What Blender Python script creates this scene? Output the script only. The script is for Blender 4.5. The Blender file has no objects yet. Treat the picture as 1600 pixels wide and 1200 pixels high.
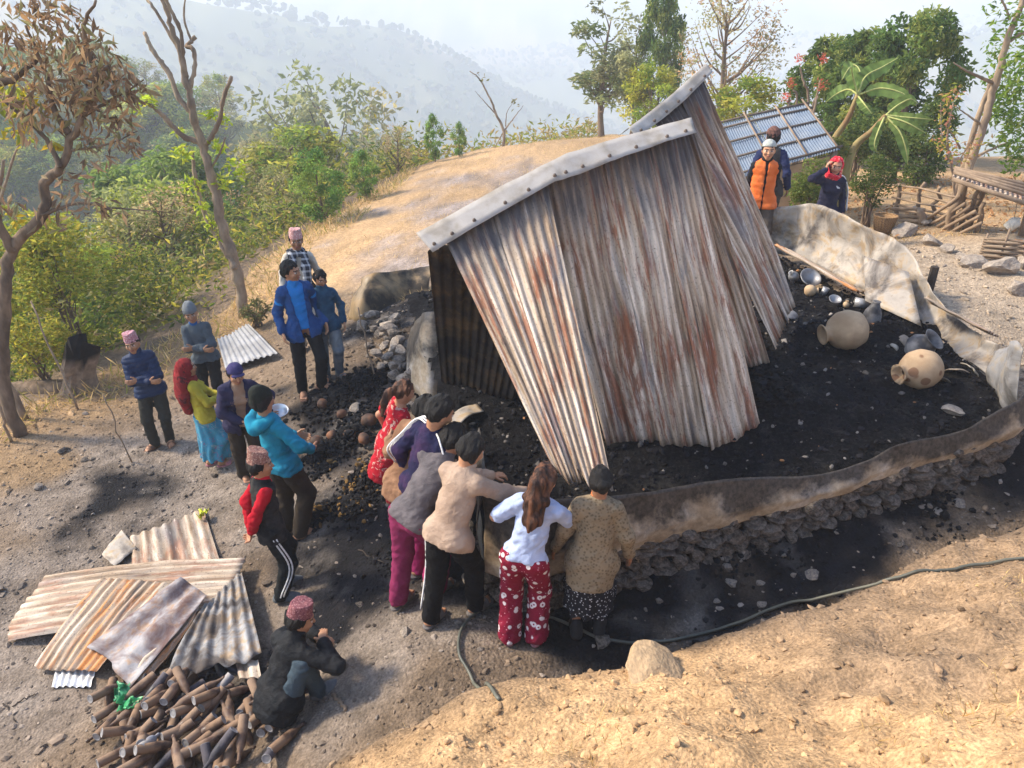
import bpy, math, random
import numpy as np
R = math.radians
sc = bpy.context.scene
COL = sc.collection
random.seed(7)
RNG = np.random.default_rng(11)

# ------------------------------------------------------------------ camera, sky, sun, exposure
CAM_Z, PITCH, FPX = 4.1, R(27.0), 1202.0
cam_d = bpy.data.cameras.new('camera')
cam_d.sensor_fit = 'HORIZONTAL'; cam_d.sensor_width = 36.0; cam_d.lens = 36.0 * FPX / 1600.0
cam_d.clip_start = 0.05; cam_d.clip_end = 6000.0
cam = bpy.data.objects.new('camera', cam_d); COL.objects.link(cam)
cam.location = (0, 0, CAM_Z); cam.rotation_euler = (R(90) - PITCH, 0, 0)
sc.camera = cam
SUN_DIR = np.array([-0.84, 0.20, 0.70]); SUN_DIR /= np.linalg.norm(SUN_DIR)      # from the ground towards the sun
world = bpy.data.worlds.new('World'); sc.world = world; world.use_nodes = True
wn = world.node_tree; wn.nodes.clear()
sky = wn.nodes.new('ShaderNodeTexSky'); sky.sky_type = 'NISHITA'; sky.sun_disc = False
sky.sun_elevation = math.asin(SUN_DIR[2]); sky.sun_rotation = math.atan2(SUN_DIR[0], SUN_DIR[1])
sky.air_density = 1.0; sky.dust_density = 3.0; sky.ozone_density = 1.0; sky.altitude = 1200
bg = wn.nodes.new('ShaderNodeBackground'); bg.inputs['Strength'].default_value = 0.15
wo = wn.nodes.new('ShaderNodeOutputWorld')
wn.links.new(sky.outputs[0], bg.inputs[0]); wn.links.new(bg.outputs[0], wo.inputs[0])
sun_d = bpy.data.lights.new('sun', 'SUN'); sun_d.energy = 2.7; sun_d.angle = R(8.0); sun_d.color = (1.0, 0.86, 0.67)
sun = bpy.data.objects.new('sun', sun_d); COL.objects.link(sun)
from mathutils import Vector, Matrix
sun.rotation_euler = Vector(tuple(SUN_DIR)).to_track_quat('Z', 'Y').to_euler()
sun.location = (-20, 5, 30)
sc.view_settings.view_transform = 'Standard'; sc.view_settings.look = 'None'
sc.view_settings.exposure = 1.46; sc.view_settings.gamma = 1.0
sc.view_settings.use_curve_mapping = False
sc.render.engine = 'CYCLES'
sc.cycles.use_denoising = True
sc.cycles.max_bounces = 6; sc.cycles.diffuse_bounces = 3; sc.cycles.glossy_bounces = 2
sc.cycles.transmission_bounces = 4; sc.cycles.volume_bounces = 3; sc.cycles.transparent_max_bounces = 6
sc.cycles.caustics_reflective = False; sc.cycles.caustics_refractive = False

# ------------------------------------------------------------------ geometry helpers
CP, SP = math.cos(PITCH), math.sin(PITCH)
def ray(px, py):
    x = (px - 800) / FPX; y = -(py - 600) / FPX
    return np.array([x, CP + y * SP, -SP + y * CP])
def at_z(px, py, z):
    r = ray(px, py); t = (z - CAM_Z) / r[2]
    return np.array([r[0] * t, r[1] * t, z])
def at_y(px, py, Y):
    r = ray(px, py); t = Y / r[1]
    return np.array([r[0] * t, Y, CAM_Z + r[2] * t])
def above(px, py, base):
    """the point over (or under) base whose direction fits the pixel best"""
    r = ray(px, py)
    A = np.array([[r[0], 0], [r[1], 0], [r[2], -1.0]])
    b = np.array([base[0], base[1], -CAM_Z])
    s = np.linalg.lstsq(A, b, rcond=None)[0]
    return np.array([base[0], base[1], s[1]])

def sstep(a, b, x):
    t = np.clip((x - a) / (b - a), 0, 1); return t * t * (3 - 2 * t)

def vnoise(P, seed=0):
    """smooth value noise, P (...,3) -> -1..1"""
    P = np.asarray(P, float); I = np.floor(P).astype(np.int64); F = P - I
    W = F * F * (3 - 2 * F); out = 0.0
    for dx in (0, 1):
        for dy in (0, 1):
            for dz in (0, 1):
                n = (I[..., 0] + dx) * 374761393 + (I[..., 1] + dy) * 668265263 + (I[..., 2] + dz) * 2147483647 + seed * 144269
                n = (n ^ (n >> 13)) * 1274126177; n = (n ^ (n >> 16)) & 0xffffff
                w = (W[..., 0] if dx else 1 - W[..., 0]) * (W[..., 1] if dy else 1 - W[..., 1]) * (W[..., 2] if dz else 1 - W[..., 2])
                out = out + w * (n / 8388607.5 - 1)
    return out
def fbm(P, oct=4, seed=0):
    s = 0; a = 1; P = np.asarray(P, float)
    for k in range(oct):
        s = s + a * vnoise(P, seed + k); P = P * 2.03 + 7.1; a *= 0.5
    return s
def n2(x, y, sc_, oct=4, seed=0):
    x = np.asarray(x, float); y = np.asarray(y, float)
    return fbm(np.stack([x * sc_, y * sc_, np.full(x.shape, 0.37 + seed)], -1), oct, seed)

def link(o, parent=None):
    COL.objects.link(o)
    if parent is not None: o.parent = parent
    return o
def tag(o, label=None, cat=None, group=None, kind=None):
    if label: o['label'] = label
    if cat: o['category'] = cat
    if group: o['group'] = group
    if kind or cat: o['kind'] = kind or 'thing'
    return o
def empty(name, loc=(0, 0, 0), rz=0.0, label=None, cat=None, group=None):
    o = bpy.data.objects.new(name, None); o.location = tuple(loc); o.rotation_euler = (0, 0, rz)
    COL.objects.link(o); o.empty_display_size = 0.1
    return tag(o, label, cat, group)
def mesh(name, V, F, mat=None, smooth=True, col=None, uv=None, mats=None, fmat=None):
    V = np.asarray(V, np.float32).reshape(-1, 3)
    me = bpy.data.meshes.new(name)
    if isinstance(F, np.ndarray):
        k = F.shape[1]; nf = len(F); loops = F.ravel().astype(np.int32)
        starts = (np.arange(nf) * k).astype(np.int32); totals = np.full(nf, k, np.int32)
    else:
        nf = len(F); totals = np.array([len(f) for f in F], np.int32)
        starts = np.concatenate([[0], np.cumsum(totals)[:-1]]).astype(np.int32) if nf else np.zeros(0, np.int32)
        loops = np.array([i for f in F for i in f], np.int32)
    me.vertices.add(len(V)); me.vertices.foreach_set('co', V.ravel())
    me.loops.add(len(loops)); me.loops.foreach_set('vertex_index', loops)
    me.polygons.add(nf); me.polygons.foreach_set('loop_start', starts)
    try: me.polygons.foreach_set('loop_total', totals)
    except Exception: pass
    me.polygons.foreach_set('use_smooth', np.full(nf, smooth, bool))
    if uv is not None:
        l = me.uv_layers.new(name='UV'); l.data.foreach_set('uv', np.asarray(uv, np.float32)[loops].ravel())
    if col is not None:
        c = np.asarray(col, np.float32)
        if c.shape[1] == 3: c = np.concatenate([c, np.ones((len(c), 1), np.float32)], 1)
        a = me.color_attributes.new('Col', 'FLOAT_COLOR', 'POINT'); a.data.foreach_set('color', c.ravel())
    for m in (mats or ([mat] if mat else [])): me.materials.append(m)
    if fmat is not None: me.polygons.foreach_set('material_index', np.asarray(fmat, np.int32))
    me.update(calc_edges=True); me.validate()
    return me
def obj(name, me, parent=None, loc=(0, 0, 0), rot=None):
    o = bpy.data.objects.new(name, me); o.location = tuple(loc)
    if rot is not None: o.rotation_euler = rot
    return link(o, parent)
def mk(name, V, F, mat, parent=None, **k):
    return obj(name, mesh(name, V, F, mat, **k), parent)

def grid_faces(nu, nv, wrap=False):
    i = np.arange(nu if wrap else nu - 1)[:, None]; j = np.arange(nv - 1)[None, :]
    i2 = (i + 1) % nu
    return np.stack([i * nv + j, i2 * nv + j, i2 * nv + j + 1, i * nv + j + 1], -1).reshape(-1, 4)
def box(cx, cy, cz, sx, sy, sz):
    V = np.array([[x, y, z] for x in (-.5, .5) for y in (-.5, .5) for z in (-.5, .5)]) * [sx, sy, sz] + [cx, cy, cz]
    F = np.array([[0, 1, 3, 2], [4, 6, 7, 5], [0, 4, 5, 1], [2, 3, 7, 6], [0, 2, 6, 4], [1, 5, 7, 3]])
    return V, F
def frame_of(d):
    d = np.asarray(d, float); d = d / (np.linalg.norm(d) + 1e-12)
    a = np.array([0, 0, 1.0]) if abs(d[2]) < 0.9 else np.array([1.0, 0, 0])
    u = np.cross(a, d); u /= np.linalg.norm(u); return u, np.cross(d, u), d
def tube(pts, rad, n=8, caps=True):
    pts = np.asarray(pts, float); m = len(pts); rad = np.broadcast_to(np.asarray(rad, float), (m,))
    T = np.gradient(pts, axis=0); ang = np.arange(n) * 2 * math.pi / n
    u, v, _ = frame_of(T[0]); V = []
    for k in range(m):
        d = T[k] / (np.linalg.norm(T[k]) + 1e-12)
        u = u - d * (u @ d); u /= np.linalg.norm(u) + 1e-12; v = np.cross(d, u)
        V.append(pts[k] + rad[k] * (np.cos(ang)[:, None] * u + np.sin(ang)[:, None] * v))
    V = np.concatenate(V)
    F = []
    for k in range(m - 1):
        for j in range(n):
            j2 = (j + 1) % n; F.append((k * n + j, k * n + j2, (k + 1) * n + j2, (k + 1) * n + j))
    if caps:
        F.append(tuple(range(n))[::-1]); F.append(tuple((m - 1) * n + j for j in range(n)))
    return V, F
def join(parts):
    V = []; F = []; o = 0
    for v, f in parts:
        V.append(np.asarray(v)); F += [tuple(int(i) + o for i in q) for q in f]; o += len(v)
    return np.concatenate(V), F
def lathe(prof, n=20):
    prof = np.asarray(prof, float); a = np.arange(n) * 2 * math.pi / n
    V = np.stack([prof[None, :, 0] * np.cos(a)[:, None], prof[None, :, 0] * np.sin(a)[:, None], np.broadcast_to(prof[None, :, 1], (n, len(prof)))], -1).reshape(-1, 3)
    return V, grid_faces(n, len(prof), wrap=True)
def spline(pts, n):
    """Catmull-Rom through pts, n samples"""
    P = np.asarray(pts, float); m = len(P)
    Q = np.concatenate([[2 * P[0] - P[1]], P, [2 * P[-1] - P[-2]]])
    t = np.linspace(0, m - 1 - 1e-9, n); i = t.astype(int); f = (t - i)[:, None]
    a, b, c, d = Q[i], Q[i + 1], Q[i + 2], Q[i + 3]
    return 0.5 * (2 * b + (c - a) * f + (2 * a - 5 * b + 4 * c - d) * f ** 2 + (3 * b - a - 3 * c + d) * f ** 3)
def ico():
    p = (1 + 5 ** .5) / 2
    V = np.array([(-1, p, 0), (1, p, 0), (-1, -p, 0), (1, -p, 0), (0, -1, p), (0, 1, p), (0, -1, -p), (0, 1, -p), (p, 0, -1), (p, 0, 1), (-p, 0, -1), (-p, 0, 1)]) / math.sqrt(1 + p * p)
    F = np.array([(0, 11, 5), (0, 5, 1), (0, 1, 7), (0, 7, 10), (0, 10, 11), (1, 5, 9), (5, 11, 4), (11, 10, 2), (10, 7, 6), (7, 1, 8), (3, 9, 4), (3, 4, 2), (3, 2, 6), (3, 6, 8), (3, 8, 9), (4, 9, 5), (2, 4, 11), (6, 2, 10), (8, 6, 7), (9, 8, 1)])
    return V, F
def ico2():
    V, F = ico(); V = list(map(tuple, V)); mid = {}; G = []
    def m(a, b):
        k = (min(a, b), max(a, b))
        if k not in mid:
            q = np.array(V[a]) + V[b]; V.append(tuple(q / np.linalg.norm(q))); mid[k] = len(V) - 1
        return mid[k]
    for a, b, c in F:
        ab, bc, ca = m(a, b), m(b, c), m(c, a); G += [(a, ab, ca), (b, bc, ab), (c, ca, bc), (ab, bc, ca)]
    return np.array(V), np.array(G)
def rock_mesh(name, mat, seed, dims=(1, 1, 1), fine=True):
    V, F = ico2() if fine else ico()
    r = np.random.default_rng(seed)
    V = V.copy()
    for _ in range(7):                                  # chop facets off the ball, as split stone breaks
        n = r.normal(size=3); n /= np.linalg.norm(n); c = r.uniform(0.45, 0.8)
        d = V @ n - c; V = V - np.where(d > 0, d, 0)[:, None] * n
    V *= (1 + 0.12 * vnoise(V * 2.2 + seed, seed))[:, None]
    V = V * np.array(dims)
    return mesh(name, V, F, mat, smooth=False)
def rand_rot(n, rng):
    q = rng.normal(size=(n, 4)); q /= np.linalg.norm(q, axis=1)[:, None]; w, x, y, z = q.T
    return np.stack([1 - 2 * (y * y + z * z), 2 * (x * y - z * w), 2 * (x * z + y * w), 2 * (x * y + z * w), 1 - 2 * (x * x + z * z), 2 * (y * z - x * w), 2 * (x * z - y * w), 2 * (y * z + x * w), 1 - 2 * (x * x + y * y)], -1).reshape(n, 3, 3)
def scatter(name, P, S, colr, mat, rng, flat=0.6, base=None, parent=None):
    """many small broken pieces as one mesh; P (n,3) S (n,) colr (n,3)"""
    V0, F0 = base if base else ico()
    n = len(P); k = len(V0)
    Rm = rand_rot(n, rng); jit = 1 + rng.uniform(-.35, .35, (n, k, 1))
    sh = np.stack([np.ones(n), rng.uniform(.5, 1.0, n), rng.uniform(.35, .8, n)], -1)
    V = np.einsum('nij,nkj->nki', Rm, V0[None] * jit * sh[:, None, :]) * S[:, None, None]
    V[:, :, 2] *= flat
    V += P[:, None, :]
    F = (F0[None] + (np.arange(n) * k)[:, None, None]).reshape(-1, F0.shape[1])
    c = np.repeat(colr, k, 0)
    return mk(name, V.reshape(-1, 3), F, mat, parent, smooth=False, col=c)

# ------------------------------------------------------------------ materials
MATS = {}
class NT:
    def __init__(s, name, rough=0.8, spec=0.3, metal=0.0):
        s.m = bpy.data.materials.new(name); s.m.use_nodes = True; s.t = s.m.node_tree; s.b = s.t.nodes['Principled BSDF']
        s.b.inputs['Roughness'].default_value = rough; s.b.inputs['Specular IOR Level'].default_value = spec; s.b.inputs['Metallic'].default_value = metal
        MATS[name] = s.m
    def n(s, ty, **k):
        o = s.t.nodes.new(ty)
        for a, v in k.items(): setattr(o, a, v)
        return o
    def put(s, sock, v):
        if hasattr(v, 'is_output') or isinstance(v, bpy.types.NodeSocket): s.t.links.new(v, sock)
        elif isinstance(v, (tuple, list)): sock.default_value = (*v, 1.0) if len(v) == 3 and sock.type == 'RGBA' else v
        else: sock.default_value = v
    def co(s, kind='Object', scale=(1, 1, 1), rot=(0, 0, 0)):
        if kind == 'World':
            g = s.n('ShaderNodeNewGeometry').outputs['Position']
        else: g = s.n('ShaderNodeTexCoord').outputs[kind]
        mp = s.n('ShaderNodeMapping'); mp.inputs['Scale'].default_value = scale; mp.inputs['Rotation'].default_value = rot
        s.t.links.new(g, mp.inputs[0]); return mp.outputs[0]
    def noise(s, vec, scale, detail=4, rough=0.55, dist=0.0):
        o = s.n('ShaderNodeTexNoise'); s.t.links.new(vec, o.inputs['Vector']); o.inputs['Scale'].default_value = scale
        o.inputs['Detail'].default_value = detail; o.inputs['Roughness'].default_value = rough; o.inputs['Distortion'].default_value = dist
        return o.outputs[0]
    def vor(s, vec, scale, feat='F1', out='Distance', rand=1.0):
        o = s.n('ShaderNodeTexVoronoi'); o.feature = feat; s.t.links.new(vec, o.inputs['Vector']); o.inputs['Scale'].default_value = scale
        o.inputs['Randomness'].default_value = rand; return o.outputs[out]
    def ramp(s, fac, stops, mode='LINEAR'):
        o = s.n('ShaderNodeValToRGB'); o.color_ramp.interpolation = mode; e = o.color_ramp.elements
        while len(e) < len(stops): e.new(0.5)
        for k, (p, c) in enumerate(stops):
            e[k].position = p; e[k].color = (*c, 1) if isinstance(c, (tuple, list)) else (c, c, c, 1)
        s.put(o.inputs[0], fac); return o.outputs[0]
    def mix(s, fac, a, b, blend='MIX'):
        o = s.n('ShaderNodeMix'); o.data_type = 'RGBA'; o.blend_type = blend
        s.put(o.inputs[0], fac); s.put(o.inputs[6], a); s.put(o.inputs[7], b); return o.outputs[2]
    def math(s, op, a, b=0.0, clamp=False):
        o = s.n('ShaderNodeMath'); o.operation = op; o.use_clamp = clamp; s.put(o.inputs[0], a); s.put(o.inputs[1], b); return o.outputs[0]
    def attr(s, name='Col'):
        o = s.n('ShaderNodeAttribute'); o.attribute_name = name; return o.outputs['Color']
    def sep(s, v):
        o = s.n('ShaderNodeSeparateXYZ'); s.t.links.new(v, o.inputs[0]); return o.outputs
    def bump(s, h, strength=0.3, dist=0.02):
        o = s.n('ShaderNodeBump'); o.inputs['Strength'].default_value = strength; o.inputs['Distance'].default_value = dist
        s.t.links.new(h, o.inputs['Height']); s.t.links.new(o.outputs[0], s.b.inputs['Normal'])
    def out(s, col, rough=None):
        s.put(s.b.inputs['Base Color'], col)
        if rough is not None: s.put(s.b.inputs['Roughness'], rough)
        return s.m

def mat_attr(name, rough=0.85, spec=0.2, var=0.35, scale=40, bump=0.0, metal=0.0, bdist=0.01):
    n = NT(name, rough, spec, metal); v = n.co()
    f = n.noise(v, scale, 3)
    c = n.mix(1.0, n.attr(), n.ramp(f, [(0.25, 1 - var), (0.75, 1 + var)]), 'MULTIPLY')
    if bump: n.bump(f, bump, bdist)
    return n.out(c)
def mat_plain(name, colr, rough=0.8, spec=0.25, var=0.3, scale=30, bump=0.15, metal=0.0, bdist=0.01, col2=None, sc2=4, stretch=(1, 1, 1)):
    n = NT(name, rough, spec, metal); v = n.co(scale=stretch)
    f = n.noise(v, scale, 4)
    c = n.mix(1.0, colr, n.ramp(f, [(0.25, 1 - var), (0.75, 1 + var)]), 'MULTIPLY')
    if col2: c = n.mix(n.ramp(n.noise(v, sc2, 4), [(0.42, 0.0), (0.62, 1.0)]), c, col2)
    if bump: n.bump(f, bump, bdist)
    return n.out(c)
# ------------------------------------------------------------------ terrain
CTRL = np.array([
 (-.43, 3.8, .08), (-.7, 4.05, .06), (.07, 4.02, 0), (.53, 4.1, -.03), (-2.42, 8.2, -.14), (-2.19, 8.4, -.1), (-2.08, 5.8, -.45), (-2.07, 5.3, -.6), (-1.3, 6.2, -.12), (-1.3, 7.6, -.02),
 (-4.2, 7.95, -.8), (-4.0, 9.2, -.85), (-3.2, 7.7, -.7), (-1.5, 3.8, -.4), (-2.4, 3.8, -.6), (-3.3, 5.0, -.8), (-6.2, 8, -1.0), (-6, 4.5, -1.1), (-1.2, 4.9, -.25), (-3.2, 2.5, -.75), (-7, 2, -1.3), (-9, 10, -1.3),
 (0, 3.2, 0), (1.5, 4.1, 0), (2.5, 4.55, .08), (3.5, 5.0, .16), (4.6, 5.5, .3), (5.8, 6.2, .5), (2, 3.2, .05), (4, 4, .25), (7, 5, .7), (8, 2.5, .9),
 (5.2, 8.5, 1.0), (4.9, 7.4, .92), (3.2, 9.9, .9), (3.8, 10.6, .75), (1, 10.4, .5), (7, 9, 1.15), (6.6, 12, 1.0), (9, 12, 1.0), (5, 13, .65), (4, 16, .3), (8, 16, .7), (12, 14, 1.0), (16, 8, 1.6),
 (-1.6, 10, .1), (-3, 10.5, -.4), (-4.7, 12.9, -.8), (-4.9, 14.4, -.7), (-1.5, 13, .1), (0, 16, .2), (-4, 19, -.7), (0, 21, 0), (-3.2, 24.4, -.9), (2, 26, -.2), (-.5, 31, -1.3), (4.4, 36, -1.7), (7, 28, -.4), (6, 21, .1)], float)
def _tps_k(r): return np.where(r > 1e-9, r * r * np.log(np.maximum(r, 1e-9)), 0)
def _tps_fit():
    P = CTRL[:, :2]; n = len(P); K = _tps_k(np.linalg.norm(P[:, None] - P[None], axis=-1)) + np.eye(n) * 0.25
    A = np.zeros((n + 3, n + 3)); A[:n, :n] = K; A[:n, n] = 1; A[:n, n + 1:] = P; A[n, :n] = 1; A[n + 1:, :n] = P.T
    return np.linalg.solve(A, np.concatenate([CTRL[:, 2], np.zeros(3)]))
_W = _tps_fit()
def h_base(x, y):
    x = np.clip(x, -9, 16); y = np.clip(y, 2, 36); n = len(CTRL); s = _W[n] + _W[n + 1] * x + _W[n + 2] * y
    for k in range(n): s = s + _W[k] * _tps_k(np.hypot(x - CTRL[k, 0], y - CTRL[k, 1]))
    return s
PLAT = np.array([(-9, -30), (-7.8, 4), (-7.05, 9.2), (-6.2, 10.8), (-5.0, 12.7), (-5.1, 14.5), (-4.2, 19), (-3.3, 24.4), (-.6, 31), (4.4, 36.5), (8, 34), (8.5, 24), (10, 19), (20, 16), (36, 6), (60, -30)], float)
BANK = np.array([at_z(px, py, .12)[:2] for px, py in [(-160, 1290), (60, 1215), (200, 1262), (330, 1250), (470, 1165), (560, 1118), (700, 1092), (850, 1062), (985, 1035), (1060, 1008), (1240, 962), (1420, 890), (1600, 850), (1800, 800)]])
BANK = np.concatenate([[BANK[0] + (BANK[0] - BANK[1]) * 20], BANK, [BANK[-1] + (BANK[-1] - BANK[-2]) * 20]])
def pz(x, y): return .44 + .062 * x + .075 * (y - 4.4)            # the house floor rises with the hillside
def at_f(px, py, dz=0.0):
    r = ray(px, py); t = (.44 - .33 + dz - CAM_Z) / (r[2] - .062 * r[0] - .075 * r[1]); return r * t + np.array([0, 0, CAM_Z])
front_px = [(752, 868), (805, 886), (880, 880), (1000, 848), (1130, 813), (1262, 776), (1390, 736), (1480, 712), (1560, 682), (1594, 645)]
FR = np.array([at_f(px, py, -.06) for px, py in front_px])
def poly_dist(x, y, P, closed):
    best = np.full(x.shape, 1e18); side = np.zeros(x.shape)
    m = len(P); rng = range(m if closed else m - 1)
    inside = np.zeros(x.shape, bool)
    for k in rng:
        a, b = P[k], P[(k + 1) % m]; dx, dy = b - a
        t = np.clip(((x - a[0]) * dx + (y - a[1]) * dy) / (dx * dx + dy * dy), 0, 1)
        d = np.hypot(x - a[0] - t * dx, y - a[1] - t * dy)
        s = dx * (y - a[1]) - dy * (x - a[0])
        up = d < best - 1e-9; best = np.where(up, d, best); side = np.where(up, s, side)
        c = ((a[1] > y) != (b[1] > y)) & (x < dx * (y - a[1]) / (dy if abs(dy) > 1e-12 else 1e-12) + a[0]); inside ^= c
    return best, side, inside
def smax(a, b, k): 
    h = np.maximum(k - np.abs(a - b), 0) / k; return np.maximum(a, b) + h * h * k * .25
def ridge(x, y, P, slope, wob):
    """a spur whose crest runs through P (x, y, z)"""
    best = np.full(x.shape, -1e9)
    for a, b in zip(P[:-1], P[1:]):
        d = np.array(b) - np.array(a); t = np.clip(((x - a[0]) * d[0] + (y - a[1]) * d[1]) / (d[0] ** 2 + d[1] ** 2), 0, 1)
        q = np.hypot(x - a[0] - t * d[0], y - a[1] - t * d[1])
        best = np.maximum(best, a[2] + t * d[2] - slope * np.sqrt(q * q + 60) + slope * 7.7)
    return best + wob
def height(x, y, detail=True):
    x = np.asarray(x, float); y = np.asarray(y, float)
    z = h_base(x, y)
    if detail:
        z = z + 0.035 * n2(x, y, 0.9, 3, 3) + 0.016 * n2(x, y, 4, 3, 5)
    fdist = poly_dist(x, y, FR[:, :2], False)[0]; z = z + .13 * np.exp(-(fdist / .30) ** 2) * sstep(.55, 1.2, x) * sstep(8.2, 6.6, y)
    bd, bs, _ = poly_dist(x, y, BANK, False)
    on = bs < 0                                              # camera side of the bank's foot
    d = np.where(on, bd, 0)
    wob = 0.20 * n2(x, y, 1.3, 3, 8) + (0.07 * n2(x, y, 5, 3, 9) if detail else 0)
    dd = np.maximum(d + wob * sstep(0, .5, d) - 0.02, 0)
    bz = .30 * sstep(0, .22, dd) + .60 * np.maximum(dd - .12, 0) - .05 * sstep(.3, .8, dd) + ((0.07 * n2(x, y, 2.2, 4, 21) + .025 * n2(x, y, 9, 3, 22)) * sstep(.1, .6, dd) if detail else 0)
    bz = np.where(bz > 2.15, 2.15 + (bz - 2.15) * .22, bz)
    z = z + bz
    pd, _, ins = poly_dist(x, y, PLAT, True)
    o = np.where(ins, 0, pd)
    fall = np.where(o < 3, o * o * 0.11, 0.99 + (o - 3) * 0.62)
    fall = np.minimum(fall, 46 + 0.12 * o)
    r = np.hypot(x, y)
    z = z - fall + sstep(3, 30, o) * 1.6 * n2(x, y, .08, 4, 30)
    big = n2(x, y, .012, 5, 40)
    s1 = ridge(x, y, [(-150, 70, 6), (-75, 90, -2), (-44, 95, -7), (-31, 100, -14), (-20, 105, -20), (0, 115, -31), (30, 135, -45)], .5, 2.0 * n2(x, y, .045, 4, 44))
    s2 = ridge(x, y, [(-609, 478, 24.3), (-181, 580, 2.5), (-87, 609, -22.1), (0, 609, -59.8), (65, 580, -91.7)], .5, 9 * big)
    s4 = ridge(x, y, [(609, 609, 27.2), (420, 624, 1.1), (276, 580, -45.3), (188, 536, -85.9)], .5, 9 * big)
    s3 = -120 + 165 * sstep(450, 1450, r) + 12 * n2(x, y, .005, 5, 50) * sstep(400, 800, r)
    far = smax(smax(s3, s2, 12), s4, 12)
    z = np.where(o > 0, smax(smax(z, s1, 3), np.where(r > 130, far, -200), 6), z)
    return z
def axis(lo, hi, step, far, g=1.09):
    a = list(np.arange(lo, hi, step)); s = step
    while a[-1] < far[1]: s *= g; a.append(a[-1] + s)
    b = [lo]; s = step
    while b[-1] > far[0]: s *= g; b.append(b[-1] - s)
    return np.array(b[::-1][:-1] + a)
gx = axis(-7.5, 7.5, 0.05, (-1900, 1900)); gy = axis(1.2, 12.0, 0.05, (-60, 2000), 1.075)
GX, GY = np.meshgrid(gx, gy, indexing='ij')
GZ = height(GX, GY)
def gz(x, y):
    i = int(np.clip(np.searchsorted(gx, x) - 1, 0, len(gx) - 2)); j = int(np.clip(np.searchsorted(gy, y) - 1, 0, len(gy) - 2))
    u = (x - gx[i]) / (gx[i + 1] - gx[i]); v = (y - gy[j]) / (gy[j + 1] - gy[j])
    return float((GZ[i, j] * (1 - u) + GZ[i + 1, j] * u) * (1 - v) + (GZ[i, j + 1] * (1 - u) + GZ[i + 1, j + 1] * u) * v)
def ground(px, py):
    r = ray(px, py); t = 1.5
    for k in range(600):
        p = r * t + [0, 0, CAM_Z]; g = gz(p[0], p[1])
        if p[2] - g < 0.004: break
        t += max(0.004, (p[2] - g) * 0.45)
    return np.array([p[0], p[1], g])

# zones of the ground: each a stain or a soil of its own
wob = n2(GX, GY, 1.3, 5, 60); fine = n2(GX, GY, 6, 4, 61)
WX = GX + .45 * n2(GX, GY, .9, 4, 65); WY = GY + .45 * n2(GX, GY, .9, 4, 66)
def blob(px, py, z, rad):
    p = at_z(px, py, z); return np.exp(-((WX - p[0]) ** 2 + (WY - p[1]) ** 2) / rad ** 2)
char_ = np.zeros(GX.shape)
for q in [(540, 660, 0, .9), (600, 600, .1, .9), (520, 610, 0, .55), (590, 760, 0, 1.0), (500, 820, -.2, .5), (640, 840, 0, .9), (760, 900, 0, .9), (900, 960, 0, .8), (1050, 900, 0, .9), (1220, 850, .05, .85),
          (1380, 800, .1, .85), (1540, 750, .2, .8), (1000, 990, 0, .7), (1150, 930, 0, .8), (640, 480, .3, 1.3), (480, 960, -.2, .45), (330, 1060, -.4, .6), (200, 720, -.4, .5)]:
    char_ = np.maximum(char_, blob(*q))
char_ = np.clip((char_ + .38 * wob - .32) * 2.4, 0, 1)
ash = np.zeros(GX.shape)
for q in [(520, 900, -.1, 1.3), (330, 700, -.3, 1.6), (620, 1000, 0, 1.0), (180, 680, -.4, 1.3), (480, 760, -.1, 1.0), (60, 950, -.5, 1.2), (650, 470, .3, 1.2), (250, 760, -.3, 1.5), (30, 840, -.5, 1.0)]:
    ash = np.maximum(ash, blob(*q))
ash = np.clip((ash + .4 * wob - .35) * 2, 0, 1)
burn = np.zeros(GX.shape)                                     # burnt stubble in streaks on the field
for q in [(630, 390, .4, 1.2), (670, 330, .5, 1.7), (730, 290, .6, 2.4), (800, 262, .7, 3.0), (860, 242, .7, 4)]:
    burn = np.maximum(burn, blob(*q))
burn = np.clip((burn + .6 * n2(GX, GY, .8, 4, 63) - .38) * 2.2, 0, 1)
bd, bs, _ = poly_dist(GX, GY, BANK, False)
bank = np.where(bs < 0, sstep(.02, .5, bd + .12 * wob), 0)
pd, _, ins = poly_dist(GX, GY, PLAT, True)
field = np.where(ins, sstep(10.0, 11.8, GY + .5 * wob + .35 * GX * (GX < 0)), 0)
left = np.where(ins, sstep(2.3, .5, pd + .8 * wob), 0) * (GX < 0)
out_ = np.where(ins, 0, sstep(.3, 3, pd))
def C(*c): return np.array(c)[None, None, :]
soil = C(.175, .128, .087) * (1 + .30 * wob + .22 * fine)[..., None]
straw = C(.40, .265, .14) * (1 + .14 * wob + .16 * fine)[..., None]
def lay(a, m, c): return a * (1 - m[..., None]) + c * m[..., None]
pathm = sstep(3.4, 4.6, GX + .3 * wob) * sstep(6.2, 7.4, GY) * (1 - bank)
G = lay(soil, pathm, C(.35, .275, .195) * (1 + .15 * wob + .12 * fine)[..., None])
G = lay(G, np.clip(left, 0, 1) * .8, straw * .8)
G = lay(G, ash * .42, C(.21, .195, .18) * (1 + .5 * fine)[..., None])
G = lay(G, char_, C(.009, .009, .011) * (1 + .5 * fine)[..., None] + np.clip(n2(GX, GY, 2.2, 4, 67) - .10, 0, 1)[..., None] * C(.16, .14, .12))
G = lay(G, field, straw * (1 + .10 * np.sin(GX * 1.1 + GY * .35 + wob * 1.3))[..., None])
G = lay(G, burn * field * .8, C(.24, .21, .20) * (1 + .6 * n2(GX, GY, 3, 3, 64))[..., None])
G = lay(G, bank, C(.45, .29, .15) * (1 + .20 * wob + .25 * fine)[..., None])
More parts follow.
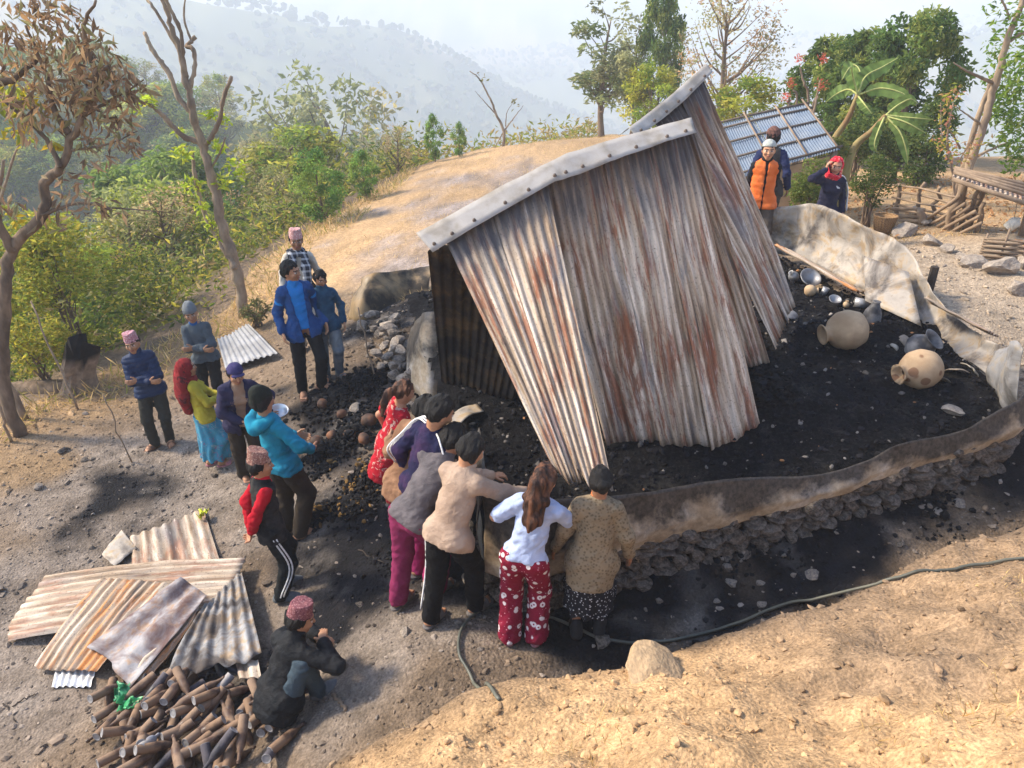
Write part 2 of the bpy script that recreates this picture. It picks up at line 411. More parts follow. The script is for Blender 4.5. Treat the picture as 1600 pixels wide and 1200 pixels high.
# the broken, duller soil on the bank's face near its foot
G = lay(G, np.where(bs < 0, sstep(1.75, 1.0, bd + .45 * wob), 0) * sstep(.8, 2.0, GX) * .62, C(.20, .145, .10) * (1 + .25 * fine)[..., None])
wood = n2(GX, GY, .05, 5, 70)
green = C(.10, .115, .04) * (1 + .45 * wood)[..., None] + C(.10, .07, .02) * np.clip(wood, 0, 1)[..., None]
G = lay(G, out_, green)
rr = np.hypot(GX, GY)
G = lay(G, sstep(180, 330, rr) * sstep(.05, .5, n2(GX, GY, .018, 5, 71)) * .7, C(.30, .23, .13) * np.ones(GX.shape)[..., None])
G = np.clip(G, .004, .9)
def ground_mat():
    n = NT('ground_soil', 0.95, 0.15)
    v = n.co('World')
    f1 = n.noise(v, 55, 5, .65); f2 = n.noise(v, 14, 5, .6); f3 = n.vor(v, 38)
    c = n.mix(1.0, n.attr(), n.ramp(f1, [(.28, .55), (.72, 1.45)]), 'MULTIPLY')
    c = n.mix(1.0, c, n.ramp(f2, [(.3, .72), (.7, 1.28)]), 'MULTIPLY')
    c = n.mix(n.ramp(n.noise(v, 120, 2), [(.66, 0.0), (.74, .55)]), c, n.mix(1.0, c, (1.9, 1.8, 1.7), 'MULTIPLY'))
    n.bump(n.math('ADD', n.math('MULTIPLY', f1, .7), n.math('MULTIPLY', f3, -.5)), .7, .03)
    return n.out(c)
idx = GX.shape
gmesh = mesh('ground', np.stack([GX, GY, GZ], -1).reshape(-1, 3), grid_faces(*idx), ground_mat(), smooth=True, col=G.reshape(-1, 3))
g_ob = obj('ground', gmesh); tag(g_ob, 'hillside ground with sooty yard, straw field, earth bank and far slopes', kind='structure')

# air between here and the far slopes
def build_haze():
    n = bpy.data.materials.new('haze_air'); n.use_nodes = True; t = n.node_tree; t.nodes.clear()
    pv = t.nodes.new('ShaderNodeVolumePrincipled'); o = t.nodes.new('ShaderNodeOutputMaterial')
    pv.inputs['Density'].default_value = HAZE_D; pv.inputs['Color'].default_value = (.86, .915, 1.0, 1); pv.inputs['Anisotropy'].default_value = 0.0
    t.links.new(pv.outputs[0], o.inputs['Volume'])
    zmin, zmax = float(GZ.min()) - 1.5, max(float(GZ.max()) + 3, 16)
    x0, x1, y0, y1 = gx[0] - 2, gx[-1] + 2, gy[0] - 2, gy[-1] + 2
    V, F = box((x0 + x1) / 2, (y0 + y1) / 2, (zmin + zmax) / 2, x1 - x0, y1 - y0, zmax - zmin)
    h = mk('haze', V, F, n, smooth=False); tag(h, 'pale dusty valley air', kind='stuff')
HAZE_D = 0.0017
build_haze()
# ------------------------------------------------------------------ metal
def mat_rust(name, soot_top=True, tone=1.0, rust=1.0, orange=False):
    n = NT(name, 0.72, 0.25, 0.0); uv = n.n('ShaderNodeTexCoord').outputs['UV']
    def mp(sx, sy):
        m = n.n('ShaderNodeMapping'); m.inputs['Scale'].default_value = (sx, sy, 1); n.t.links.new(uv, m.inputs[0]); return m.outputs[0]
    oi = n.n('ShaderNodeObjectInfo').outputs['Random']
    vec = n.n('ShaderNodeVectorMath'); vec.operation = 'ADD'; n.t.links.new(uv, vec.inputs[0])
    cb = n.n('ShaderNodeCombineXYZ'); n.t.links.new(n.math('MULTIPLY', oi, 37.0), cb.inputs[0]); n.t.links.new(n.math('MULTIPLY', oi, 13.0), cb.inputs[1]); n.t.links.new(cb.outputs[0], vec.inputs[1])
    uv = vec.outputs[0]
    s1 = n.noise(mp(11, .9), 1.0, 6, .66, .3); s2 = n.noise(mp(42, 3.2), 1.0, 5, .65); s3 = n.noise(mp(5, 1.1), 1.0, 6, .65, .5); sp = n.noise(mp(70, 45), 1.0, 3, .7)
    t = tone
    c = n.ramp(s1, [(.33, (.07 * t, .055 * t, .048 * t)), (.42, (.36 * t, .255 * t, .165 * t)), (.52, (.56 * t, .445 * t, .33 * t)), (.63, (.80 * t, .69 * t, .56 * t))])
    rc = (.52, .20, .05) if orange else (.25, .085, .04)
    c = n.mix(n.ramp(n.math('ADD', n.math('MULTIPLY', s3, .6), n.math('MULTIPLY', s2, .4)), [(.50, 0.0), (.565, .92 * rust)]), c, rc)
    c = n.mix(n.ramp(n.noise(mp(4, .9), 1.0, 5, .6, .8), [(.54, 0.0), (.66, .7)]), c, (.20 * t, .20 * t, .215 * t))
    c = n.mix(n.ramp(sp, [(.57, 0.0), (.67, .8)]), c, (.09, .065, .05))
    c = n.mix(n.ramp(s2, [(.60, 0.0), (.70, .7)]), c, (.74 * t, .69 * t, .62 * t))
    rib = n.math('SINE', n.math('MULTIPLY', n.sep(n.n('ShaderNodeTexCoord').outputs['UV'])[0], 2 * math.pi / .076))
    c = n.mix(1.0, c, n.ramp(n.math('ADD', n.math('MULTIPLY', rib, .5), n.math('MULTIPLY', s2, .9)), [(.05, .74), (.95, 1.16)]), 'MULTIPLY')
    if soot_top:
        v = n.sep(n.n('ShaderNodeTexCoord').outputs['UV'])[1]
        k = n.math('ADD', n.math('MULTIPLY', v, -.95), n.math('MULTIPLY', s1, 1.7))
        c = n.mix(n.ramp(k, [(.22, 0.0), (.70, .93)]), c, (.055, .052, .058))
    n.bump(n.math('ADD', s2, sp), .25, .004)
    return n.out(c, n.ramp(s2, [(.3, .55), (.7, .85)]))
mat_roof = mat_rust('rusted_roof_metal', True, .93, .9)
mat_sheet = mat_rust('scorched_sheet_metal', False, .74, .6)
mat_orange = mat_rust('orange_rust_metal', False, .78, 1.0, True)
def mat_galv(name, base, soot, lo=.5, hi=.62, tan=(.44, .33, .19), tanm=.8, rough=.5, metal=.0, ks=1.0):
    n = NT(name, rough, .4, metal); v = n.co('World'); 
    a = n.noise(v, 1.6 * ks, 6, .62, .7); b = n.noise(v, 5 * ks, 5, .6, .4); c_ = n.noise(v, 26, 4, .65)
    c = n.mix(1.0, base, n.ramp(b, [(.3, .78), (.7, 1.2)]), 'MULTIPLY')
    c = n.mix(n.ramp(b, [(.48, 0.0), (.62, tanm)]), c, tan)
    c = n.mix(n.ramp(a, [(lo, 0.0), (hi, .92)]), c, soot)
    c = n.mix(n.ramp(c_, [(.62, 0.0), (.72, .6)]), c, (.16, .10, .05))
    n.bump(b, .25, .03)
    return n.out(c, n.ramp(a, [(.4, rough), (.6, .85)]))
mat_skirt = mat_galv('sooty_skirting_metal', (.38, .345, .29), (.022, .020, .019), .41, .55)
def skirt_mat():
    n = NT('sooty_skirting_metal', .55, .3); v = n.co('World'); uv = n.n('ShaderNodeTexCoord').outputs['UV']; h = n.sep(uv)[1]
    a = n.noise(v, 1.5, 6, .62, .3); b = n.noise(v, 4.5, 5, .6, .2); c_ = n.noise(v, 30, 4, .6)
    c = n.mix(1.0, n.ramp(b, [(.34, (.27, .20, .125)), (.5, (.42, .34, .24)), (.66, (.52, .47, .40))]), n.ramp(c_, [(.3, .8), (.7, 1.2)]), 'MULTIPLY')
    k = n.math('ADD', n.math('MULTIPLY', h, .42), n.math('ADD', a, n.math('MULTIPLY', b, .25)))
    c = n.mix(n.ramp(k, [(.77, 0.0), (.91, .95)]), c, n.ramp(c_, [(.35, (.012, .011, .011)), (.65, (.06, .05, .042))]))
    n.bump(n.math('ADD', b, n.math('MULTIPLY', c_, .4)), .3, .02); return n.out(c)
mat_skirt = skirt_mat()
mat_pale = mat_galv('pale_scorched_metal', (.37, .33, .28), (.06, .05, .045), .46, .62, (.34, .235, .12), .85, ks=1.5)
mat_cap = mat_plain('white_ridge_metal', (.37, .352, .33), .6, .25, .18, 5, .25, 0, .02, (.25, .225, .19), 5)
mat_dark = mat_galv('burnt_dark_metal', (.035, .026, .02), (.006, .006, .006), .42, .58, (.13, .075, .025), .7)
mat_bolt = mat_plain('rusty_bolt', (.12, .09, .07), .6)
mat_silver = mat_plain('galvanised_sheet', (.66, .67, .68), .42, .5, .12, 9, .05, .25)

def solid(o, th=.003):
    m = o.modifiers.new('thickness', 'SOLIDIFY'); m.thickness = th; m.offset = 0; return o
def corrugated(name, P00, P10, P01, P11, mat, parent=None, waves=10, amp=.010, bow=0.0, nv=26, dent=0.02, seed=1, tatter=0.0, vlen=None, curl=None, q=6):
    """sheet from the top edge P00-P10 to the bottom edge P01-P11, ribs running top to bottom"""
    P00, P10, P01, P11 = map(lambda p: np.asarray(p, float), (P00, P10, P01, P11))
    nu = waves * q + 1; u = np.linspace(0, 1, nu)[:, None, None]; v = np.linspace(0, 1, nv)[None, :, None]
    rg = np.random.default_rng(seed)
    if tatter:
        ve = v * (1 + tatter * (fbm(np.stack([u[..., 0] * 4 + 0 * v[..., 0], 0 * u[..., 0] * v[..., 0] + seed, 0 * u[..., 0] * v[..., 0]], -1), 3, seed))[..., None] * v)
    else: ve = v
    S = (1 - u) * (1 - ve) * P00 + u * (1 - ve) * P10 + (1 - u) * ve * P01 + u * ve * P11
    nrm = np.cross(P10 - P00, P01 - P00); nrm /= np.linalg.norm(nrm)
    if nrm[2] < 0: nrm = -nrm
    d = amp * np.sin(u * waves * 2 * math.pi) + bow * np.sin(v * math.pi) + 0 * u
    st = np.stack([u[..., 0] * 2.2 + 0 * v[..., 0], v[..., 0] * 2.6 + 0 * u[..., 0], np.full((nu, nv), seed * 3.3)], -1)
    d = d + dent * fbm(st, 3, seed)[..., None]
    if curl is not None: d = d + curl(u, v)
    S = S + d * nrm
    wl = np.linalg.norm(P10 - P00) * .5 + np.linalg.norm(P11 - P01) * .5; ln = vlen or np.linalg.norm(P01 + P11 - P00 - P10) * .5
    uv = np.stack([np.broadcast_to(u[..., 0] * waves * .076, (nu, nv)), np.broadcast_to(ve[..., 0] * ln, (nu, nv))], -1).reshape(-1, 2)
    o = mk(name, S.reshape(-1, 3), grid_faces(nu, nv), mat, parent, uv=uv)
    return solid(o, .002)
def ribbon(name, rows, mat, parent=None, nu=60, dent=.02, seed=2, th=.003, nv=None, lin=False):
    """flat sheet through rows of points (each row runs along the sheet)"""
    rows = [spline(r, nu) for r in rows]; A = np.stack(rows, 1)                       # nu, k, 3
    if nv and nv > A.shape[1]:
        tt = np.linspace(0, 1, A.shape[1]); A = np.stack([np.interp(np.linspace(0, 1, nv), tt, A[i][:, k]) for i in range(nu) for k in range(3)]).reshape(nu, 3, nv).transpose(0, 2, 1) if lin else np.stack([spline(A[i], nv) for i in range(nu)], 0)
    nv = A.shape[1]
    T = np.gradient(A, axis=0); W = np.gradient(A, axis=1); N = np.cross(T, W); N /= np.linalg.norm(N, axis=-1)[..., None] + 1e-9
    A = A + N * (dent * fbm(A * 2.3 + seed, 3, seed) + .35 * dent * np.abs(fbm(A * 5.5 + seed, 2, seed + 5)))[..., None]
    s = np.concatenate([[0], np.cumsum(np.linalg.norm(np.diff(A[:, 0], axis=0), axis=1))])
    uv = np.stack([np.repeat(s[:, None], nv, 1), np.repeat(np.linspace(0, 1, nv)[None], nu, 0)], -1).reshape(-1, 2)
    return solid(mk(name, A.reshape(-1, 3), grid_faces(nu, nv), mat, parent, uv=uv), th)

# ------------------------------------------------------------------ burnt house: stone plinth, ash floor, skirting
ZF = .50
near_c = FR[0].copy(); right_c = FR[-1].copy()
back_c = np.array([3.45, 10.15, .9]); left_b = np.array([-1.35, 9.2, .5]); left_m = np.array([-.75, 6.9, .45])
PLAN = np.concatenate([FR[:, :2], [[4.5, 7.6], [4.0, 8.9]], [back_c[:2]], [[1.2, 9.75]], [left_b[:2]], [left_m[:2]], [[-.45, 5.4]]])
def floor_z(x, y):
    return pz(x, y) + .05 * n2(x, y, 1.1, 4, 81) + .05 * np.abs(n2(x, y, 3.2, 4, 82)) + .14 * np.exp(-((x - 2.5) ** 2 + (y - 6.2) ** 2) / .4)
mat_ash = None
def ash_mat():
    n = NT('charred_ash', .95, .12); v = n.co('World')
    f = n.noise(v, 30, 6, .7); g = n.noise(v, 3.0, 5, .62); w = n.noise(v, 90, 3, .6)
    c = n.ramp(f, [(.30, (.002, .002, .003)), (.5, (.007, .007, .009)), (.68, (.024, .024, .025)), (.84, (.12, .115, .11))])
    c = n.mix(n.ramp(g, [(.52, 0.0), (.72, .6)]), c, n.ramp(f, [(.3, (.02, .02, .02)), (.7, (.12, .112, .10))]))
    c = n.mix(n.ramp(w, [(.70, 0.0), (.76, .7)]), c, (.35, .31, .26))
    n.bump(n.math('ADD', f, w), .9, .05)
    return n.out(c)
mat_ash = ash_mat()
xs = np.arange(-2.2, 5.6, .05); ys = np.arange(3.6, 12.4, .05); FX, FY = np.meshgrid(xs, ys, indexing='ij')
fd, _, fin = poly_dist(FX, FY, PLAN, True)
FZ = floor_z(FX, FY) - .07 * sstep(.30, 0, fd)
fz_ok = fin | (fd < .03)
ff = grid_faces(*FX.shape); keep = fz_ok.reshape(-1)[ff].all(1)
ids = np.unique(ff[keep]); rem = np.full(FX.size, -1); rem[ids] = np.arange(len(ids))
afl = mk('ash_floor', np.stack([FX, FY, FZ], -1).reshape(-1, 3)[ids], rem[ff[keep]], mat_ash)
tag(afl, 'black ash and charcoal covering the burnt house floor', kind='structure')

# stones of the plinth, in courses along the front and the end walls
mat_stone = mat_plain('sooty_stone', (.17, .145, .12), .95, .15, .5, 9, .5, 0, .03, (.06, .053, .047), 3)
mat_stone2 = mat_plain('grey_brown_stone', (.30, .25, .20), .95, .15, .4, 9, .5, 0, .03, (.16, .14, .125), 3)
mat_core = mat_plain('plinth_mud_core', (.05, .042, .036), .95, .1, .5, 12, .5, 0, .04)
plinth = empty('stone_plinth', (float(FR[3][0]), float(FR[3][1]), 0), 0, 'low dry stone plinth blackened by fire under the burnt house', 'plinth')
def put(o, parent, P, rot=(0, 0, 0), s=(1, 1, 1)):
    """child of an unrotated empty, given in world coordinates"""
    o.location = tuple(np.asarray(P, float) - np.array(parent.location)); o.rotation_euler = rot; o.scale = s; return o
PV = PLAN - 0
core_v = []; m = len(PLAN)
cin = []
cen = PLAN.mean(0)
for p in PLAN:
    d = cen - p; d /= np.linalg.norm(d); q = p + d * .14; cin.append(q)
cin = np.array(cin)
V = np.concatenate([np.c_[cin, np.full(m, -.6)], np.c_[cin, pz(cin[:, 0], cin[:, 1]) - .06]]) - np.array(plinth.location)
F = [(i, (i + 1) % m, m + (i + 1) % m, m + i) for i in range(m)] + [tuple(range(m, 2 * m))]
mk('core', V, F, mat_core, plinth, smooth=False)
stones = [rock_mesh('stone', mat_stone, 100 + k, (1, .75, 1)) for k in range(8)]
def course_run(a, b, zlo, zhi, out, parent, meshes, n_max, rng, size=(.12, .24), hh=(.07, .13), gl=None):
    a = np.asarray(a, float)[:2]; b = np.asarray(b, float)[:2]; L = np.linalg.norm(b - a); d = (b - a) / L; cnt = 0
    z = zlo
    while z < zhi and cnt < n_max:
        h = rng.uniform(*hh); s = rng.uniform(-.1, 0)
        while s < L and cnt < n_max:
            w = rng.uniform(*size); p = a + d * (s + w / 2) + np.array(out) * rng.uniform(-.03, .035)
            g = gz(*p) if gl is None else gl
            if z + h > g - .03:
                o = obj('stone', meshes[rng.integers(len(meshes))], parent)
                put(o, parent, (p[0], p[1], z + h / 2), (rng.uniform(-.15, .15), rng.uniform(-.12, .12), math.atan2(d[1], d[0]) + rng.uniform(-.15, .15) + (math.pi if rng.random() < .5 else 0)), (w * .60, rng.uniform(.11, .17), h * .68)); cnt += 1
            s += w * .94
        z += h * .9
    return cnt
rg = np.random.default_rng(5)
for a, b in zip(FR[:-1], FR[1:]):
    d = (b - a)[:2]; d /= np.linalg.norm(d)
    course_run(a, b, gz(*((a + b) / 2)[:2]) - .1, pz(*((a + b) / 2)[:2]) - .06, (d[1] * .02, -d[0] * .02), plinth, stones, 60, rg)
course_run(left_m, near_c, -.25, .36, (-.02, 0), plinth, stones, 60, rg, gl=-.2)

# flat sheet skirting round the floor
mat_grey_end = mat_galv('grey_bent_metal', (.24, .24, .245), (.06, .055, .05), .48, .62, (.25, .20, .13), .6, ks=1.5)
skirt = empty('sheet_metal_skirting', tuple(FR[3]), 0, 'buckled flat sheet metal skirting standing round the ash covered floor', 'sheet metal')
top_px = [(745, 772), (800, 786), (880, 782), (1000, 771), (1120, 748), (1240, 738), (1330, 718), (1380, 690), (1440, 664), (1520, 637), (1572, 611), (1592, 566)]
bot_px = [(752, 880), (805, 900), (880, 886), (1000, 846), (1130, 811), (1262, 774), (1340, 749), (1390, 733), (1480, 709), (1535, 690), (1578, 668), (1596, 640)]
sk_b, sk_t = [], []
for (tp, bp) in zip(top_px, bot_px):
    B = at_f(*bp, -.06); d = np.array([.35, -.94]) * .075; B[:2] += d; sk_b.append(B)
    t = above(*tp, B + np.array([-.01, .04, 0])); sk_t.append(t)
sk_b, sk_t = np.array(sk_b), np.array(sk_t)
fold_w = np.array([.015, -.04, .0]) * (1 + .5 * vnoise(sk_b * 1.7, 3))[:, None]
mid = sk_b * .62 + sk_t * .38 + fold_w
def rel(a, e): return [np.asarray(p) - np.array(e.location) for p in a]
sk_t[:, 2] += .02
ribbon('skirting_panel', [rel(sk_b, skirt), rel(mid, skirt), rel(sk_t, skirt)], mat_skirt, skirt, 220, .028, 3, .003, 19, True)
# the end turned in at the near corner
c0 = sk_b[0]; c1 = sk_t[0]
e_b = [c0, c0 + [-.03, .35, .05], c0 + [-.12, .9, .08]]; e_t = [c1, c1 + [-.0, .35, .05], c1 + [-.06, .85, .02]]
ribbon('skirting_panel', [rel(e_b, skirt), rel((np.array(e_b) + e_t) / 2 + [-.05, 0, 0], skirt), rel(e_t, skirt)], mat_skirt, skirt, 30, .03, 4, .004, 8)
# far side and the back wall, bright inside faces
wpair = [((1588, 556), (1584, 622)), ((1565, 542), (1548, 590)), ((1535, 526), (1515, 567)), ((1500, 506), (1475, 542)), ((1464, 472), (1440, 517)), ((1438, 422), (1405, 494)), ((1400, 375), (1370, 470)), ((1345, 350), (1325, 442)), ((1282, 320), (1270, 414)), ((1240, 322), (1235, 400)), ((1196, 326), (1200, 394))]
wb = [at_f(*p[1], -.04) for p in wpair]
wt = [at_y(*p[0], b[1] + .10) for p, b in zip(wpair, wb)]
wm = [(a + b) / 2 + np.array([.05, .05, 0]) for a, b in zip(wb, wt)]
ribbon('skirting_panel', [rel(wb, skirt), rel(wm, skirt), rel(wt, skirt)], mat_pale, skirt, 160, .07, 6, .004, 16)
ce_b = [at_f(1540, 592, 0), at_f(1572, 640, -.04), at_f(1597, 652, -.05)]
ce_t = [at_y(1552, 548, ce_b[0][1] + .06), at_y(1584, 532, ce_b[1][1] + .05), at_y(1600, 545, ce_b[2][1] + .02)]
ribbon('skirting_panel', [rel(ce_b, skirt), rel((np.array(ce_b) + ce_t) / 2 + [-.04, -.04, 0], skirt), rel(ce_t, skirt)], mat_grey_end, skirt, 30, .05, 14, .004, 12)
# a sheet torn off and folded outwards half way along
fo = [at_f(1350, 400, .42), at_f(1352, 470, .12), at_f(1420, 425, .40), at_f(1440, 510, .08)]
fold = mk('torn_flap', np.array(rel([fo[0], fo[1], fo[3], fo[2]], skirt)), np.array([[0, 1, 2, 3]]), mat_pale, skirt); solid(fold, .004)
ms = fold.modifiers.new('sub', 'SUBSURF'); ms.levels = ms.render_levels = 3; ms.subdivision_type = 'SIMPLE'
post = mk('wall_post', *tube([at_z(1450, 460, 1.0) - np.array(skirt.location), above(1450, 415, at_z(1450, 460, 1.0)) - np.array(skirt.location)], .045, 6), mat_plain('charred_timber', (.045, .036, .03), .9), skirt, smooth=False)

# ------------------------------------------------------------------ collapsed roof
roof = empty('collapsed_roof', (1.0, 6.2, ZF), 0, 'collapsed rusty corrugated iron roof under a white ridge cap', 'roof')
RL = at_y(672, 392, 5.95); RR = at_y(1085, 206, 6.6)
def ridge_pt(px, py):                                         # on the first ridge, between its two ends
    t = (px - 672) / (1085 - 672); return at_y(px, py, 5.95 + .65 * t)
def fl(px, py, z): return at_f(px, py, z - .52)
rl = lambda p: np.asarray(p) - np.array(roof.location)
def sheet(tops, bots, seed, waves, **k):
    return corrugated('roof_sheet', rl(tops[0]), rl(tops[1]), rl(bots[0]), rl(bots[1]), mat_roof, roof, waves=waves, seed=seed, amp=.0085, q=9, **k)
lift = np.array([0, -.02, .03])
T1 = [(650, 364), (700, 338), (780, 293), (862, 252), (885, 240), (960, 218), (1030, 198), (1080, 184)]
def ridge_pt(px, py): return at_y(px, float(np.interp(px, [p[0] for p in T1], [p[1] for p in T1])) + 10, 5.95 + .65 * (px - 672) / 413)
sheet((ridge_pt(686, 398), ridge_pt(770, 356)), (fl(866, 736, 1.0), fl(912, 752, 1.0)), 1, 6, bow=.05, tatter=.03)
sheet((ridge_pt(762, 358), ridge_pt(850, 306)), (fl(906, 748, 1.02), fl(956, 756, 1.0)), 2, 6, bow=.04, tatter=.03)
sheet((ridge_pt(842, 306), ridge_pt(946, 258)), (fl(945, 694, .56), fl(1040, 692, .56)), 3, 8, bow=-.04, dent=.05, tatter=.008)
sheet((ridge_pt(938, 262) + lift, ridge_pt(1020, 232) + lift), (fl(1032, 694, .57), fl(1115, 698, .57)), 4, 7, bow=.02, dent=.05, tatter=.008)
sheet((ridge_pt(1012, 234), ridge_pt(1072, 212)), (fl(1108, 698, .58), fl(1188, 668, .60)), 5, 7, bow=.02, dent=.05, tatter=.02)
# sheets hanging from the second piece of ridge
R2a = at_y(985, 206, 7.0); R2b = at_y(1108, 122, 7.9)
def r2(t): return R2a * (1 - t) + R2b * t
sheet((ridge_pt(1030, 228) + [0, .06, -.02], ridge_pt(1082, 208) + [0, .06, -.02]), (fl(1148, 584, .56), fl(1206, 574, .56)), 6, 7, bow=.03)
sheet((r2(.30) + [0, 0, -.05], r2(.62) + [0, 0, -.05]), (fl(1212, 546, .66), fl(1230, 505, .62)), 7, 7, bow=.05, dent=.04)
sheet((r2(.58), r2(.95)), (fl(1228, 506, .64), fl(1242, 476, .64)), 8, 6, bow=.03, dent=.04)
# the far slope, seen from inside through the open gable end
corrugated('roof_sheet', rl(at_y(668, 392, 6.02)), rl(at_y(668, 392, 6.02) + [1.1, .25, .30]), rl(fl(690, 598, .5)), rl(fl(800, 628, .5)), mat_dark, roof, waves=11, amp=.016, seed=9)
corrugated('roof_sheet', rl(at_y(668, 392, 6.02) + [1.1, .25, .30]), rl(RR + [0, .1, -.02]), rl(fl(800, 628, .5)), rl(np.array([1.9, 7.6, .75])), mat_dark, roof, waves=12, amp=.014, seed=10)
# ridge caps with their bolts
def cap(pts_top, flap, seed, bolts, back):
    top = [rl(p) for p in pts_top]; f = [rl(p) for p in flap]; b = [rl(p) for p in back]
    A = [np.stack([np.interp(np.linspace(0, 1, 70), np.linspace(0, 1, len(r)), np.array(r)[:, k]) for k in range(3)], -1) for r in (b, top, f)]
    A = np.stack(A, 1); B = np.empty((70, 9, 3))
    for i in range(4): B[:, i] = A[:, 0] * (1 - i / 4) + A[:, 1] * (i / 4)
    for i in range(5): B[:, 4 + i] = A[:, 1] * (1 - i / 4) + A[:, 2] * (i / 4)
    B = B + (.010 * fbm(B * 4 + seed, 3, seed) + .010 * np.abs(vnoise(B * 9 + seed, seed)))[..., None] * np.array([.3, -.6, .7])
    o = solid(mk('ridge_cap', B.reshape(-1, 3), grid_faces(70, 9), mat_cap, roof), .004)
    bv, bf = lathe([(.0, .012), (.009, .010), (.011, .0), (.013, -.002)], 8)
    me = mesh('bolt', bv, bf, mat_bolt)
    for t in bolts:
        i = int(t * 69); p = B[i, 7]; nrm = np.cross(B[i, 8] - B[i, 4], B[min(i + 1, 69), 7] - B[max(i - 1, 0), 7]); nrm /= np.linalg.norm(nrm)
        if nrm[1] > 0: nrm = -nrm
        w = obj('bolt', me, o); w.location = tuple(p + nrm * .004); w.rotation_euler = Vector(tuple(nrm)).to_track_quat('Z', 'Y').to_euler(); w.scale = (1.3, 1.3, 1.3)
t1 = [(650, 364), (700, 338), (780, 293), (862, 252), (885, 240), (960, 218), (1030, 198), (1080, 184)]
f1 = [(676, 394), (720, 368), (800, 322), (866, 284), (905, 272), (970, 246), (1040, 222), (1088, 207)]
yr = lambda px: 5.92 + .65 * (px - 672) / 413
top = [at_y(x, y, yr(x)) for x, y in t1]; fl_ = [at_y(x, y, yr(x) - .17) for x, y in f1]
bkp = [p + np.array([.02, .16, -.10]) for p in top]
cap(top, fl_, 3, [.03, .12, .2, .28, .36, .44, .52, .60, .69, .78, .88, .96], bkp)
t2 = [(982, 200), (1020, 172), (1060, 140), (1104, 100)]; f2 = [(995, 215), (1036, 186), (1072, 155), (1114, 112)]
y2 = lambda px: 6.95 + .9 * (px - 985) / 123
top = [at_y(x, y, y2(x)) for x, y in t2]; fl2 = [at_y(x, y, y2(x) - .15) for x, y in f2]
cap(top, fl2, 5, [.08, .25, .42, .58, .75, .92], [p + np.array([-.05, .14, -.08]) for p in top])
# ------------------------------------------------------------------ people: bodies and clothes grown as one surface each from distance fields
def surface_nets(F, o, h):
    S = F < 0
    c = [S[dx:F.shape[0] - 1 + dx, dy:F.shape[1] - 1 + dy, dz:F.shape[2] - 1 + dz] for dx in (0, 1) for dy in (0, 1) for dz in (0, 1)]
    cnt = sum(a.astype(np.int8) for a in c); act = (cnt > 0) & (cnt < 8)
    I = np.argwhere(act)
    if len(I) == 0: return np.zeros((0, 3)), np.zeros((0, 4), int)
    idm = np.full(act.shape, -1, np.int32); idm[act] = np.arange(len(I))
    off = np.array([(dx, dy, dz) for dx in (0, 1) for dy in (0, 1) for dz in (0, 1)])
    v = np.stack([F[I[:, 0] + a, I[:, 1] + b, I[:, 2] + d] for a, b, d in off], 1)
    acc = np.zeros((len(I), 3)); n = np.zeros(len(I))
    for i in range(8):
        for j in range(i + 1, 8):
            if np.abs(off[i] - off[j]).sum() != 1: continue
            m = (v[:, i] < 0) != (v[:, j] < 0); d = v[:, i] - v[:, j]; t = np.where(m, v[:, i] / np.where(np.abs(d) < 1e-12, 1, d), 0)
            acc += np.where(m[:, None], off[i] + t[:, None] * (off[j] - off[i]), 0); n += m
    V = (I + acc / n[:, None]) * h + o
    Q = []
    for ax in range(3):
        b, d = [(1, 2), (2, 0), (0, 1)][ax]
        s0 = [slice(1, -1)] * 3; s1 = [slice(1, -1)] * 3; s0[ax] = slice(0, -1); s1[ax] = slice(1, None)
        A, B = S[tuple(s0)], S[tuple(s1)]
        for flip, mk_ in ((False, A & ~B), (True, B & ~A)):
            E = np.argwhere(mk_)
            if len(E) == 0: continue
            E = E + 1; E[:, ax] -= 1
            eb = np.zeros(3, int); eb[b] = 1; ed = np.zeros(3, int); ed[d] = 1
            q = [E - eb - ed, E - ed, E, E - eb]
            q = np.stack([idm[k[:, 0], k[:, 1], k[:, 2]] for k in q], 1)
            Q.append(q[:, ::-1] if flip else q)
    return V, np.concatenate(Q)

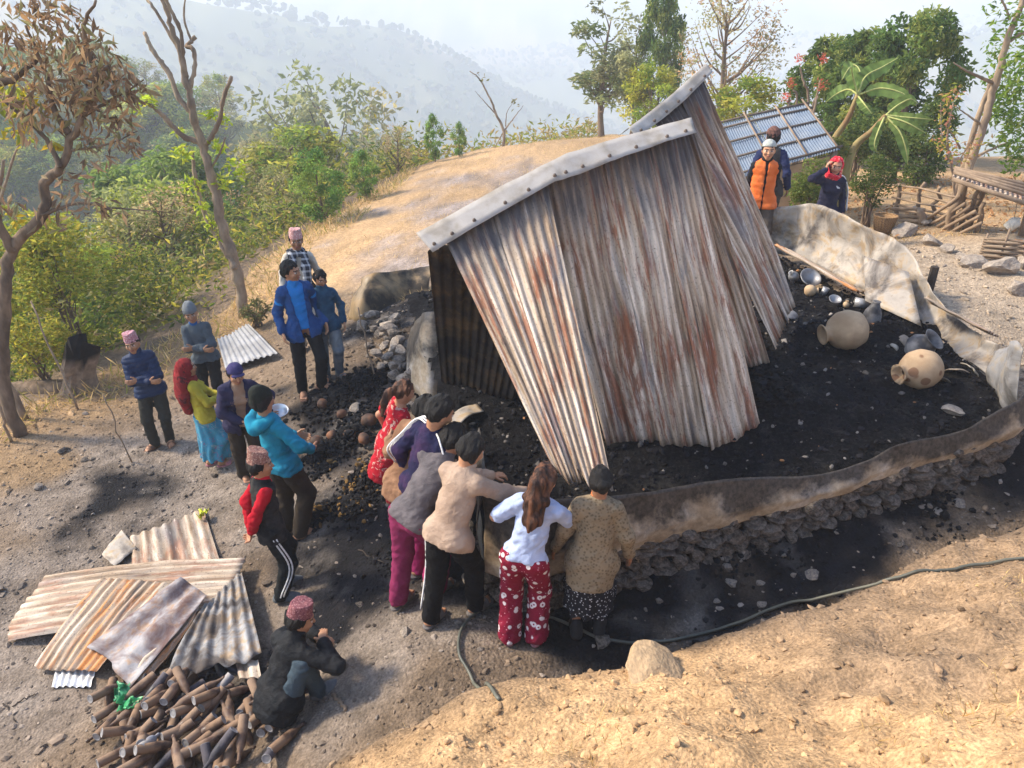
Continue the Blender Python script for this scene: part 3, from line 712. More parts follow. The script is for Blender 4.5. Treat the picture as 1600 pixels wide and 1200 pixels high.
class SDF:
    def __init__(s, h): s.h = h; s.ops = []; s.lo = np.full(3, 1e9); s.hi = np.full(3, -1e9); s.noise = []
    def _bb(s, lo, hi, op):
        if op == '+': s.lo = np.minimum(s.lo, lo); s.hi = np.maximum(s.hi, hi)
    def cone(s, a, b, ra, rb, k=.03, flat=None, op='+'):
        a = np.asarray(a, float); b = np.asarray(b, float); r = max(ra, rb)
        s._bb(np.minimum(a, b) - r, np.maximum(a, b) + r, op); s.ops.append(('cone', op, k, np.minimum(a, b) - r, np.maximum(a, b) + r, (a, b, ra, rb, flat))); return s
    def chain(s, pts, rad, k=.03, flat=None):
        for i in range(len(pts) - 1): s.cone(pts[i], pts[i + 1], rad[i], rad[i + 1], k, flat)
        return s
    def ell(s, c, r, M=None, k=.02, op='+'):
        c = np.asarray(c, float); r = np.asarray(r, float); m = float(max(r)); s._bb(c - m, c + m, op)
        s.ops.append(('ell', op, k, c - m, c + m, (c, r, np.eye(3) if M is None else np.asarray(M)))); return s
    def fn(s, f, op='x'): s.ops.append(('fn', op, 0, None, None, f)); return s      # 'x': intersect with f(p)<0
    def build(s):
        h = s.h; pad = .03 + 2 * h; lo = s.lo - pad; n = np.ceil((s.hi + pad - lo) / h).astype(int) + 1
        F = np.full(tuple(n), .3, np.float32); ax = [lo[i] + h * np.arange(n[i]) for i in range(3)]
        for kind, op, k, l, u, d in s.ops:
            if kind == 'fn':
                idx = np.argwhere(np.abs(F) < .2) if False else None
                X, Y, Z = ax[0][:, None, None], ax[1][None, :, None], ax[2][None, None, :]
                g = d(X, Y, Z); F = np.maximum(F, g.astype(np.float32) if hasattr(g, 'astype') else g); continue
            m = .06 + k
            a0 = np.clip(np.floor((l - m - lo) / h).astype(int), 0, n); a1 = np.clip(np.ceil((u + m - lo) / h).astype(int) + 1, 0, n)
            sl = tuple(slice(a0[i], a1[i]) for i in range(3))
            X, Y, Z = ax[0][sl[0]][:, None, None], ax[1][sl[1]][None, :, None], ax[2][sl[2]][None, None, :]
            if kind == 'cone':
                a, b, ra, rb, flat = d; q = [X - a[0], Y - a[1], Z - a[2]]; ba = b - a
                if flat is not None:
                    f, fac = np.asarray(flat[0], float), flat[1]; e = (q[0] * f[0] + q[1] * f[1] + q[2] * f[2]) * (fac - 1)
                    q = [q[i] + e * f[i] for i in range(3)]; ba = ba + (ba @ f) * (fac - 1) * f
                t = np.clip((q[0] * ba[0] + q[1] * ba[1] + q[2] * ba[2]) / (ba @ ba + 1e-12), 0, 1)
                D = np.sqrt((q[0] - t * ba[0]) ** 2 + (q[1] - t * ba[1]) ** 2 + (q[2] - t * ba[2]) ** 2) - (ra + (rb - ra) * t)
            else:
                c, r, M = d; q = [X - c[0], Y - c[1], Z - c[2]]; w = [q[0] * M[0, i] + q[1] * M[1, i] + q[2] * M[2, i] for i in range(3)]
                k0 = np.sqrt(sum((w[i] / r[i]) ** 2 for i in range(3))); k1 = np.sqrt(sum((w[i] / r[i] ** 2) ** 2 for i in range(3))) + 1e-9
                D = k0 * (k0 - 1) / k1
            D = D.astype(np.float32); B = F[sl]
            if op == '+':
                g = np.maximum(k - np.abs(B - D), 0) / max(k, 1e-6); F[sl] = np.minimum(B, D) - g * g * k * .25
            else: F[sl] = np.maximum(B, -D)
        if s.noise:
            I = np.argwhere(np.abs(F) < .028); P = lo + I * h; dv = 0
            for f in s.noise: dv = dv + f(P)
            F[I[:, 0], I[:, 1], I[:, 2]] += dv
        F[0], F[-1], F[:, 0], F[:, -1], F[:, :, 0], F[:, :, -1] = .3, .3, .3, .3, .3, .3
        return surface_nets(F, lo, h)

def unit(v): v = np.asarray(v, float); return v / (np.linalg.norm(v) + 1e-12)
def ik(a, b, l1, l2, pole):
    a, b = np.asarray(a, float), np.asarray(b, float); d = b - a; L = np.linalg.norm(d)
    if L > (l1 + l2) * .995: b = a + d / L * (l1 + l2) * .995; d = b - a; L = np.linalg.norm(d)
    x = (l1 * l1 - l2 * l2 + L * L) / (2 * L); y = math.sqrt(max(l1 * l1 - x * x, 0)); u = d / L
    p = np.asarray(pole, float); p = unit(p - u * (p @ u)); return a + u * x + p * y, b
def rotx(a): c, s = math.cos(a), math.sin(a); return np.array([[1, 0, 0], [0, c, -s], [0, s, c]])
def rotz(a): c, s = math.cos(a), math.sin(a); return np.array([[c, -s, 0], [s, c, 0], [0, 0, 1]])
def roty(a): c, s = math.cos(a), math.sin(a); return np.array([[c, 0, s], [0, 1, 0], [-s, 0, c]])
def cat(parts):
    V = []; Q = []; o = 0
    for v, q in parts: V.append(v); Q.append(q + o); o += len(v)
    return np.concatenate(V), np.concatenate(Q)

# cloth and skin materials
def mat_skin():
    n = NT('skin', .55, .35); v = n.co(); f = n.noise(v, 60, 3)
    c = n.mix(1.0, n.attr(), n.ramp(f, [(.3, .9), (.7, 1.1)]), 'MULTIPLY')
    n.b.inputs['Subsurface Weight'].default_value = 0.0
    return n.out(c)
mat_skin_ = mat_skin()
def cloth(name, c, c2=None, rough=.9, weave=260, var=.16, kind=None, c3=None, sc=20):
    n = NT('cloth_' + name, rough, .15); v = n.co(); w = n.noise(v, weave, 2); big = n.noise(v, 7, 4)
    k = c
    if kind == 'dots':
        d = n.vor(v, sc); k = n.mix(n.ramp(d, [(.22, 1.0), (.30, 0.0)]), c, c2)
    elif kind == 'flowers':
        d = n.vor(v, sc); a = n.vor(v, sc * 2.2); k = n.mix(n.ramp(d, [(.30, 1.0), (.36, 0.0)]), c, c2); k = n.mix(n.ramp(d, [(.10, 1.0), (.14, 0.0)]), k, c)
        k = n.mix(n.ramp(a, [(.12, 1.0), (.18, 0.0)]), k, c3 or c2)
    elif kind == 'motif':
        d = n.noise(v, sc, 4, .6, 1.5); k = n.mix(n.ramp(d, [(.55, 0.0), (.60, .8)]), c, c2)
        k = n.mix(n.ramp(n.noise(v, sc * 2.3, 3, .6, 1.0), [(.60, 0.0), (.64, .8)]), k, c3 or c)
    elif kind == 'plaid':
        x, y, z = n.sep(v); s1 = n.math('SINE', n.math('MULTIPLY', n.math('ADD', x, y), sc)); s2 = n.math('SINE', n.math('MULTIPLY', n.math('SUBTRACT', z, n.math('MULTIPLY', y, .3)), sc))
        m = n.math('ADD', n.ramp(s1, [(.48, 0.0), (.52, .5)]), n.ramp(s2, [(.48, 0.0), (.52, .5)])); k = n.mix(m, c, c2)
    elif kind == 'knit':
        d = n.vor(v, sc); k = n.mix(n.ramp(d, [(.2, .8), (.5, 0.0)]), c, c2)
    elif kind == 'topi':
        d = n.vor(v, sc, 'F1'); e = n.noise(v, sc * 1.6, 2); k = n.mix(n.ramp(d, [(.30, 1.0), (.42, 0.0)]), c, c2); k = n.mix(n.ramp(e, [(.56, 0.0), (.6, .8)]), k, c3 or c)
    elif c2: k = n.mix(n.ramp(big, [(.42, 0.0), (.60, 1.0)]), c, c2)
    k = n.mix(1.0, k, n.ramp(big, [(.25, 1 - var), (.75, 1 + var)]), 'MULTIPLY')
    cr = n.noise(v, 26, 4, .6, 1.2); n.bump(n.math('ADD', n.math('ADD', n.math('MULTIPLY', big, 1.5), n.math('MULTIPLY', cr, 1.3)), n.math('MULTIPLY', w, .5)), .6, .012)
    return n.out(k)
SOLE = mat_plain('sandal_rubber', (.13, .12, .115), .8); SOLE_B = mat_plain('brown_sandal', (.16, .09, .06), .8); SOLE_P = mat_plain('pink_sandal', (.36, .16, .18), .8); SOLE_S = mat_plain('grey_shoe', (.11, .125, .135), .8)
HAIR = mat_plain('black_hair', (.009, .008, .0075), .6, .25, .6, 160, 1.0, 0, .012, None, 4, (1, 1, .12)); HAIR_B = mat_plain('brown_streaked_hair', (.028, .013, .009), .6, .25, .6, 90, 1.0, 0, .012, (.15, .062, .03), 22, (1, 1, .10))
STRIPE = mat_plain('white_stripe', (.75, .74, .72), .8)

def hand_sdf(w, d, nrm, right, curl, sc_, part=None):
    w = np.asarray(w, float); d = unit(d); nrm = unit(np.asarray(nrm, float) - d * (np.asarray(nrm, float) @ d)); s = np.cross(d, nrm) * (1 if right else -1)
    S = SDF(.0048); q = sc_
    S.cone(w - d * .03 * q, w + d * .015 * q, .024 * q, .025 * q, .02)
    S.cone(w + d * .02 * q, w + d * .075 * q, .030 * q, .036 * q, .02, (nrm, 2.3))
    c1, c2 = curl
    for off, L in ((.029, .068), (.010, .078), (-.010, .072), (-.028, .056)):
        b = w + (d * .088 + s * off) * q; e1 = d * math.cos(c1) + nrm * math.sin(c1); e2 = d * math.cos(c1 + c2) + nrm * math.sin(c1 + c2)
        m = b + e1 * L * .5 * q; S.chain([b - d * .012 * q, m, m + e2 * L * .5 * q], [.0095 * q, .0088 * q, .0072 * q], .006)
    b = w + (d * .028 + s * .028) * q; e = unit(d * .65 + s * .7 + nrm * .25); m = b + e * .038 * q
    S.chain([w + d * .015 * q + s * .012 * q, b, m, m + unit(e + d * .6) * .03 * q], [.016 * q, .014 * q, .011 * q, .009 * q], .008)
    return S.build()
def foot_sdf(an, yaw, sc_, kind, grow=0.0, toes=True):
    """an: ankle joint; yaw: toe direction in the body's frame"""
    f = np.array([math.sin(yaw), math.cos(yaw), 0]); r = np.array([f[1], -f[0], 0]); z0 = an[2] - .072 * sc_
    g = np.array([an[0], an[1], z0]); S = SDF(.007 if grow else .006); q = sc_
    S.cone(an + [0, 0, .06 * q], g + np.array([0, 0, .035 * q]) - f * .02, .034 * q + grow, .034 * q + grow, .03)
    S.cone(g + [0, 0, .030 * q] - f * .035 * q, g + f * .10 * q + [0, 0, .026 * q], .030 * q + grow, .036 * q + grow, .03, ((0, 0, 1), 1.35))
    S.cone(an + [0, 0, 0], g + f * .11 * q + [0, 0, .024 * q], .034 * q + grow, .026 * q + grow, .03)
    if grow: S.cone(g + f * .10 * q + [0, 0, .026 * q], g + f * .15 * q + [0, 0, .024 * q], .038 * q + grow, .030 * q + grow, .03, ((0, 0, 1), 1.3))
    else:
        for i, (o, L, rr) in enumerate(((-.026, .052, .013), (-.006, .050, .010), (.010, .044, .009), (.022, .036, .0085), (.033, .027, .008))):
            sd = 1 if an[0] > 0 else -1                            # big toe on the inside
            b = g + f * .11 * q + r * o * sd * q + [0, 0, .016 * q]; S.cone(b, b + f * L * q, rr * q + .002, rr * q, .008)
    S.fn(lambda X, Y, Z: z0 - Z + 0 * X * Y)
    return S.build()
def sole_sdf(an, yaw, sc_, strap):
    f = np.array([math.sin(yaw), math.cos(yaw), 0]); r = np.array([f[1], -f[0], 0]); q = sc_; z0 = an[2] - .072 * q
    g = np.array([an[0], an[1], z0]); S = SDF(.007)
    S.cone(g - f * .045 * q, g + f * .14 * q, .040 * q, .050 * q, .02)
    S.fn(lambda X, Y, Z: np.abs(Z - (z0 - .006)) - .012 + 0 * X * Y)
    A = S.build(); out = [A]
    if strap == 'slide':
        T = SDF(.006); T.cone(g + f * .05 * q + [0, 0, .02 * q], g + f * .105 * q + [0, 0, .018 * q], .052 * q, .054 * q, .01, ((0, 0, 1), 1.15))
        fv = f
        T.fn(lambda X, Y, Z: np.maximum(np.maximum(z0 - Z, ((X - g[0]) * fv[0] + (Y - g[1]) * fv[1]) - .115 * q), .04 * q - ((X - g[0]) * fv[0] + (Y - g[1]) * fv[1])))
        out.append(T.build())
    else:
        tip = g + f * .118 * q + [0, 0, .012]
        for sd in (-1, 1):
            V, Fq = tube([tip, g + f * .08 * q + r * .022 * sd * q + [0, 0, .052 * q], g + f * .02 * q + r * .046 * sd * q + [0, 0, .004]], .006, 6, False)
            out.append((V, np.array(Fq)))
    return cat(out)

HEADS = []
def person(foot_px, head_px=None, yaw=180, H=None, lean=0, side=0, head=(0, 0), la='hang', ra='hang', feet=None, top=None, bottom=None, hat=None, shoes=('flip', SOLE), label='', skin=(.30, .155, .085), hip=None,
           extra=None, pos=None, hands=None, group=None, build=.93, inner=None, vest=None, female=False, face=None, fitH=True):
    base = np.array(pos) if pos is not None else ground(*foot_px)
    if H is None: H = float(above(*head_px, base)[2] - base[2])
    th = R(yaw)
    if face is not None:                                            # settle stature and stoop so that the head sits where it does
        best = None; c0, s0 = math.cos(-th), math.sin(-th)
        for Hk in np.linspace(.90, 1.06, 9) * (1.0 if fitH else 0) + (0 if fitH else 1):
            for dl in np.linspace(-12, 14, 14):
                for ds in np.linspace(-11, 11, 12):
                    q_ = H * Hk / 1.65; Tm = rotx(-R(lean + dl)) @ roty(R(side + ds)); hz_ = .865 if hip is None else hip[1]
                    p = np.array([0, (0 if hip is None else hip[0]), hz_]) * q_ + Tm @ (np.array([0, .012, .67]) * q_)
                    w = np.array([c0 * p[0] - s0 * p[1], s0 * p[0] + c0 * p[1], p[2] - CAM_Z]) + base; dep = w[1] * CP - w[2] * SP
                    e = math.hypot(800 + w[0] / dep * FPX - face[0], 600 - (w[1] * SP + w[2] * CP) / dep * FPX - face[1]) + abs(dl) * .7 + abs(ds) * .6 + abs(Hk - 1) * 110
                    if best is None or e < best[0]: best = (e, Hk, dl, ds)
        _, Hk, dl, ds = best; H *= Hk; lean += dl; side += ds
    q = H / 1.65
    root = empty('person', tuple(base), -th, label, 'person', group)
    hz = .865 * q if hip is None else hip[1] * q; hy = 0 if hip is None else hip[0] * q
    HC = np.array([0, hy, hz]); T = rotz(0) @ rotx(-R(lean)) @ roty(R(side))
    def tp(x, y, z): return HC + T @ (np.array([x, y, z - .865]) * q)      # torso frame, given as if standing
    feet = feet or ((-.085, .0, 5), (.085, .0, -5))
    hipj = [HC + T @ np.array([s * .085 * q, 0, -.01 * q]) for s in (-1, 1)]
    ank = [np.array([feet[i][0] * q, feet[i][1] * q, (.085 if len(feet[i]) < 4 else feet[i][3]) * q]) for i in (0, 1)]
    # each foot stands on the ground under it
    c_, s_ = math.cos(-th), math.sin(-th)
    for i in (0, 1):
        wx = base[0] + c_ * ank[i][0] - s_ * ank[i][1]; wy = base[1] + s_ * ank[i][0] + c_ * ank[i][1]
        ank[i][2] += np.clip(gz(wx, wy) - base[2], -.18, .18)
    kne = []
    for i, s in enumerate((-1, 1)):
        kp, a2 = ik(hipj[i], ank[i], .405 * q, .395 * q, (s * .18, 1.0, .15)); kne.append(kp); ank[i] = a2
    sh = [tp(s * .152 * build, -.005, 1.318) for s in (-1, 1)]
    P = {'hang': [(.245, .03, .86), (.3, -1, 0)], 'cross': [(-.06, .20, 1.10), (.8, -.1, -.6)], 'behind': [(.03, -.17, .87), (1, -.6, 0)], 'fwd': [(.16, .42, 1.02), (.5, -.4, -.8)], 'pocket': [(.2, .08, .92), (.8, -1, 0)], 'front': [(.04, .24, 1.0), (.9, -.3, -.4)]}
    elb, wri = [], []
    for i, (s, a) in enumerate(((-1, la), (1, ra))):
        if isinstance(a, str):
            w, pl = P[a]; w = tp(w[0] * s, w[1] + (.03 if a == 'cross' and s > 0 else 0), w[2] - (.04 if a == 'cross' and s > 0 else 0)); pl = T @ np.array([pl[0] * s, pl[1], pl[2]])
        else: w = np.array(a[0], float) * q; pl = np.array(a[1], float)
        e, w = ik(sh[i], w, .275 * q, .245 * q, pl); elb.append(e); wri.append(w)
    # ---- body
    hc = tp(0, .012, 1.535); hp, hyw = R(head[0]), R(head[1]); HM = rotz(-hyw) @ rotx(-hp) @ (T if abs(lean) < 1 else rotx(-R(lean * .5)))
    hs = q * 1.07
    def hd(x, y, z): return hc + HM @ (np.array([x, y, z]) * hs)
    B = SDF(.012)
    B.cone(tp(0, 0, .90), tp(0, 0, 1.10), .112 * q, .104 * q, .04, (T[:, 1], 1.3)); B.cone(tp(0, 0, 1.12), tp(0, 0, 1.27), .108 * q, .115 * q, .05, (T[:, 1], 1.4)); [B.cone(tp(s * .02, -.01, 1.375), tp(s * .125, -.005, 1.318), .040 * q, .042 * q, .05) for s in (-1, 1)]
    B.cone(tp(0, 0, 1.34), hd(0, -.012, -.07), .054 * q, .05 * q, .03)
    for i in (0, 1):
        B.chain([sh[i], elb[i], wri[i]], [.045 * q, .036 * q, .025 * q], .03)
        B.chain([hipj[i], kne[i], ank[i]], [.074 * q, .050 * q, .034 * q], .04)
    parts = [B.build()]
    Hs = SDF(.0055); HT = HM
    Hs.ell(hd(0, -.012, .028), np.array([.074, .090, .082]) * hs, HT, .02).ell(hd(0, .016, -.032), np.array([.058, .070, .078]) * hs, HT, .04).ell(hd(0, .052, -.088), np.array([.026, .022, .020]) * hs, HT, .03)
    Hs.cone(hd(0, .084, .012), hd(0, .100, -.022), .008 * hs, .013 * hs, .014)
    for s in (-1, 1):
        Hs.ell(hd(s * .073, -.008, -.008), np.array([.010, .019, .031]) * hs, HT, .008)
        Hs.ell(hd(s * .040, .060, -.020), np.array([.024, .022, .022]) * hs, HT, .02)
        Hs.cone(hd(s * .012, .083, .030), hd(s * .045, .072, .030), .009 * hs, .008 * hs, .012)
        Hs.ell(hd(s * .031, .093, .010), np.array([.016, .013, .010]) * hs, HT, .004, '-'); Hs.ell(hd(s * .031, .074, .010), np.array([.016, .013, .012]) * hs, HT, .003)
        Hs.cone(hd(s * .016, .084, -.052), hd(0, .089, -.052), .006 * hs, .008 * hs, .008)
    Hs.cone(hd(0, -.012, -.06), tp(0, 0, 1.36), .052 * hs, .054 * q, .03)
    hv = Hs.build(); parts.append(hv)
    hn = hands or {}; skin = tuple(min(1, k * 1.22) for k in skin)
    for i, s in enumerate((-1, 1)):
        d = unit(wri[i] - elb[i]); n0 = np.array([-s, 0.2, 0.0]); a = la if i == 0 else ra
        cu = (.35, .5)
        if isinstance(a, str) and a == 'cross': n0 = np.array([0, -1, 0.1]); cu = (.3, .6)
        if isinstance(a, str) and a == 'behind': n0 = np.array([0, -1, 0.2]); cu = (.5, .9)
        if i in hn: d = unit(hn[i][0]) if hn[i][0] is not None else d; n0 = np.array(hn[i][1]); cu = hn[i][2]
        parts.append(hand_sdf(wri[i], d, n0, s > 0, cu, q))
    shoe_k, shoe_m = shoes
    for i in (0, 1): parts.append(foot_sdf(ank[i], R(feet[i][2]), q, shoe_k))
    V, Q = cat(parts)
    col = np.tile(np.array(skin, float), (len(V), 1)); n0 = len(parts[0][0]); n1 = n0 + len(parts[1][0])
    L = ((V[n0:n1] - hc) @ HM) / hs; c = col[n0:n1]
    ax = np.abs(L[:, 0]); y, z = L[:, 1], L[:, 2]
    def paint(m, k, w=1.0): c[m] = c[m] * (1 - w) + np.array(k) * w
    paint((y > .055) & (ax < .05) & (z < -.02) & (z > -.10), (skin[0] * .86, skin[1] * .78, skin[2] * .74), .5)
    paint((np.abs(z + .052) < .009) & (ax < .023) & (y > .07), (.27, .085, .065), .85)
    paint((np.abs(z - .010) < .0085) & (np.abs(ax - .031) < .016) & (y > .06), (.55, .50, .46), .8)
    paint((np.abs(z - .010) < .0085) & (np.abs(ax - .031) < .0075) & (y > .06), (.012, .009, .008), 1)
    paint((np.abs(z - .031) < .006) & (np.abs(ax - .031) < .021) & (y > .06), (.02, .015, .012), .9)
    body = mk('body', V, Q, mat_skin_, root, col=col)
    # ---- clothes
    def wr(amp, fr=(9, 9, 15), sd=0):
        def f(p):
            w = p + .03 * np.stack([vnoise(p * 6 + sd, sd + 9), vnoise(p * 6 + sd + 5, sd + 9), vnoise(p * 6 + sd + 11, sd + 9)], -1); s_ = np.stack([w[:, 0] + .6 * w[:, 2], w[:, 1] + .4 * w[:, 2], w[:, 2] - .7 * w[:, 0]], -1)
            return amp * (.7 * fbm(p * np.array(fr) * .7 + sd * 7.7, 2, sd) - 1.5 * np.abs(vnoise(s_ * np.array(fr) * 1.15 + sd, sd + 3)) - .8 * np.abs(vnoise(s_ * np.array(fr) * 2.1 + sd, sd + 4)) + .7)
        return f
    sd = int(abs(base[0] * 100)) % 50
    def top_sdf(g, hem, sleeve=1.0, flare=0.0, hres=.009, neck=True, sl=None, arms=True):
        S = SDF(hres); ty = T[:, 1]; w = build
        S.cone(tp(0, 0, hem + .03), tp(0, 0, 1.10), (.122 * w + flare) * q + g, .116 * q * w + g, .05, (ty, 1.26)); S.cone(tp(0, 0, 1.10), tp(0, 0, 1.27), .118 * q * w + g, .128 * q * w + g, .05, (ty, 1.36)); [S.cone(tp(s * .02, -.01, 1.360), tp(s * .130 * w, -.005, 1.312), .040 * q + g * .6, .044 * q + g * .6, .05) for s in (-1, 1)]
        [S.cone(hipj[i], hipj[i] * .86 + kne[i] * .14, .090 * q + g, .088 * q + g + flare * q * .5, .06) for i in (0, 1)] if hem < .88 else None
        if female:
            for s in (-1, 1): S.ell(tp(s * .065, .085, 1.20), np.array([.07, .05, .065]) * q, T, .04)
        if arms:
            for i in (0, 1):
                if sleeve >= .99: S.chain([sh[i], elb[i], wri[i] - unit(wri[i] - elb[i]) * .012], [.043 * q + g * .9, .037 * q + g * .9, .030 * q + g * .7], .03)
                else: S.cone(sh[i], sh[i] * (1 - sleeve) + elb[i] * sleeve, .048 * q + g, .050 * q + g * 1.2, .035)
        up = T[:, 2]; hp_ = tp(0, 0, hem)
        if hip is None or True:
            # the hem cuts only the trunk, never a hanging sleeve
            wri_ = [(sh[i], elb[i], wri[i]) for i in (0, 1)] if arms else []
            def cut(X, Y, Z):
                D = -((X - hp_[0]) * up[0] + (Y - hp_[1]) * up[1] + (Z - hp_[2]) * up[2])
                for a, b, c3 in wri_:
                    for u, v_ in ((a, b), (b, c3)):
                        ba = v_ - u; t = np.clip(((X - u[0]) * ba[0] + (Y - u[1]) * ba[1] + (Z - u[2]) * ba[2]) / (ba @ ba), 0, 1)
                        dd = np.sqrt((X - u[0] - t * ba[0]) ** 2 + (Y - u[1] - t * ba[1]) ** 2 + (Z - u[2] - t * ba[2]) ** 2); D = np.where((dd < .075 * q) & (t > .0), np.minimum(D, dd - .06 * q), D)
                return D
            S.fn(cut)
        return S
    def collar(S, g, hgt=.05, r=.066):
        a, b = tp(0, .0, 1.36), tp(0, .012, 1.36 + hgt + .03); S.cone(a, b, r * q + g, (r - .006) * q + g, .015)
    kids = {}
    if bottom:
        kind, m, kw = bottom[0], bottom[1], (bottom[2] if len(bottom) > 2 else {})
        S = SDF(.0105); g = kw.get('g', .014)
        if kind == 'trousers':
            S.cone(tp(0, 0, .87), tp(0, 0, .97), .118 * q + g * .4, .110 * q, .05, (T[:, 1], 1.25))
            for i in (0, 1):
                e = ank[i] + unit(kne[i] - ank[i]) * kw.get('short', .0) * q - np.array([0, 0, .02 * q])
                S.chain([hipj[i], kne[i], e], [.084 * q + g, .056 * q + g * kw.get('knee', 1.2), .046 * q + g * kw.get('ankle', 1.2)], .022)
            zc = min(ank[0][2], ank[1][2]) - .045 * q
            S.fn(lambda X, Y, Z: zc - Z + 0 * X * Y)
            hm_ = min([s_[1].get('hem', .8) for s_ in (top, vest, inner) if s_] + [.9]) + .05
            if hip is None:
                hp2, up2 = tp(0, 0, hm_), T[:, 2]; S.fn(lambda X, Y, Z: (X - hp2[0]) * up2[0] + (Y - hp2[1]) * up2[1] + (Z - hp2[2]) * up2[2])
            S.noise.append(wr(.008, (11, 11, 15), sd + 1))
        else:
            hem = kw.get('hem', .15) * q; wd = kw.get('w', .20) * q
            am = (ank[0] + ank[1]) / 2
            S.cone(tp(0, 0, .92), tp(0, 0, .84), .105 * q, .142 * q, .04, (T[:, 1], 1.12)); S.cone(tp(0, 0, .80), np.array([am[0], am[1], hem + .0]), .148 * q, wd, .05, ((0, 1, 0), 1.05))
            for i in (0, 1): S.chain([hipj[i], kne[i], ank[i]], [.088 * q, .082 * q, .075 * q], .08)
            hm_ = min([s_[1].get('hem', .8) for s_ in (top, vest, inner) if s_] + [.9]) + .05; hp2, up2 = tp(0, 0, hm_), T[:, 2]
            S.fn(lambda X, Y, Z: (X - hp2[0]) * up2[0] + (Y - hp2[1]) * up2[1] + (Z - hp2[2]) * up2[2])
            hz_ = hem + float(am[2]) - .085 * q
            S.fn(lambda X, Y, Z: hz_ - Z + 0 * X * Y)
            S.noise.append(lambda p: .012 * np.sin(np.arctan2(p[:, 0] - am[0], p[:, 1] - am[1]) * 9 + 2 * vnoise(p * 5, sd)) * np.clip((.9 * q - p[:, 2]) * 1.6, 0, 1)); S.noise.append(wr(.006, (7, 7, 9), sd + 2))
        ob_ = mk('trousers' if kind == 'trousers' else 'skirt', *S.build(), m, root); kids['bottom'] = ob_
        if kw.get('stripe'):
            for i in kw.get('legs', (1,)):
                s = 1 if i else -1
                for o in kw['stripe']:
                    ptsl = [hipj[i] + [s * (.092 * q + g + .004), o, -.02], kne[i] + [s * (.060 * q + g * kw.get('knee', 1.2) + .010), o, 0], ank[i] + [s * (.046 * q + g * 1.2 + .010), o, .03]]
                    mk('stripe', *tube(spline(ptsl, 14), .007, 6), STRIPE, ob_)
    def shell(name, spec):
        m, kw = spec; g = kw.get('g', .020) * .74; hem = kw.get('hem', .80)
        S = top_sdf(g, hem, kw.get('sleeve', 1.0), kw.get('flare', .008), arms=kw.get('arms', True))
        if kw.get('collar'): collar(S, g * .4, kw['collar'])
        if kw.get('open'):
            wo_, ti = kw['open'], T.T; oh = tp(0, 0, 0)
            def op(X, Y, Z):
                x = (X - HC[0]) * T[0, 0] + (Y - HC[1]) * T[1, 0] + (Z - HC[2]) * T[2, 0]; y = (X - HC[0]) * T[0, 1] + (Y - HC[1]) * T[1, 1] + (Z - HC[2]) * T[2, 1]; z = ((X - HC[0]) * T[0, 2] + (Y - HC[1]) * T[1, 2] + (Z - HC[2]) * T[2, 2]) / q + .865
                near = np.ones(np.broadcast(X, Y, Z).shape, bool)
                for i in (0, 1):
                    for u, v_ in ((sh[i], elb[i]), (elb[i], wri[i])):
                        ba = v_ - u; t = np.clip(((X - u[0]) * ba[0] + (Y - u[1]) * ba[1] + (Z - u[2]) * ba[2]) / (ba @ ba), 0, 1)
                        near &= ((X - u[0] - t * ba[0]) ** 2 + (Y - u[1] - t * ba[1]) ** 2 + (Z - u[2] - t * ba[2]) ** 2) > (.075 * q) ** 2
                hw = wo_ * q * np.clip(.55 + (z - .85) * .9, .3, 1.25)
                D = np.minimum(np.minimum(hw - np.abs(x), y - .02 * q), .3)
                return np.where(near, D, -.3)
            S.fn(op)
        if kw.get('neckcut'):
            nc = tp(0, .05, 1.395); S.ell(nc, np.array([.075, .085, .05]) * q, T, .01, '-')
        if kw.get('quilt'):
            up = T[:, 2]; qp, qa = kw['quilt'] if isinstance(kw['quilt'], tuple) else (.055, .009); S.noise.append(lambda p: -qa * np.abs(np.sin(((p - HC) @ up) / qp * math.pi)) ** .6 + qa * .5)
        S.noise.append(wr(kw.get('wr', .0085), kw.get('fr', (11, 11, 17)), sd))
        return mk(name, *S.build(), m, root)
    if inner: kids['inner'] = shell('shirt', inner)
    if top: kids['top'] = shell(top[2] if len(top) > 2 else 'jacket', top[:2])
    if vest: kids['vest'] = shell('vest', vest)
    # ---- footwear
    if shoe_k in ('flip', 'slide'):
        for i in (0, 1): mk('sandal', *sole_sdf(ank[i], R(feet[i][2]), q, shoe_k), shoe_m, root)
    elif shoe_k == 'shoe':
        for i in (0, 1): mk('shoe', *foot_sdf(ank[i], R(feet[i][2]), q, 'x', .010), shoe_m, root)
    # ---- hair and hats
    def hfn(f):                                                     # f in head coordinates
        def g(X, Y, Z):
            dx, dy, dz = X - hc[0], Y - hc[1], Z - hc[2]; return f(*[(dx * HM[0, i] + dy * HM[1, i] + dz * HM[2, i]) / hs for i in range(3)]) * hs
        return g
    strands = lambda p: .005 * vnoise(((p - hc) @ HM) * np.array([90, 60, 18]), 5) + .012 * vnoise(((p - hc) @ HM) * np.array([34, 34, 16]), 6)
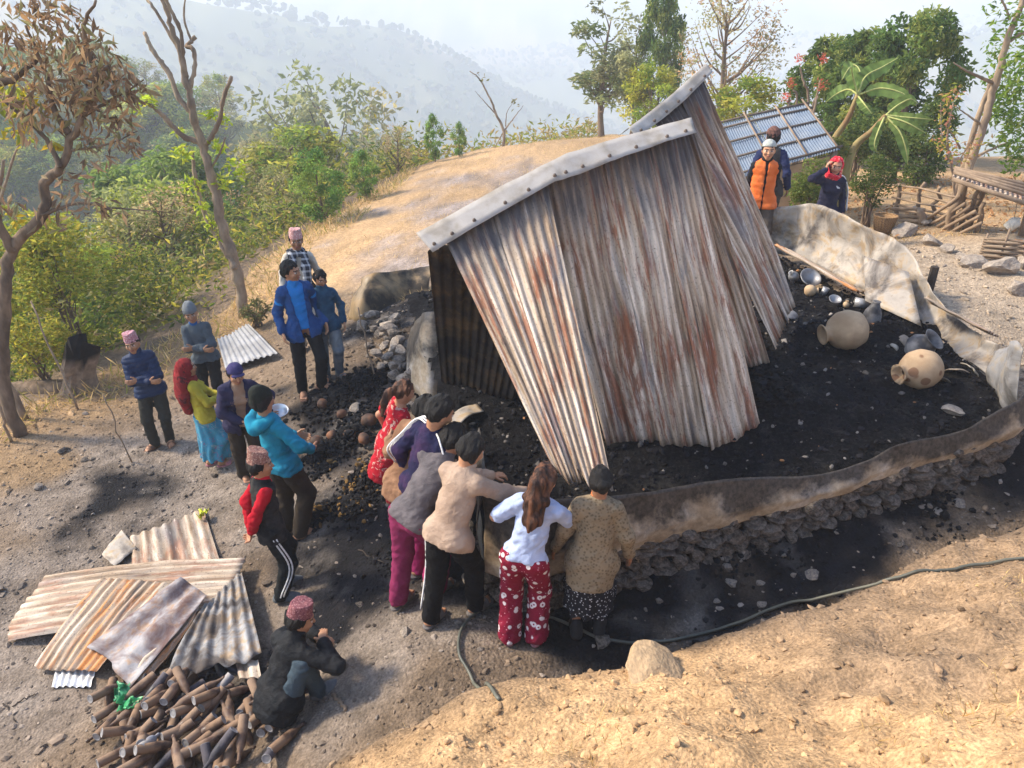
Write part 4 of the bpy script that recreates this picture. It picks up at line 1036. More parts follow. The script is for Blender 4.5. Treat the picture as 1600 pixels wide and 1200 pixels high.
    for hk, hm, kw in (hat or []):
        S = SDF(.0065)
        if hk == 'hair':
            S.ell(hd(0, -.016, .034), np.array([.084, .099, .090]) * hs, HM, .02).ell(hd(0, -.045, -.015), np.array([.072, .060, .065]) * hs, HM, .03)
            fr = kw.get('fringe', .055); hatted = len(hat) > 1 and hat[1][0] in ('topi', 'beanie')
            if hatted: S.fn(hfn(lambda x, y, z: z - .055 + 0 * x * y))
            S.fn(hfn(lambda x, y, z: np.minimum(np.minimum(y - .030, fr - z + 0 * y), .072 - np.abs(x) + .01))); S.fn(hfn(lambda x, y, z: np.maximum(-.075 - z, -.3) + 0 * x)); S.fn(hfn(lambda x, y, z: np.minimum(y + .02, -.022 - z + 0 * y)))
            for pts, rad in kw.get('locks', []): S.chain([hd(*p) for p in pts], [r * hs for r in rad], .02)
            S.noise.append(strands)
        elif hk == 'topi':
            tz = kw.get('tilt', .25)
            S.cone(hd(0, -.010, .02), hd(0, -.008, .17), .094 * hs, .076 * hs, .01, (HM[:, 0], 1.12))
            S.fn(hfn(lambda x, y, z: np.maximum(.034 + .10 * (y) - z, z - (.148 + tz * y + .16 * np.abs(x))))); S.noise.append(wr(.004, (22, 22, 22), 3))
        elif hk == 'beanie':
            rim = kw.get('rim', .022)
            S.ell(hd(0, -.014, .040), np.array([.088, .103, .094 + kw.get('tall', 0)]) * hs, HM, .02)
            if kw.get('tall'): S.ell(hd(0, -.05, .10), np.array([.06, .06, .06]) * hs, HM, .04)
            S.fn(hfn(lambda x, y, z: (rim + .28 * (y + .02)) - z + 0 * x)); S.noise.append(wr(.004, (14, 14, 18), 4)); S.noise.append(lambda p: .0015 * np.sin(np.arctan2(((p - hc) @ HM)[:, 0], ((p - hc) @ HM)[:, 1]) * 46))
            if kw.get('brim'):
                S2 = SDF(.0065); S2.cone(hd(-.04, .085, .045), hd(.04, .085, .045), .034 * hs, .034 * hs, .02, (HM[:, 2], 3.5)); mk('brim', *S2.build(), hm, root)
        elif hk == 'scarf':
            S.ell(hd(0, -.016, .030), np.array([.094, .110, .098]) * hs, HM, .02).cone(hd(0, -.03, -.03), tp(0, -.03, 1.36), .085 * hs, .125 * q, .05, (T[:, 1], 1.1))
            for pts, rad in kw.get('locks', []): S.chain([tp(*p) for p in pts], [r * q for r in rad], .05, (T[:, 1], 1.4))
            S.fn(hfn(lambda x, y, z: np.minimum(np.minimum(np.minimum(y - .02, .075 - z), z + .105), .066 - np.abs(x)))); S.noise.append(wr(.009, (14, 14, 9), 6))
        elif hk == 'wrap':
            for k_ in range(2):
                r0 = .085 * q; S.chain([tp(.02 + r0 * math.sin(a), .01 + r0 * math.cos(a) * .9, 1.375 + .02 * k_ + .012 * math.sin(a * 2)) for a in np.linspace(0, 2 * math.pi, 11)], [.032 * q] * 11, .012)
            for pts, rad in kw.get('locks', []): S.chain([tp(*p) for p in pts], [r * q for r in rad], .03, (T[:, 1], 1.8))
            S.noise.append(wr(.007, (16, 16, 12), 6))
        elif hk == 'clip':
            S.cone(hd(-.02, -.11, .0), hd(.02, -.112, .012), .012 * hs, .012 * hs); S.cone(hd(.0, -.115, -.02), hd(.0, -.115, .03), .010 * hs, .010 * hs)
        nm = {'hair': 'hair', 'topi': 'cap', 'beanie': 'knitted_hat', 'scarf': 'head_scarf', 'wrap': 'neck_scarf', 'clip': 'hair_clip'}[hk]
        mk(nm, *S.build(), hm, root)
    info = dict(root=root, tp=tp, hd=hd, wri=wri, elb=elb, q=q, base=base, T=T, sh=sh, kne=kne, ank=ank, kids=kids, hipj=hipj)
    if extra: extra(info)
    w3 = np.array([c_ * hc[0] - s_ * hc[1], s_ * hc[0] + c_ * hc[1], hc[2]]) + base; HEADS.append((label[:40], w3, H))
    return info
# ------------------------------------------------------------------ the people
TAN_SK, DK_SK = (.33, .165, .09), (.24, .12, .068)
CL = {}
def cl(name, *a, **k):
    if name not in CL: CL[name] = cloth(name, *a, **k)
    return CL[name]
topi_pink = cl('pink_topi', (.46, .22, .24), (.62, .46, .46), kind='topi', c3=(.30, .10, .16), sc=55)
topi_brown = cl('brown_topi', (.30, .155, .12), (.46, .31, .24), kind='topi', c3=(.17, .07, .07), sc=60)
topi_maroon = cl('maroon_topi', (.22, .085, .095), (.34, .17, .17), kind='topi', c3=(.12, .035, .05), sc=65)
topi_rose = cl('rose_topi', (.55, .30, .28), (.66, .50, .46), kind='topi', c3=(.45, .19, .19), sc=45)
navy = cl('navy_quilt', (.013, .028, .075), rough=.45); dk = cl('dark_trousers', (.016, .016, .016)); dkbrown = cl('brown_trousers', (.035, .026, .018)); olive = cl('olive_trousers', (.034, .034, .028))
charcoal = cl('charcoal_trousers', (.010, .012, .013))

person((256, 694), (198, 503), 160, la='cross', ra='cross', feet=((-.09, .02, -10), (.10, .03, 45)), top=(navy, dict(g=.032, hem=.80, quilt=True, collar=.05, wr=.004), 'quilted_jacket'), inner=(cl('white_tee', (.6, .6, .6)), dict(g=.006, hem=.9)), bottom=('trousers', olive), shoes=('slide', SOLE_B),
       hat=[('hair', HAIR, {}), ('topi', topi_pink, dict(tilt=.1))], head=(4, 12), face=(205, 540), label='man in navy quilted jacket and pink patterned cap with folded arms')
person((338, 640), (294, 466), 168, la='cross', ra='cross', top=(cl('grey_sweater', (.085, .105, .12), var=.2), dict(g=.020, hem=.82), 'sweater'), inner=(cl('blue_tee', (.02, .09, .25)), dict(g=.006, hem=1.0, sleeve=.2, collar=.02)), bottom=('trousers', dk), shoes=('slide', SOLE),
       hat=[('hair', HAIR, {}), ('beanie', cl('grey_knit', (.17, .185, .19)), dict(rim=.012, tall=.01))], head=(10, -8), face=(298, 492), label='person in grey sweater and pulled down grey knitted hat, arms folded')
person((336, 728), (283, 548), 62, H=1.52, lean=3, la='front', ra='front', female=True, top=(cl('mustard_blouse', (.42, .35, .04), var=.2), dict(g=.020, hem=.78, flare=.02), 'blouse'), bottom=('skirt', cl('blue_lungi', (.06, .27, .40), (.22, .36, .42), kind='motif', c3=(.25, .13, .25), sc=9), dict(hem=.16, w=.19)), shoes=('slide', SOLE_P), feet=((-.08, -.03, 0), (.09, .10, 12)),
       hat=[('scarf', cl('red_shawl', (.20, .018, .02), (.025, .012, .014), kind='motif', c3=(.42, .03, .04), sc=10), dict(locks=[([(-.02, -.09, 1.42), (-.05, -.15, 1.2), (-.07, -.17, .95)], [.13, .12, .09]), ([(.05, -.09, 1.4), (.02, -.15, 1.15)], [.10, .08])]))], face=(290, 580), label='person in mustard blouse, blue patterned skirt and dark red shawl over the head')
def bowl_of(i):
    prof = [(.0, .0), (.055, .0), (.085, .03), (.096, .075), (.104, .078), (.100, .082), (.092, .076), (.080, .034), (.052, .008), (.0, .008)]
    V, F = lathe(prof, 28); w = i['wri'][0]; rt = i['root']; a = -R(150)
    p = np.array([math.cos(a) * w[0] - math.sin(a) * w[1], math.sin(a) * w[0] + math.cos(a) * w[1], w[2]]) + np.array(rt.location) + [.10, -.02, -.03]
    o = mk('metal_bowl', V, F, mat_plain('steel_bowl', (.55, .57, .60), .35, .5, .08, 8, 0, .6)); o.location = tuple(p); o.rotation_euler = (.25, .1, 0); tag(o, 'small round steel bowl held out by the person in the purple hat', 'bowl')
person((392, 742), (372, 553), 150, H=1.56, female=True, build=1.0, la=((-.30, .30, .98), (-.8, -.6, -.3)), ra='front', hands={0: ((-.3, .9, 0), (0, 0, 1), (.3, .4))}, top=(cl('indigo_coat', (.026, .027, .065), (.035, .03, .065)), dict(g=.036, hem=.68, flare=.03, open=.075, collar=.03), 'coat'), inner=(cl('beige_polo', (.36, .24, .16)), dict(g=.016, hem=.80, collar=.02)), bottom=('trousers', dkbrown, dict(g=.02)),
       hat=[('hair', HAIR, {}), ('beanie', cl('purple_knit', (.048, .043, .12)), dict(rim=.022, brim=True))], head=(6, -6), face=(375, 597), label='person in indigo coat and purple knitted hat holding out a steel bowl', extra=bowl_of, skin=TAN_SK)
def hood_of(i):
    S = SDF(.0105); tp, q = i['tp'], i['q']
    S.chain([tp(-.11, -.03, 1.40), tp(-.07, -.11, 1.37), tp(0, -.14, 1.33), tp(.07, -.11, 1.37), tp(.11, -.03, 1.40)], [.045 * q, .055 * q, .065 * q, .055 * q, .045 * q], .03); S.noise.append(lambda p: .008 * vnoise(p * 14, 3))
    mk('hood', *S.build(), CL['teal_hoodie'], i['root'])
    S = SDF(.0105); T, HC = i['T'], tp(0, 0, .80)
    S.cone(tp(0, 0, .785), tp(0, 0, .81), .152 * q, .152 * q, .01, (T[:, 1], 1.25)); S.fn(lambda X, Y, Z: np.abs(Z - HC[2]) - .022 + 0 * X * Y); mk('waistband', *S.build(), cl('pale_band', (.16, .30, .33)), i['root'])
person((458, 836), (402, 606), 38, lean=4, la='front', ra=((.20, .20, .98), (1, -.2, -.3)), top=(cl('teal_hoodie', (.012, .23, .34), (.015, .19, .30)), dict(g=.034, hem=.80, flare=.02, wr=.010), 'hoodie'), bottom=('trousers', dkbrown, dict(g=.024)), feet=((-.10, -.02, -5), (.10, .02, 30)), shoes=('flip', SOLE_B),
       hat=[('hair', HAIR, {}), ('beanie', cl('black_knit', (.018, .022, .018)), dict(rim=.002, tall=.012))], head=(6, -10), face=(405, 632), label='person seen from behind in teal hoodie and black knitted hat', extra=hood_of)
person((440, 930), (406, 698), 62, la='behind', ra='behind', inner=(cl('red_sweater', (.42, .008, .02)), dict(g=.022, hem=.80, collar=.015)), vest=(cl('grey_vest', (.04, .038, .036), (.009, .010, .012)), dict(g=.036, hem=.77, arms=False, flare=.012, open=.035)), bottom=('trousers', charcoal, dict(g=.018, stripe=(-.012, .014), legs=(1,))), shoes=('shoe', SOLE_S), feet=((-.09, .06, 0), (.09, -.02, 12)),
       hat=[('hair', HAIR, {}), ('topi', topi_brown, dict(tilt=-.35))], head=(2, 8), face=(405, 728), label='man in dark vest over red sweater and brown patterned cap, hands behind back', skin=TAN_SK)
# squatting beside the bottles
person((466, 1100), None, 40, H=1.46, hip=(-.16, .19), lean=38, la=((.03, .24, .56), (-1, .3, -.3)), ra=((.13, .22, .58), (1, .4, -.3)), feet=((-.13, .12, -8), (.13, .12, 10)), hands={0: ((.8, .2, .1), (0, 0, -1), (.3, .4)), 1: ((-.5, .4, .1), (0, 0, -1), (.3, .4))},
       top=(cl('black_jacket', (.006, .008, .011), (.012, .013, .015), rough=.6), dict(g=.034, hem=.74, flare=.045, collar=.03, wr=.007), 'jacket'), bottom=('trousers', cl('slate_trousers', (.05, .075, .095))), shoes=('shoe', SOLE_S), hat=[('hair', HAIR, {}), ('topi', topi_maroon, dict(tilt=.12))], head=(2, 30), face=(440, 1000), label='man in black jacket and maroon cap squatting beside the bottle heap')
blue_j = cl('blue_fleece', (.018, .065, .20), (.022, .075, .22)); jeans_k = cl('black_trousers', (.011, .012, .013))
person((487, 612), (450, 403), 152, la='hang', ra='hang', top=(blue_j, dict(g=.032, hem=.72, flare=.025, open=.085, collar=.035), 'jacket'), inner=(cl('azure_polo', (.02, .20, .55)), dict(g=.014, hem=.86, collar=.02, sleeve=.5)), bottom=('trousers', jeans_k), feet=((-.11, .06, -55), (.10, -.02, 10)), shoes=('flip', SOLE_B), hat=[('hair', HAIR, {})], head=(4, -48), face=(452, 428), label='man in open blue jacket and azure polo shirt with black trousers', skin=TAN_SK)
person((520, 588), (499, 419), 165, la='hang', ra='hang', top=(cl('denim_jacket', (.018, .06, .11), (.03, .085, .15), kind=None), dict(g=.024, hem=.78, collar=.03), 'jacket'), bottom=('trousers', cl('washed_jeans', (.10, .135, .17), (.17, .19, .20))), feet=((-.10, .08, -35), (.09, -.02, 5)), shoes=('slide', SOLE), hat=[('hair', HAIR, dict(fringe=.035))], head=(14, -20), face=(500, 438), label='boy in dark denim jacket and faded jeans', skin=TAN_SK)
p10 = at_z(458, 350, 1.42); p10 = np.array([p10[0], p10[1], 0]); p10[2] = gz(*p10[:2])
person(None, (458, 350), 168, pos=p10, la='hang', ra='hang', inner=(cl('cream_shirt', (.55, .50, .42)), dict(g=.020, hem=.78)), vest=(cl('black_waistcoat', (.02, .022, .022)), dict(g=.032, hem=.80, arms=False, open=.06)), bottom=('trousers', cl('cream_trousers', (.45, .41, .34))),
       hat=[('hair', HAIR, {}), ('topi', topi_rose, dict(tilt=.08)), ('wrap', cl('checked_scarf', (.03, .035, .05), (.55, .56, .58), kind='plaid', sc=75), dict(locks=[([(-.09, .10, 1.37), (-.10, .15, 1.2), (-.10, .15, 1.02)], [.045, .06, .06]), ([(.06, .10, 1.37), (.07, .15, 1.25)], [.04, .05])]))], head=(4, -4), face=(462, 378), label='smiling old man in pink cap, dark waistcoat and checked scarf', skin=DK_SK)
# the group bending over the skirting
red_d = cl('red_dress', (.40, .012, .025), (.52, .40, .34), kind='motif', c3=(.16, .02, .03), sc=13)
person((618, 794), (640, 582), 62, H=1.46, female=True, lean=5, la='hang', ra='front', top=(red_d, dict(g=.018, hem=.42, flare=.06, sleeve=.6, neckcut=True), 'dress'), bottom=('trousers', red_d, dict(g=.02)), shoes=('flip', SOLE),
       hat=[('hair', HAIR_B, dict(locks=[([(0, -.10, .01), (-.01, -.15, -.06), (-.01, -.16, -.16), (.0, -.15, -.27)], [.045, .040, .034, .02])]))], head=(16, 0), face=(632, 612), label='girl in long red patterned dress with loose ponytail', skin=(.34, .165, .095))
def pos_head(px, py, z, dx=0, dy=0):
    p = at_z(px, py, z); x, y = p[0] + dx, p[1] + dy; return np.array([x, y, gz(x, y)])
person(None, None, 48, pos=pos_head(672, 640, 1.40, -.26, .10), H=1.50, lean=6, la=((-.40, .16, 1.04), (-.1, -.6, -.8)), ra='front', top=(cl('brown_jacket', (.20, .105, .06), (.25, .14, .08)), dict(g=.03, hem=.72), 'jacket'), bottom=('trousers', dk), hat=[('hair', HAIR, {})], head=(10, 0), face=(668, 642), label='person in brown jacket mostly hidden between the girl in red and the striped track jacket')
def stripes(i):
    tp, q = i['tp'], i['q']
    for k in (0, 1):
        s = -1 if k == 0 else 1
        for o in (-.026, 0, .026):
            P0 = [tp(s * .06, o * .9, 1.40), i['sh'][k] + [s * .02, o, .075 * q], i['sh'][k] * .6 + i['elb'][k] * .4 + unit([s, -.25, .2]) * .080 * q + [0, o, 0], i['elb'][k] + unit([s, -.5, .1]) * .075 * q + [0, o, 0], i['wri'][k] * .8 + i['elb'][k] * .2 + unit([s, -.4, .2]) * .066 * q + [0, o * .7, 0]]
            mk('sleeve_stripe', *tube(spline(P0, 20), .007, 6), STRIPE, i['kids']['top'])
person(None, None, 52, pos=pos_head(694, 612, 1.50, -.20, -.20), H=1.66, lean=12, la='hang', ra='front', top=(cl('track_jacket', (.014, .015, .05), (.035, .018, .055)), dict(g=.028, hem=.80, open=.05, collar=.03), 'track_jacket'), inner=(cl('pale_blue_shirt', (.50, .56, .72)), dict(g=.014, hem=.86, collar=.03)), bottom=('trousers', cl('magenta_trousers', (.28, .02, .10))), shoes=('slide', SOLE), hat=[('hair', HAIR, dict(fringe=.06))], head=(26, 4), face=(688, 645), label='young man in navy track jacket with white sleeve stripes', extra=stripes, skin=TAN_SK)
person((652, 940), None, 36, H=1.68, lean=20, feet=((-.10, -.12, -6), (.09, .16, 8)), la=((-.30, .36, .80), (-.6, -1, 0)), ra=((.30, .22, .98), (.9, -.6, 0)), hands={1: ((.5, .5, -.5), (-1, 0, 0), (.4, .5))}, top=(cl('mauve_jacket', (.095, .085, .092), (.12, .105, .11), rough=.6), dict(g=.030, hem=.80, collar=.04, wr=.0065), 'jacket'), bottom=('trousers', cl('burgundy_trousers', (.20, .022, .075)), dict(g=.022)), shoes=('slide', SOLE), hat=[('hair', HAIR, dict(fringe=.06))], head=(18, 5), face=(716, 690), label='man in dull mauve jacket and burgundy trousers bending over the skirting', skin=DK_SK)
person((706, 968), None, 34, H=1.66, lean=20, feet=((-.12, -.12, -4), (.10, .18, 10)), la=((-.02, .62, 1.02), (-.5, -.3, -.8)), ra=((.34, .60, 1.00), (.7, -.3, -.7)), hands={0: ((.5, .8, -.1), (0, 0, -1), (.4, .6)), 1: ((.6, .7, -.1), (0, 0, -1), (.4, .6))}, top=(cl('beige_windcheater', (.36, .255, .185), (.39, .285, .21), rough=.6), dict(g=.034, hem=.78, flare=.012, collar=.02, wr=.0065), 'jacket'),
       bottom=('trousers', cl('black_track_pants', (.006, .006, .007)), dict(g=.020, stripe=(-.014, .016), legs=(0,))), shoes=('slide', SOLE), hat=[('hair', HAIR, dict(fringe=.03, locks=[([(-.06, -.04, .0), (-.065, -.03, -.06)], [.03, .02]), ([(.06, -.04, .0), (.065, -.03, -.06)], [.03, .02])]))], head=(22, 10), face=(738, 702), label='young man in beige jacket and black trousers with white side stripes leaning on the skirting', skin=TAN_SK)
flow = cl('floral_trousers', (.21, .010, .032), (.72, .66, .66), kind='flowers', c3=(.6, .3, .36), sc=17)
person((818, 1000), None, 10, H=1.53, female=True, lean=12, la=((-.20, .34, 1.05), (-.8, -.3, -.5)), ra=((.12, .30, 1.20), (.9, -.2, -.6)), feet=((-.11, -.02, 0), (.10, .02, 0)), top=(cl('pale_blue_tee', (.38, .46, .66), (.42, .50, .70)), dict(g=.018, hem=.86, sleeve=.8, flare=.006), 'tee_shirt'), bottom=('trousers', flow, dict(g=.020, knee=1.5, ankle=2.3)), shoes=('flip', SOLE_P),
       hat=[('hair', HAIR_B, dict(locks=[([(0, -.10, .05), (.0, -.135, -.02), (-.005, -.135, -.14), (-.01, -.12, -.28), (-.01, -.105, -.36)], [.05, .055, .060, .05, .02]), ([(-.05, -.07, .0), (-.07, -.10, -.12), (-.06, -.09, -.27)], [.03, .03, .012]), ([(.05, -.07, .0), (.06, -.10, -.12), (.05, -.09, -.30)], [.03, .03, .012])])), ('clip', mat_plain('pink_clip', (.70, .06, .20), .4), {})], head=(20, 14), face=(865, 757), label='girl in pale blue tee shirt and dark red floral trousers with long brown hair', skin=(.34, .17, .10))
person((918, 992), None, 4, H=1.52, female=True, build=.95, lean=7, la=((-.30, .12, .84), (-.4, -.8, 0)), ra=((.31, .10, .82), (.4, -.8, 0)), feet=((-.10, -.03, -4), (.10, .04, 6)), top=(cl('oatmeal_cardigan', (.25, .195, .125), (.10, .075, .045), kind='knit', sc=48, var=.2), dict(g=.032, hem=.60, flare=.05, wr=.007), 'cardigan'), inner=(cl('orange_blouse', (.60, .16, .05)), dict(g=.014, hem=.9, collar=.02)),
       bottom=('skirt', cl('dotted_skirt', (.014, .014, .018), (.45, .45, .47), kind='dots', sc=48), dict(hem=.34, w=.205)), shoes=('shoe', mat_plain('black_shoe', (.02, .02, .022), .7)), hat=[('hair', HAIR, dict(locks=[([(-.02, -.10, .0), (.02, -.11, .0)], [.045, .045])])), ('clip', mat_plain('magenta_clip', (.72, .05, .22), .4), {})], head=(16, 6), face=(937, 754), label='woman in oatmeal knitted cardigan and dark dotted skirt with pink hair clip', skin=DK_SK)
# three people behind the far wall
def pos_y(px, py, Y, H):
    p = at_y(px, py, Y); return np.array([p[0], p[1], p[2] - H])
def logo_arms(i):
    for k_, s in ((0, -1),):
        m = i['sh'][k_] * .45 + i['elb'][k_] * .55
        for o in (-.03, 0, .03): mk('arm_stripe', *tube([m + np.array([s * .068, -.045, o]), m + np.array([s * .074, .0, o + .006]), m + np.array([s * .066, .045, o])], .007, 6), STRIPE, i['kids']['inner'])
p17 = ground(1190, 329); p17 = pos_y(1203, 212, 10.0, 1.64)
person(None, None, 188, pos=p17, H=1.64, la='behind', ra='behind', inner=(cl('black_top', (.016, .016, .018)), dict(g=.026, hem=.78, collar=.05)), vest=(cl('orange_gilet', (.75, .15, .025), (.70, .17, .04), rough=.55), dict(g=.046, hem=.78, arms=False, quilt=(.085, .006), open=.018, wr=.005)), bottom=('trousers', cl('grey_brown_trousers', (.09, .07, .055))), hat=[('hair', HAIR, {}), ('beanie', cl('pale_knit', (.40, .42, .38)), dict(rim=.035))], head=(4, 6), face=(1200, 236), label='man in bright orange padded gilet and pale knitted hat', skin=(.42, .22, .125))
p18 = pos_y(1215, 196, 10.5, 1.66)
person(None, None, 20, pos=p18, H=1.66, la='hang', ra='hang', top=(cl('dark_navy_shirt', (.02, .028, .08)), dict(g=.024, hem=.80), 'shirt'), vest=(cl('grey_waistcoat', (.06, .055, .05)), dict(g=.034, hem=.76, arms=False)), bottom=('trousers', cl('grey_cotton_trousers', (.075, .068, .06))), hat=[('hair', HAIR, {}), ('beanie', cl('brown_striped_knit', (.17, .085, .065), (.07, .04, .035), kind='plaid', sc=140), dict(rim=.03))], head=(0, -10), face=(1207, 214), label='man with his back turned in navy shirt and brown striped hat', skin=DK_SK)
def phone_kit(i):
    w = i['wri'][1]; o = mk('phone', *box(0, 0, 0, .072, .010, .15), mat_plain('phone_black', (.01, .01, .012), .3)); rt = i['root']; a = rt.rotation_euler[2]
    c, s = math.cos(a), math.sin(a); L = i['hd'](.088, .03, -.02); P = np.array([c * L[0] - s * L[1], s * L[0] + c * L[1], L[2]]) + np.array(rt.location)
    o.location = tuple(P); o.rotation_euler = (R(20), R(6), a + R(80)); tag(o, 'black mobile phone held to the ear of the woman in the red scarf', 'phone')
    tp, q = i['tp'], i['q']
    for o_ in (-.022, 0, .022):
        k = 0; s = -1
        mk('sleeve_stripe', *tube(spline([tp(-.07, o_ * .9, 1.40), i['sh'][k] + [s * .02, o_, .072 * q], i['sh'][k] * .5 + i['elb'][k] * .5 + unit([s, .25, .1]) * .078 * q + [0, o_, 0], i['elb'][k] + unit([s, .3, 0]) * .072 * q + [0, o_, 0], i['wri'][k] * .85 + i['elb'][k] * .15 + unit([s, .3, 0]) * .062 * q + [0, o_ * .7, 0]], 18), .0065, 6), STRIPE, i['kids']['top'])
    for j, hgt in enumerate((.018, .028, .038)):                   # three slanted bars of the chest emblem
        b = tp(-.085 + j * .016, .128, 1.235); V, F = box(0, 0, 0, .011, .006, hgt); V = V @ rotz(0) @ roty(R(28)).T + b + [0, .002, hgt / 2]; mk('emblem', V, F, STRIPE, i['kids']['top'], smooth=False)
p19 = pos_y(1306, 240, 10.7, 1.56)
person(None, None, 186, pos=p19, H=1.56, female=True, la='hang', ra=((.13, .10, 1.50), (.9, .2, -.7)), hands={1: ((-.15, .1, 1), (-1, .1, 0), (.6, .6))}, top=(cl('navy_track_top', (.020, .022, .048), (.028, .026, .05)), dict(g=.026, hem=.78, collar=.03), 'track_top'), bottom=('trousers', dk), hat=[('scarf', cl('bright_red_scarf', (.62, .02, .04), (.75, .35, .30), kind='motif', c3=(.35, .01, .02), sc=22), {}), ('wrap', CL['bright_red_scarf'], {})], head=(6, 10), face=(1307, 263), label='woman in red head scarf and navy striped track top holding a phone to her ear', extra=phone_kit, skin=(.40, .20, .12))
# PLANTS_START
# ------------------------------------------------------------------ vegetation
def leaf_mat(name, trans=.35, rough=.6):
    n = NT(name, rough, .25); t = n.t; v = n.co('World'); f = n.noise(v, 9, 3)
    c = n.mix(1.0, n.attr(), n.ramp(f, [(.3, .8), (.7, 1.2)]), 'MULTIPLY'); n.put(n.b.inputs['Base Color'], c)
    tr = t.nodes.new('ShaderNodeBsdfTranslucent'); mx = t.nodes.new('ShaderNodeMixShader'); mx.inputs[0].default_value = trans
    t.links.new(c, tr.inputs[0]); t.links.new(n.b.outputs[0], mx.inputs[1]); t.links.new(tr.outputs[0], mx.inputs[2]); t.links.new(mx.outputs[0], t.nodes['Material Output'].inputs[0])
    return n.m
LEAF = leaf_mat('leaf_green', .58); DRYLEAF = leaf_mat('leaf_dry', .35, .8)
BARK = mat_plain('bark_grey_brown', (.20, .145, .10), .95, .1, .45, 14, .6, 0, .03, (.10, .075, .055), 5, (1, 1, .35))
BARK_P = mat_plain('bark_pale', (.33, .25, .17), .95, .1, .35, 14, .6, 0, .03, (.19, .14, .10), 5, (1, 1, .35))
def leaves(P, size, cols, rng, droop=0.0, ratio=.42, jit=.35, up=None):
    """rhombic leaves, bent along the rib: P (n,3), cols (n,3)"""
    n = len(P); d = rng.normal(size=(n, 3)); d[:, 2] = d[:, 2] * (.6) - droop
    if up is not None: d += up
    d /= np.linalg.norm(d, axis=1)[:, None] + 1e-9
    a = rng.normal(size=(n, 3)); s = np.cross(d, a); s /= np.linalg.norm(s, axis=1)[:, None] + 1e-9
    L = (size * (1 + rng.uniform(-jit, jit, n)))[:, None]; W = L * ratio
    nn = np.cross(s, d) * L * .12
    V = np.stack([P, P + d * L * .45 + s * W * .5 + nn, P + d * L, P + d * L * .45 - s * W * .5 + nn], 1).reshape(-1, 3)
    F = np.arange(n * 4).reshape(n, 4)
    c = cols * (1.18 + rng.uniform(-.3, .3, (n, 1))); return V, F, np.repeat(np.clip(c, 0, 1), 4, 0)
def palette(n, base, rng, k=None):
    base = np.asarray(base, float); i = rng.integers(len(base), size=n) if k is None else k % len(base); return base[i]
def limb_mesh(lines):
    return join([tube(spline(p, max(5, len(p) * 4)), np.interp(np.linspace(0, 1, max(5, len(p) * 4)), np.linspace(0, 1, len(r)), r), 7) for p, r in lines])
def make_proto(seed, crown_r=(.30, .30, .38), cz=.62, trunk=.022, n_clump=34, n_leaf=3200, lsize=.045, cols=((.09, .13, .03),), clump=.12, bare=.25, forks=7, shell=.75, taper=0.0, gaps=.0, bark=BARK, mat=LEAF, droop=.25):
    """a tree one unit high"""
    r = np.random.default_rng(seed); lines = []
    top = np.array([r.uniform(-.05, .05), r.uniform(-.05, .05), cz + crown_r[2] * .6])
    tr = [np.zeros(3), np.array([r.uniform(-.02, .02), r.uniform(-.02, .02), bare]), np.array([r.uniform(-.04, .04), r.uniform(-.04, .04), cz]), top]
    lines.append((tr, [trunk * 1.3, trunk, trunk * .6, trunk * .15]))
    C = []
    for k in range(n_clump):
        while True:
            u = r.uniform(-1, 1, 3); l = np.linalg.norm(u)
            if .35 < l < 1: break
        if l < shell: u = u / l * r.uniform(shell, 1)
        w = 1 - taper * max(u[2], 0); C.append(np.array([u[0] * crown_r[0] * w, u[1] * crown_r[1] * w, cz + u[2] * crown_r[2]]))
    C = np.array(C); tp_ = spline(tr, 30)
    for k in r.choice(n_clump, min(n_clump, forks * 3), replace=False):
        c = C[k]; z0 = max(bare * .9, c[2] - np.hypot(c[0], c[1]) * r.uniform(.7, 1.2) - .05); b = tp_[np.argmin(np.abs(tp_[:, 2] - z0))]
        m = (b + c) / 2 + np.array([0, 0, -.03]) + r.normal(size=3) * .015; rr = trunk * r.uniform(.28, .5); lines.append(([b, m, c], [rr, rr * .6, rr * .15]))
    k = r.integers(n_clump, size=n_leaf); rad = clump * r.uniform(.6, 1.25, n_clump)
    u = r.normal(size=(n_leaf, 3)); u /= np.linalg.norm(u, axis=1)[:, None]; P = C[k] + u * (rad[k] * r.uniform(.25, 1, n_leaf) ** .5)[:, None] * np.array([1, 1, .75])
    if gaps: keep = vnoise(P * 9 + seed, seed) > (gaps - .5); P, k = P[keep], k[keep]
    cc = palette(len(P), cols, r, r.integers(len(cols), size=n_clump)[k]); cc = np.clip(cc * 1.6 * (1 + .18 * r.normal(size=(n_clump, 1))[k]), .005, .8)
    return mesh('trunk', *limb_mesh(lines), bark), mesh('crown', *leaves(P, lsize, cc, r, droop)[:2], mat, col=leaves(P, lsize, cc, np.random.default_rng(seed + 1), droop)[2], smooth=False)
G_ = [(.10, .14, .028), (.14, .18, .035), (.075, .115, .025), (.18, .20, .04)]
DKG = [(.05, .085, .02), (.07, .11, .025), (.09, .13, .028), (.15, .17, .04)]; YG = [(.25, .27, .035), (.31, .29, .04), (.18, .23, .035), (.36, .30, .05)]
BR = [(.24, .15, .07), (.28, .19, .10), (.20, .16, .08)]; PALE = [(.20, .19, .08), (.15, .16, .06), (.25, .21, .10)]
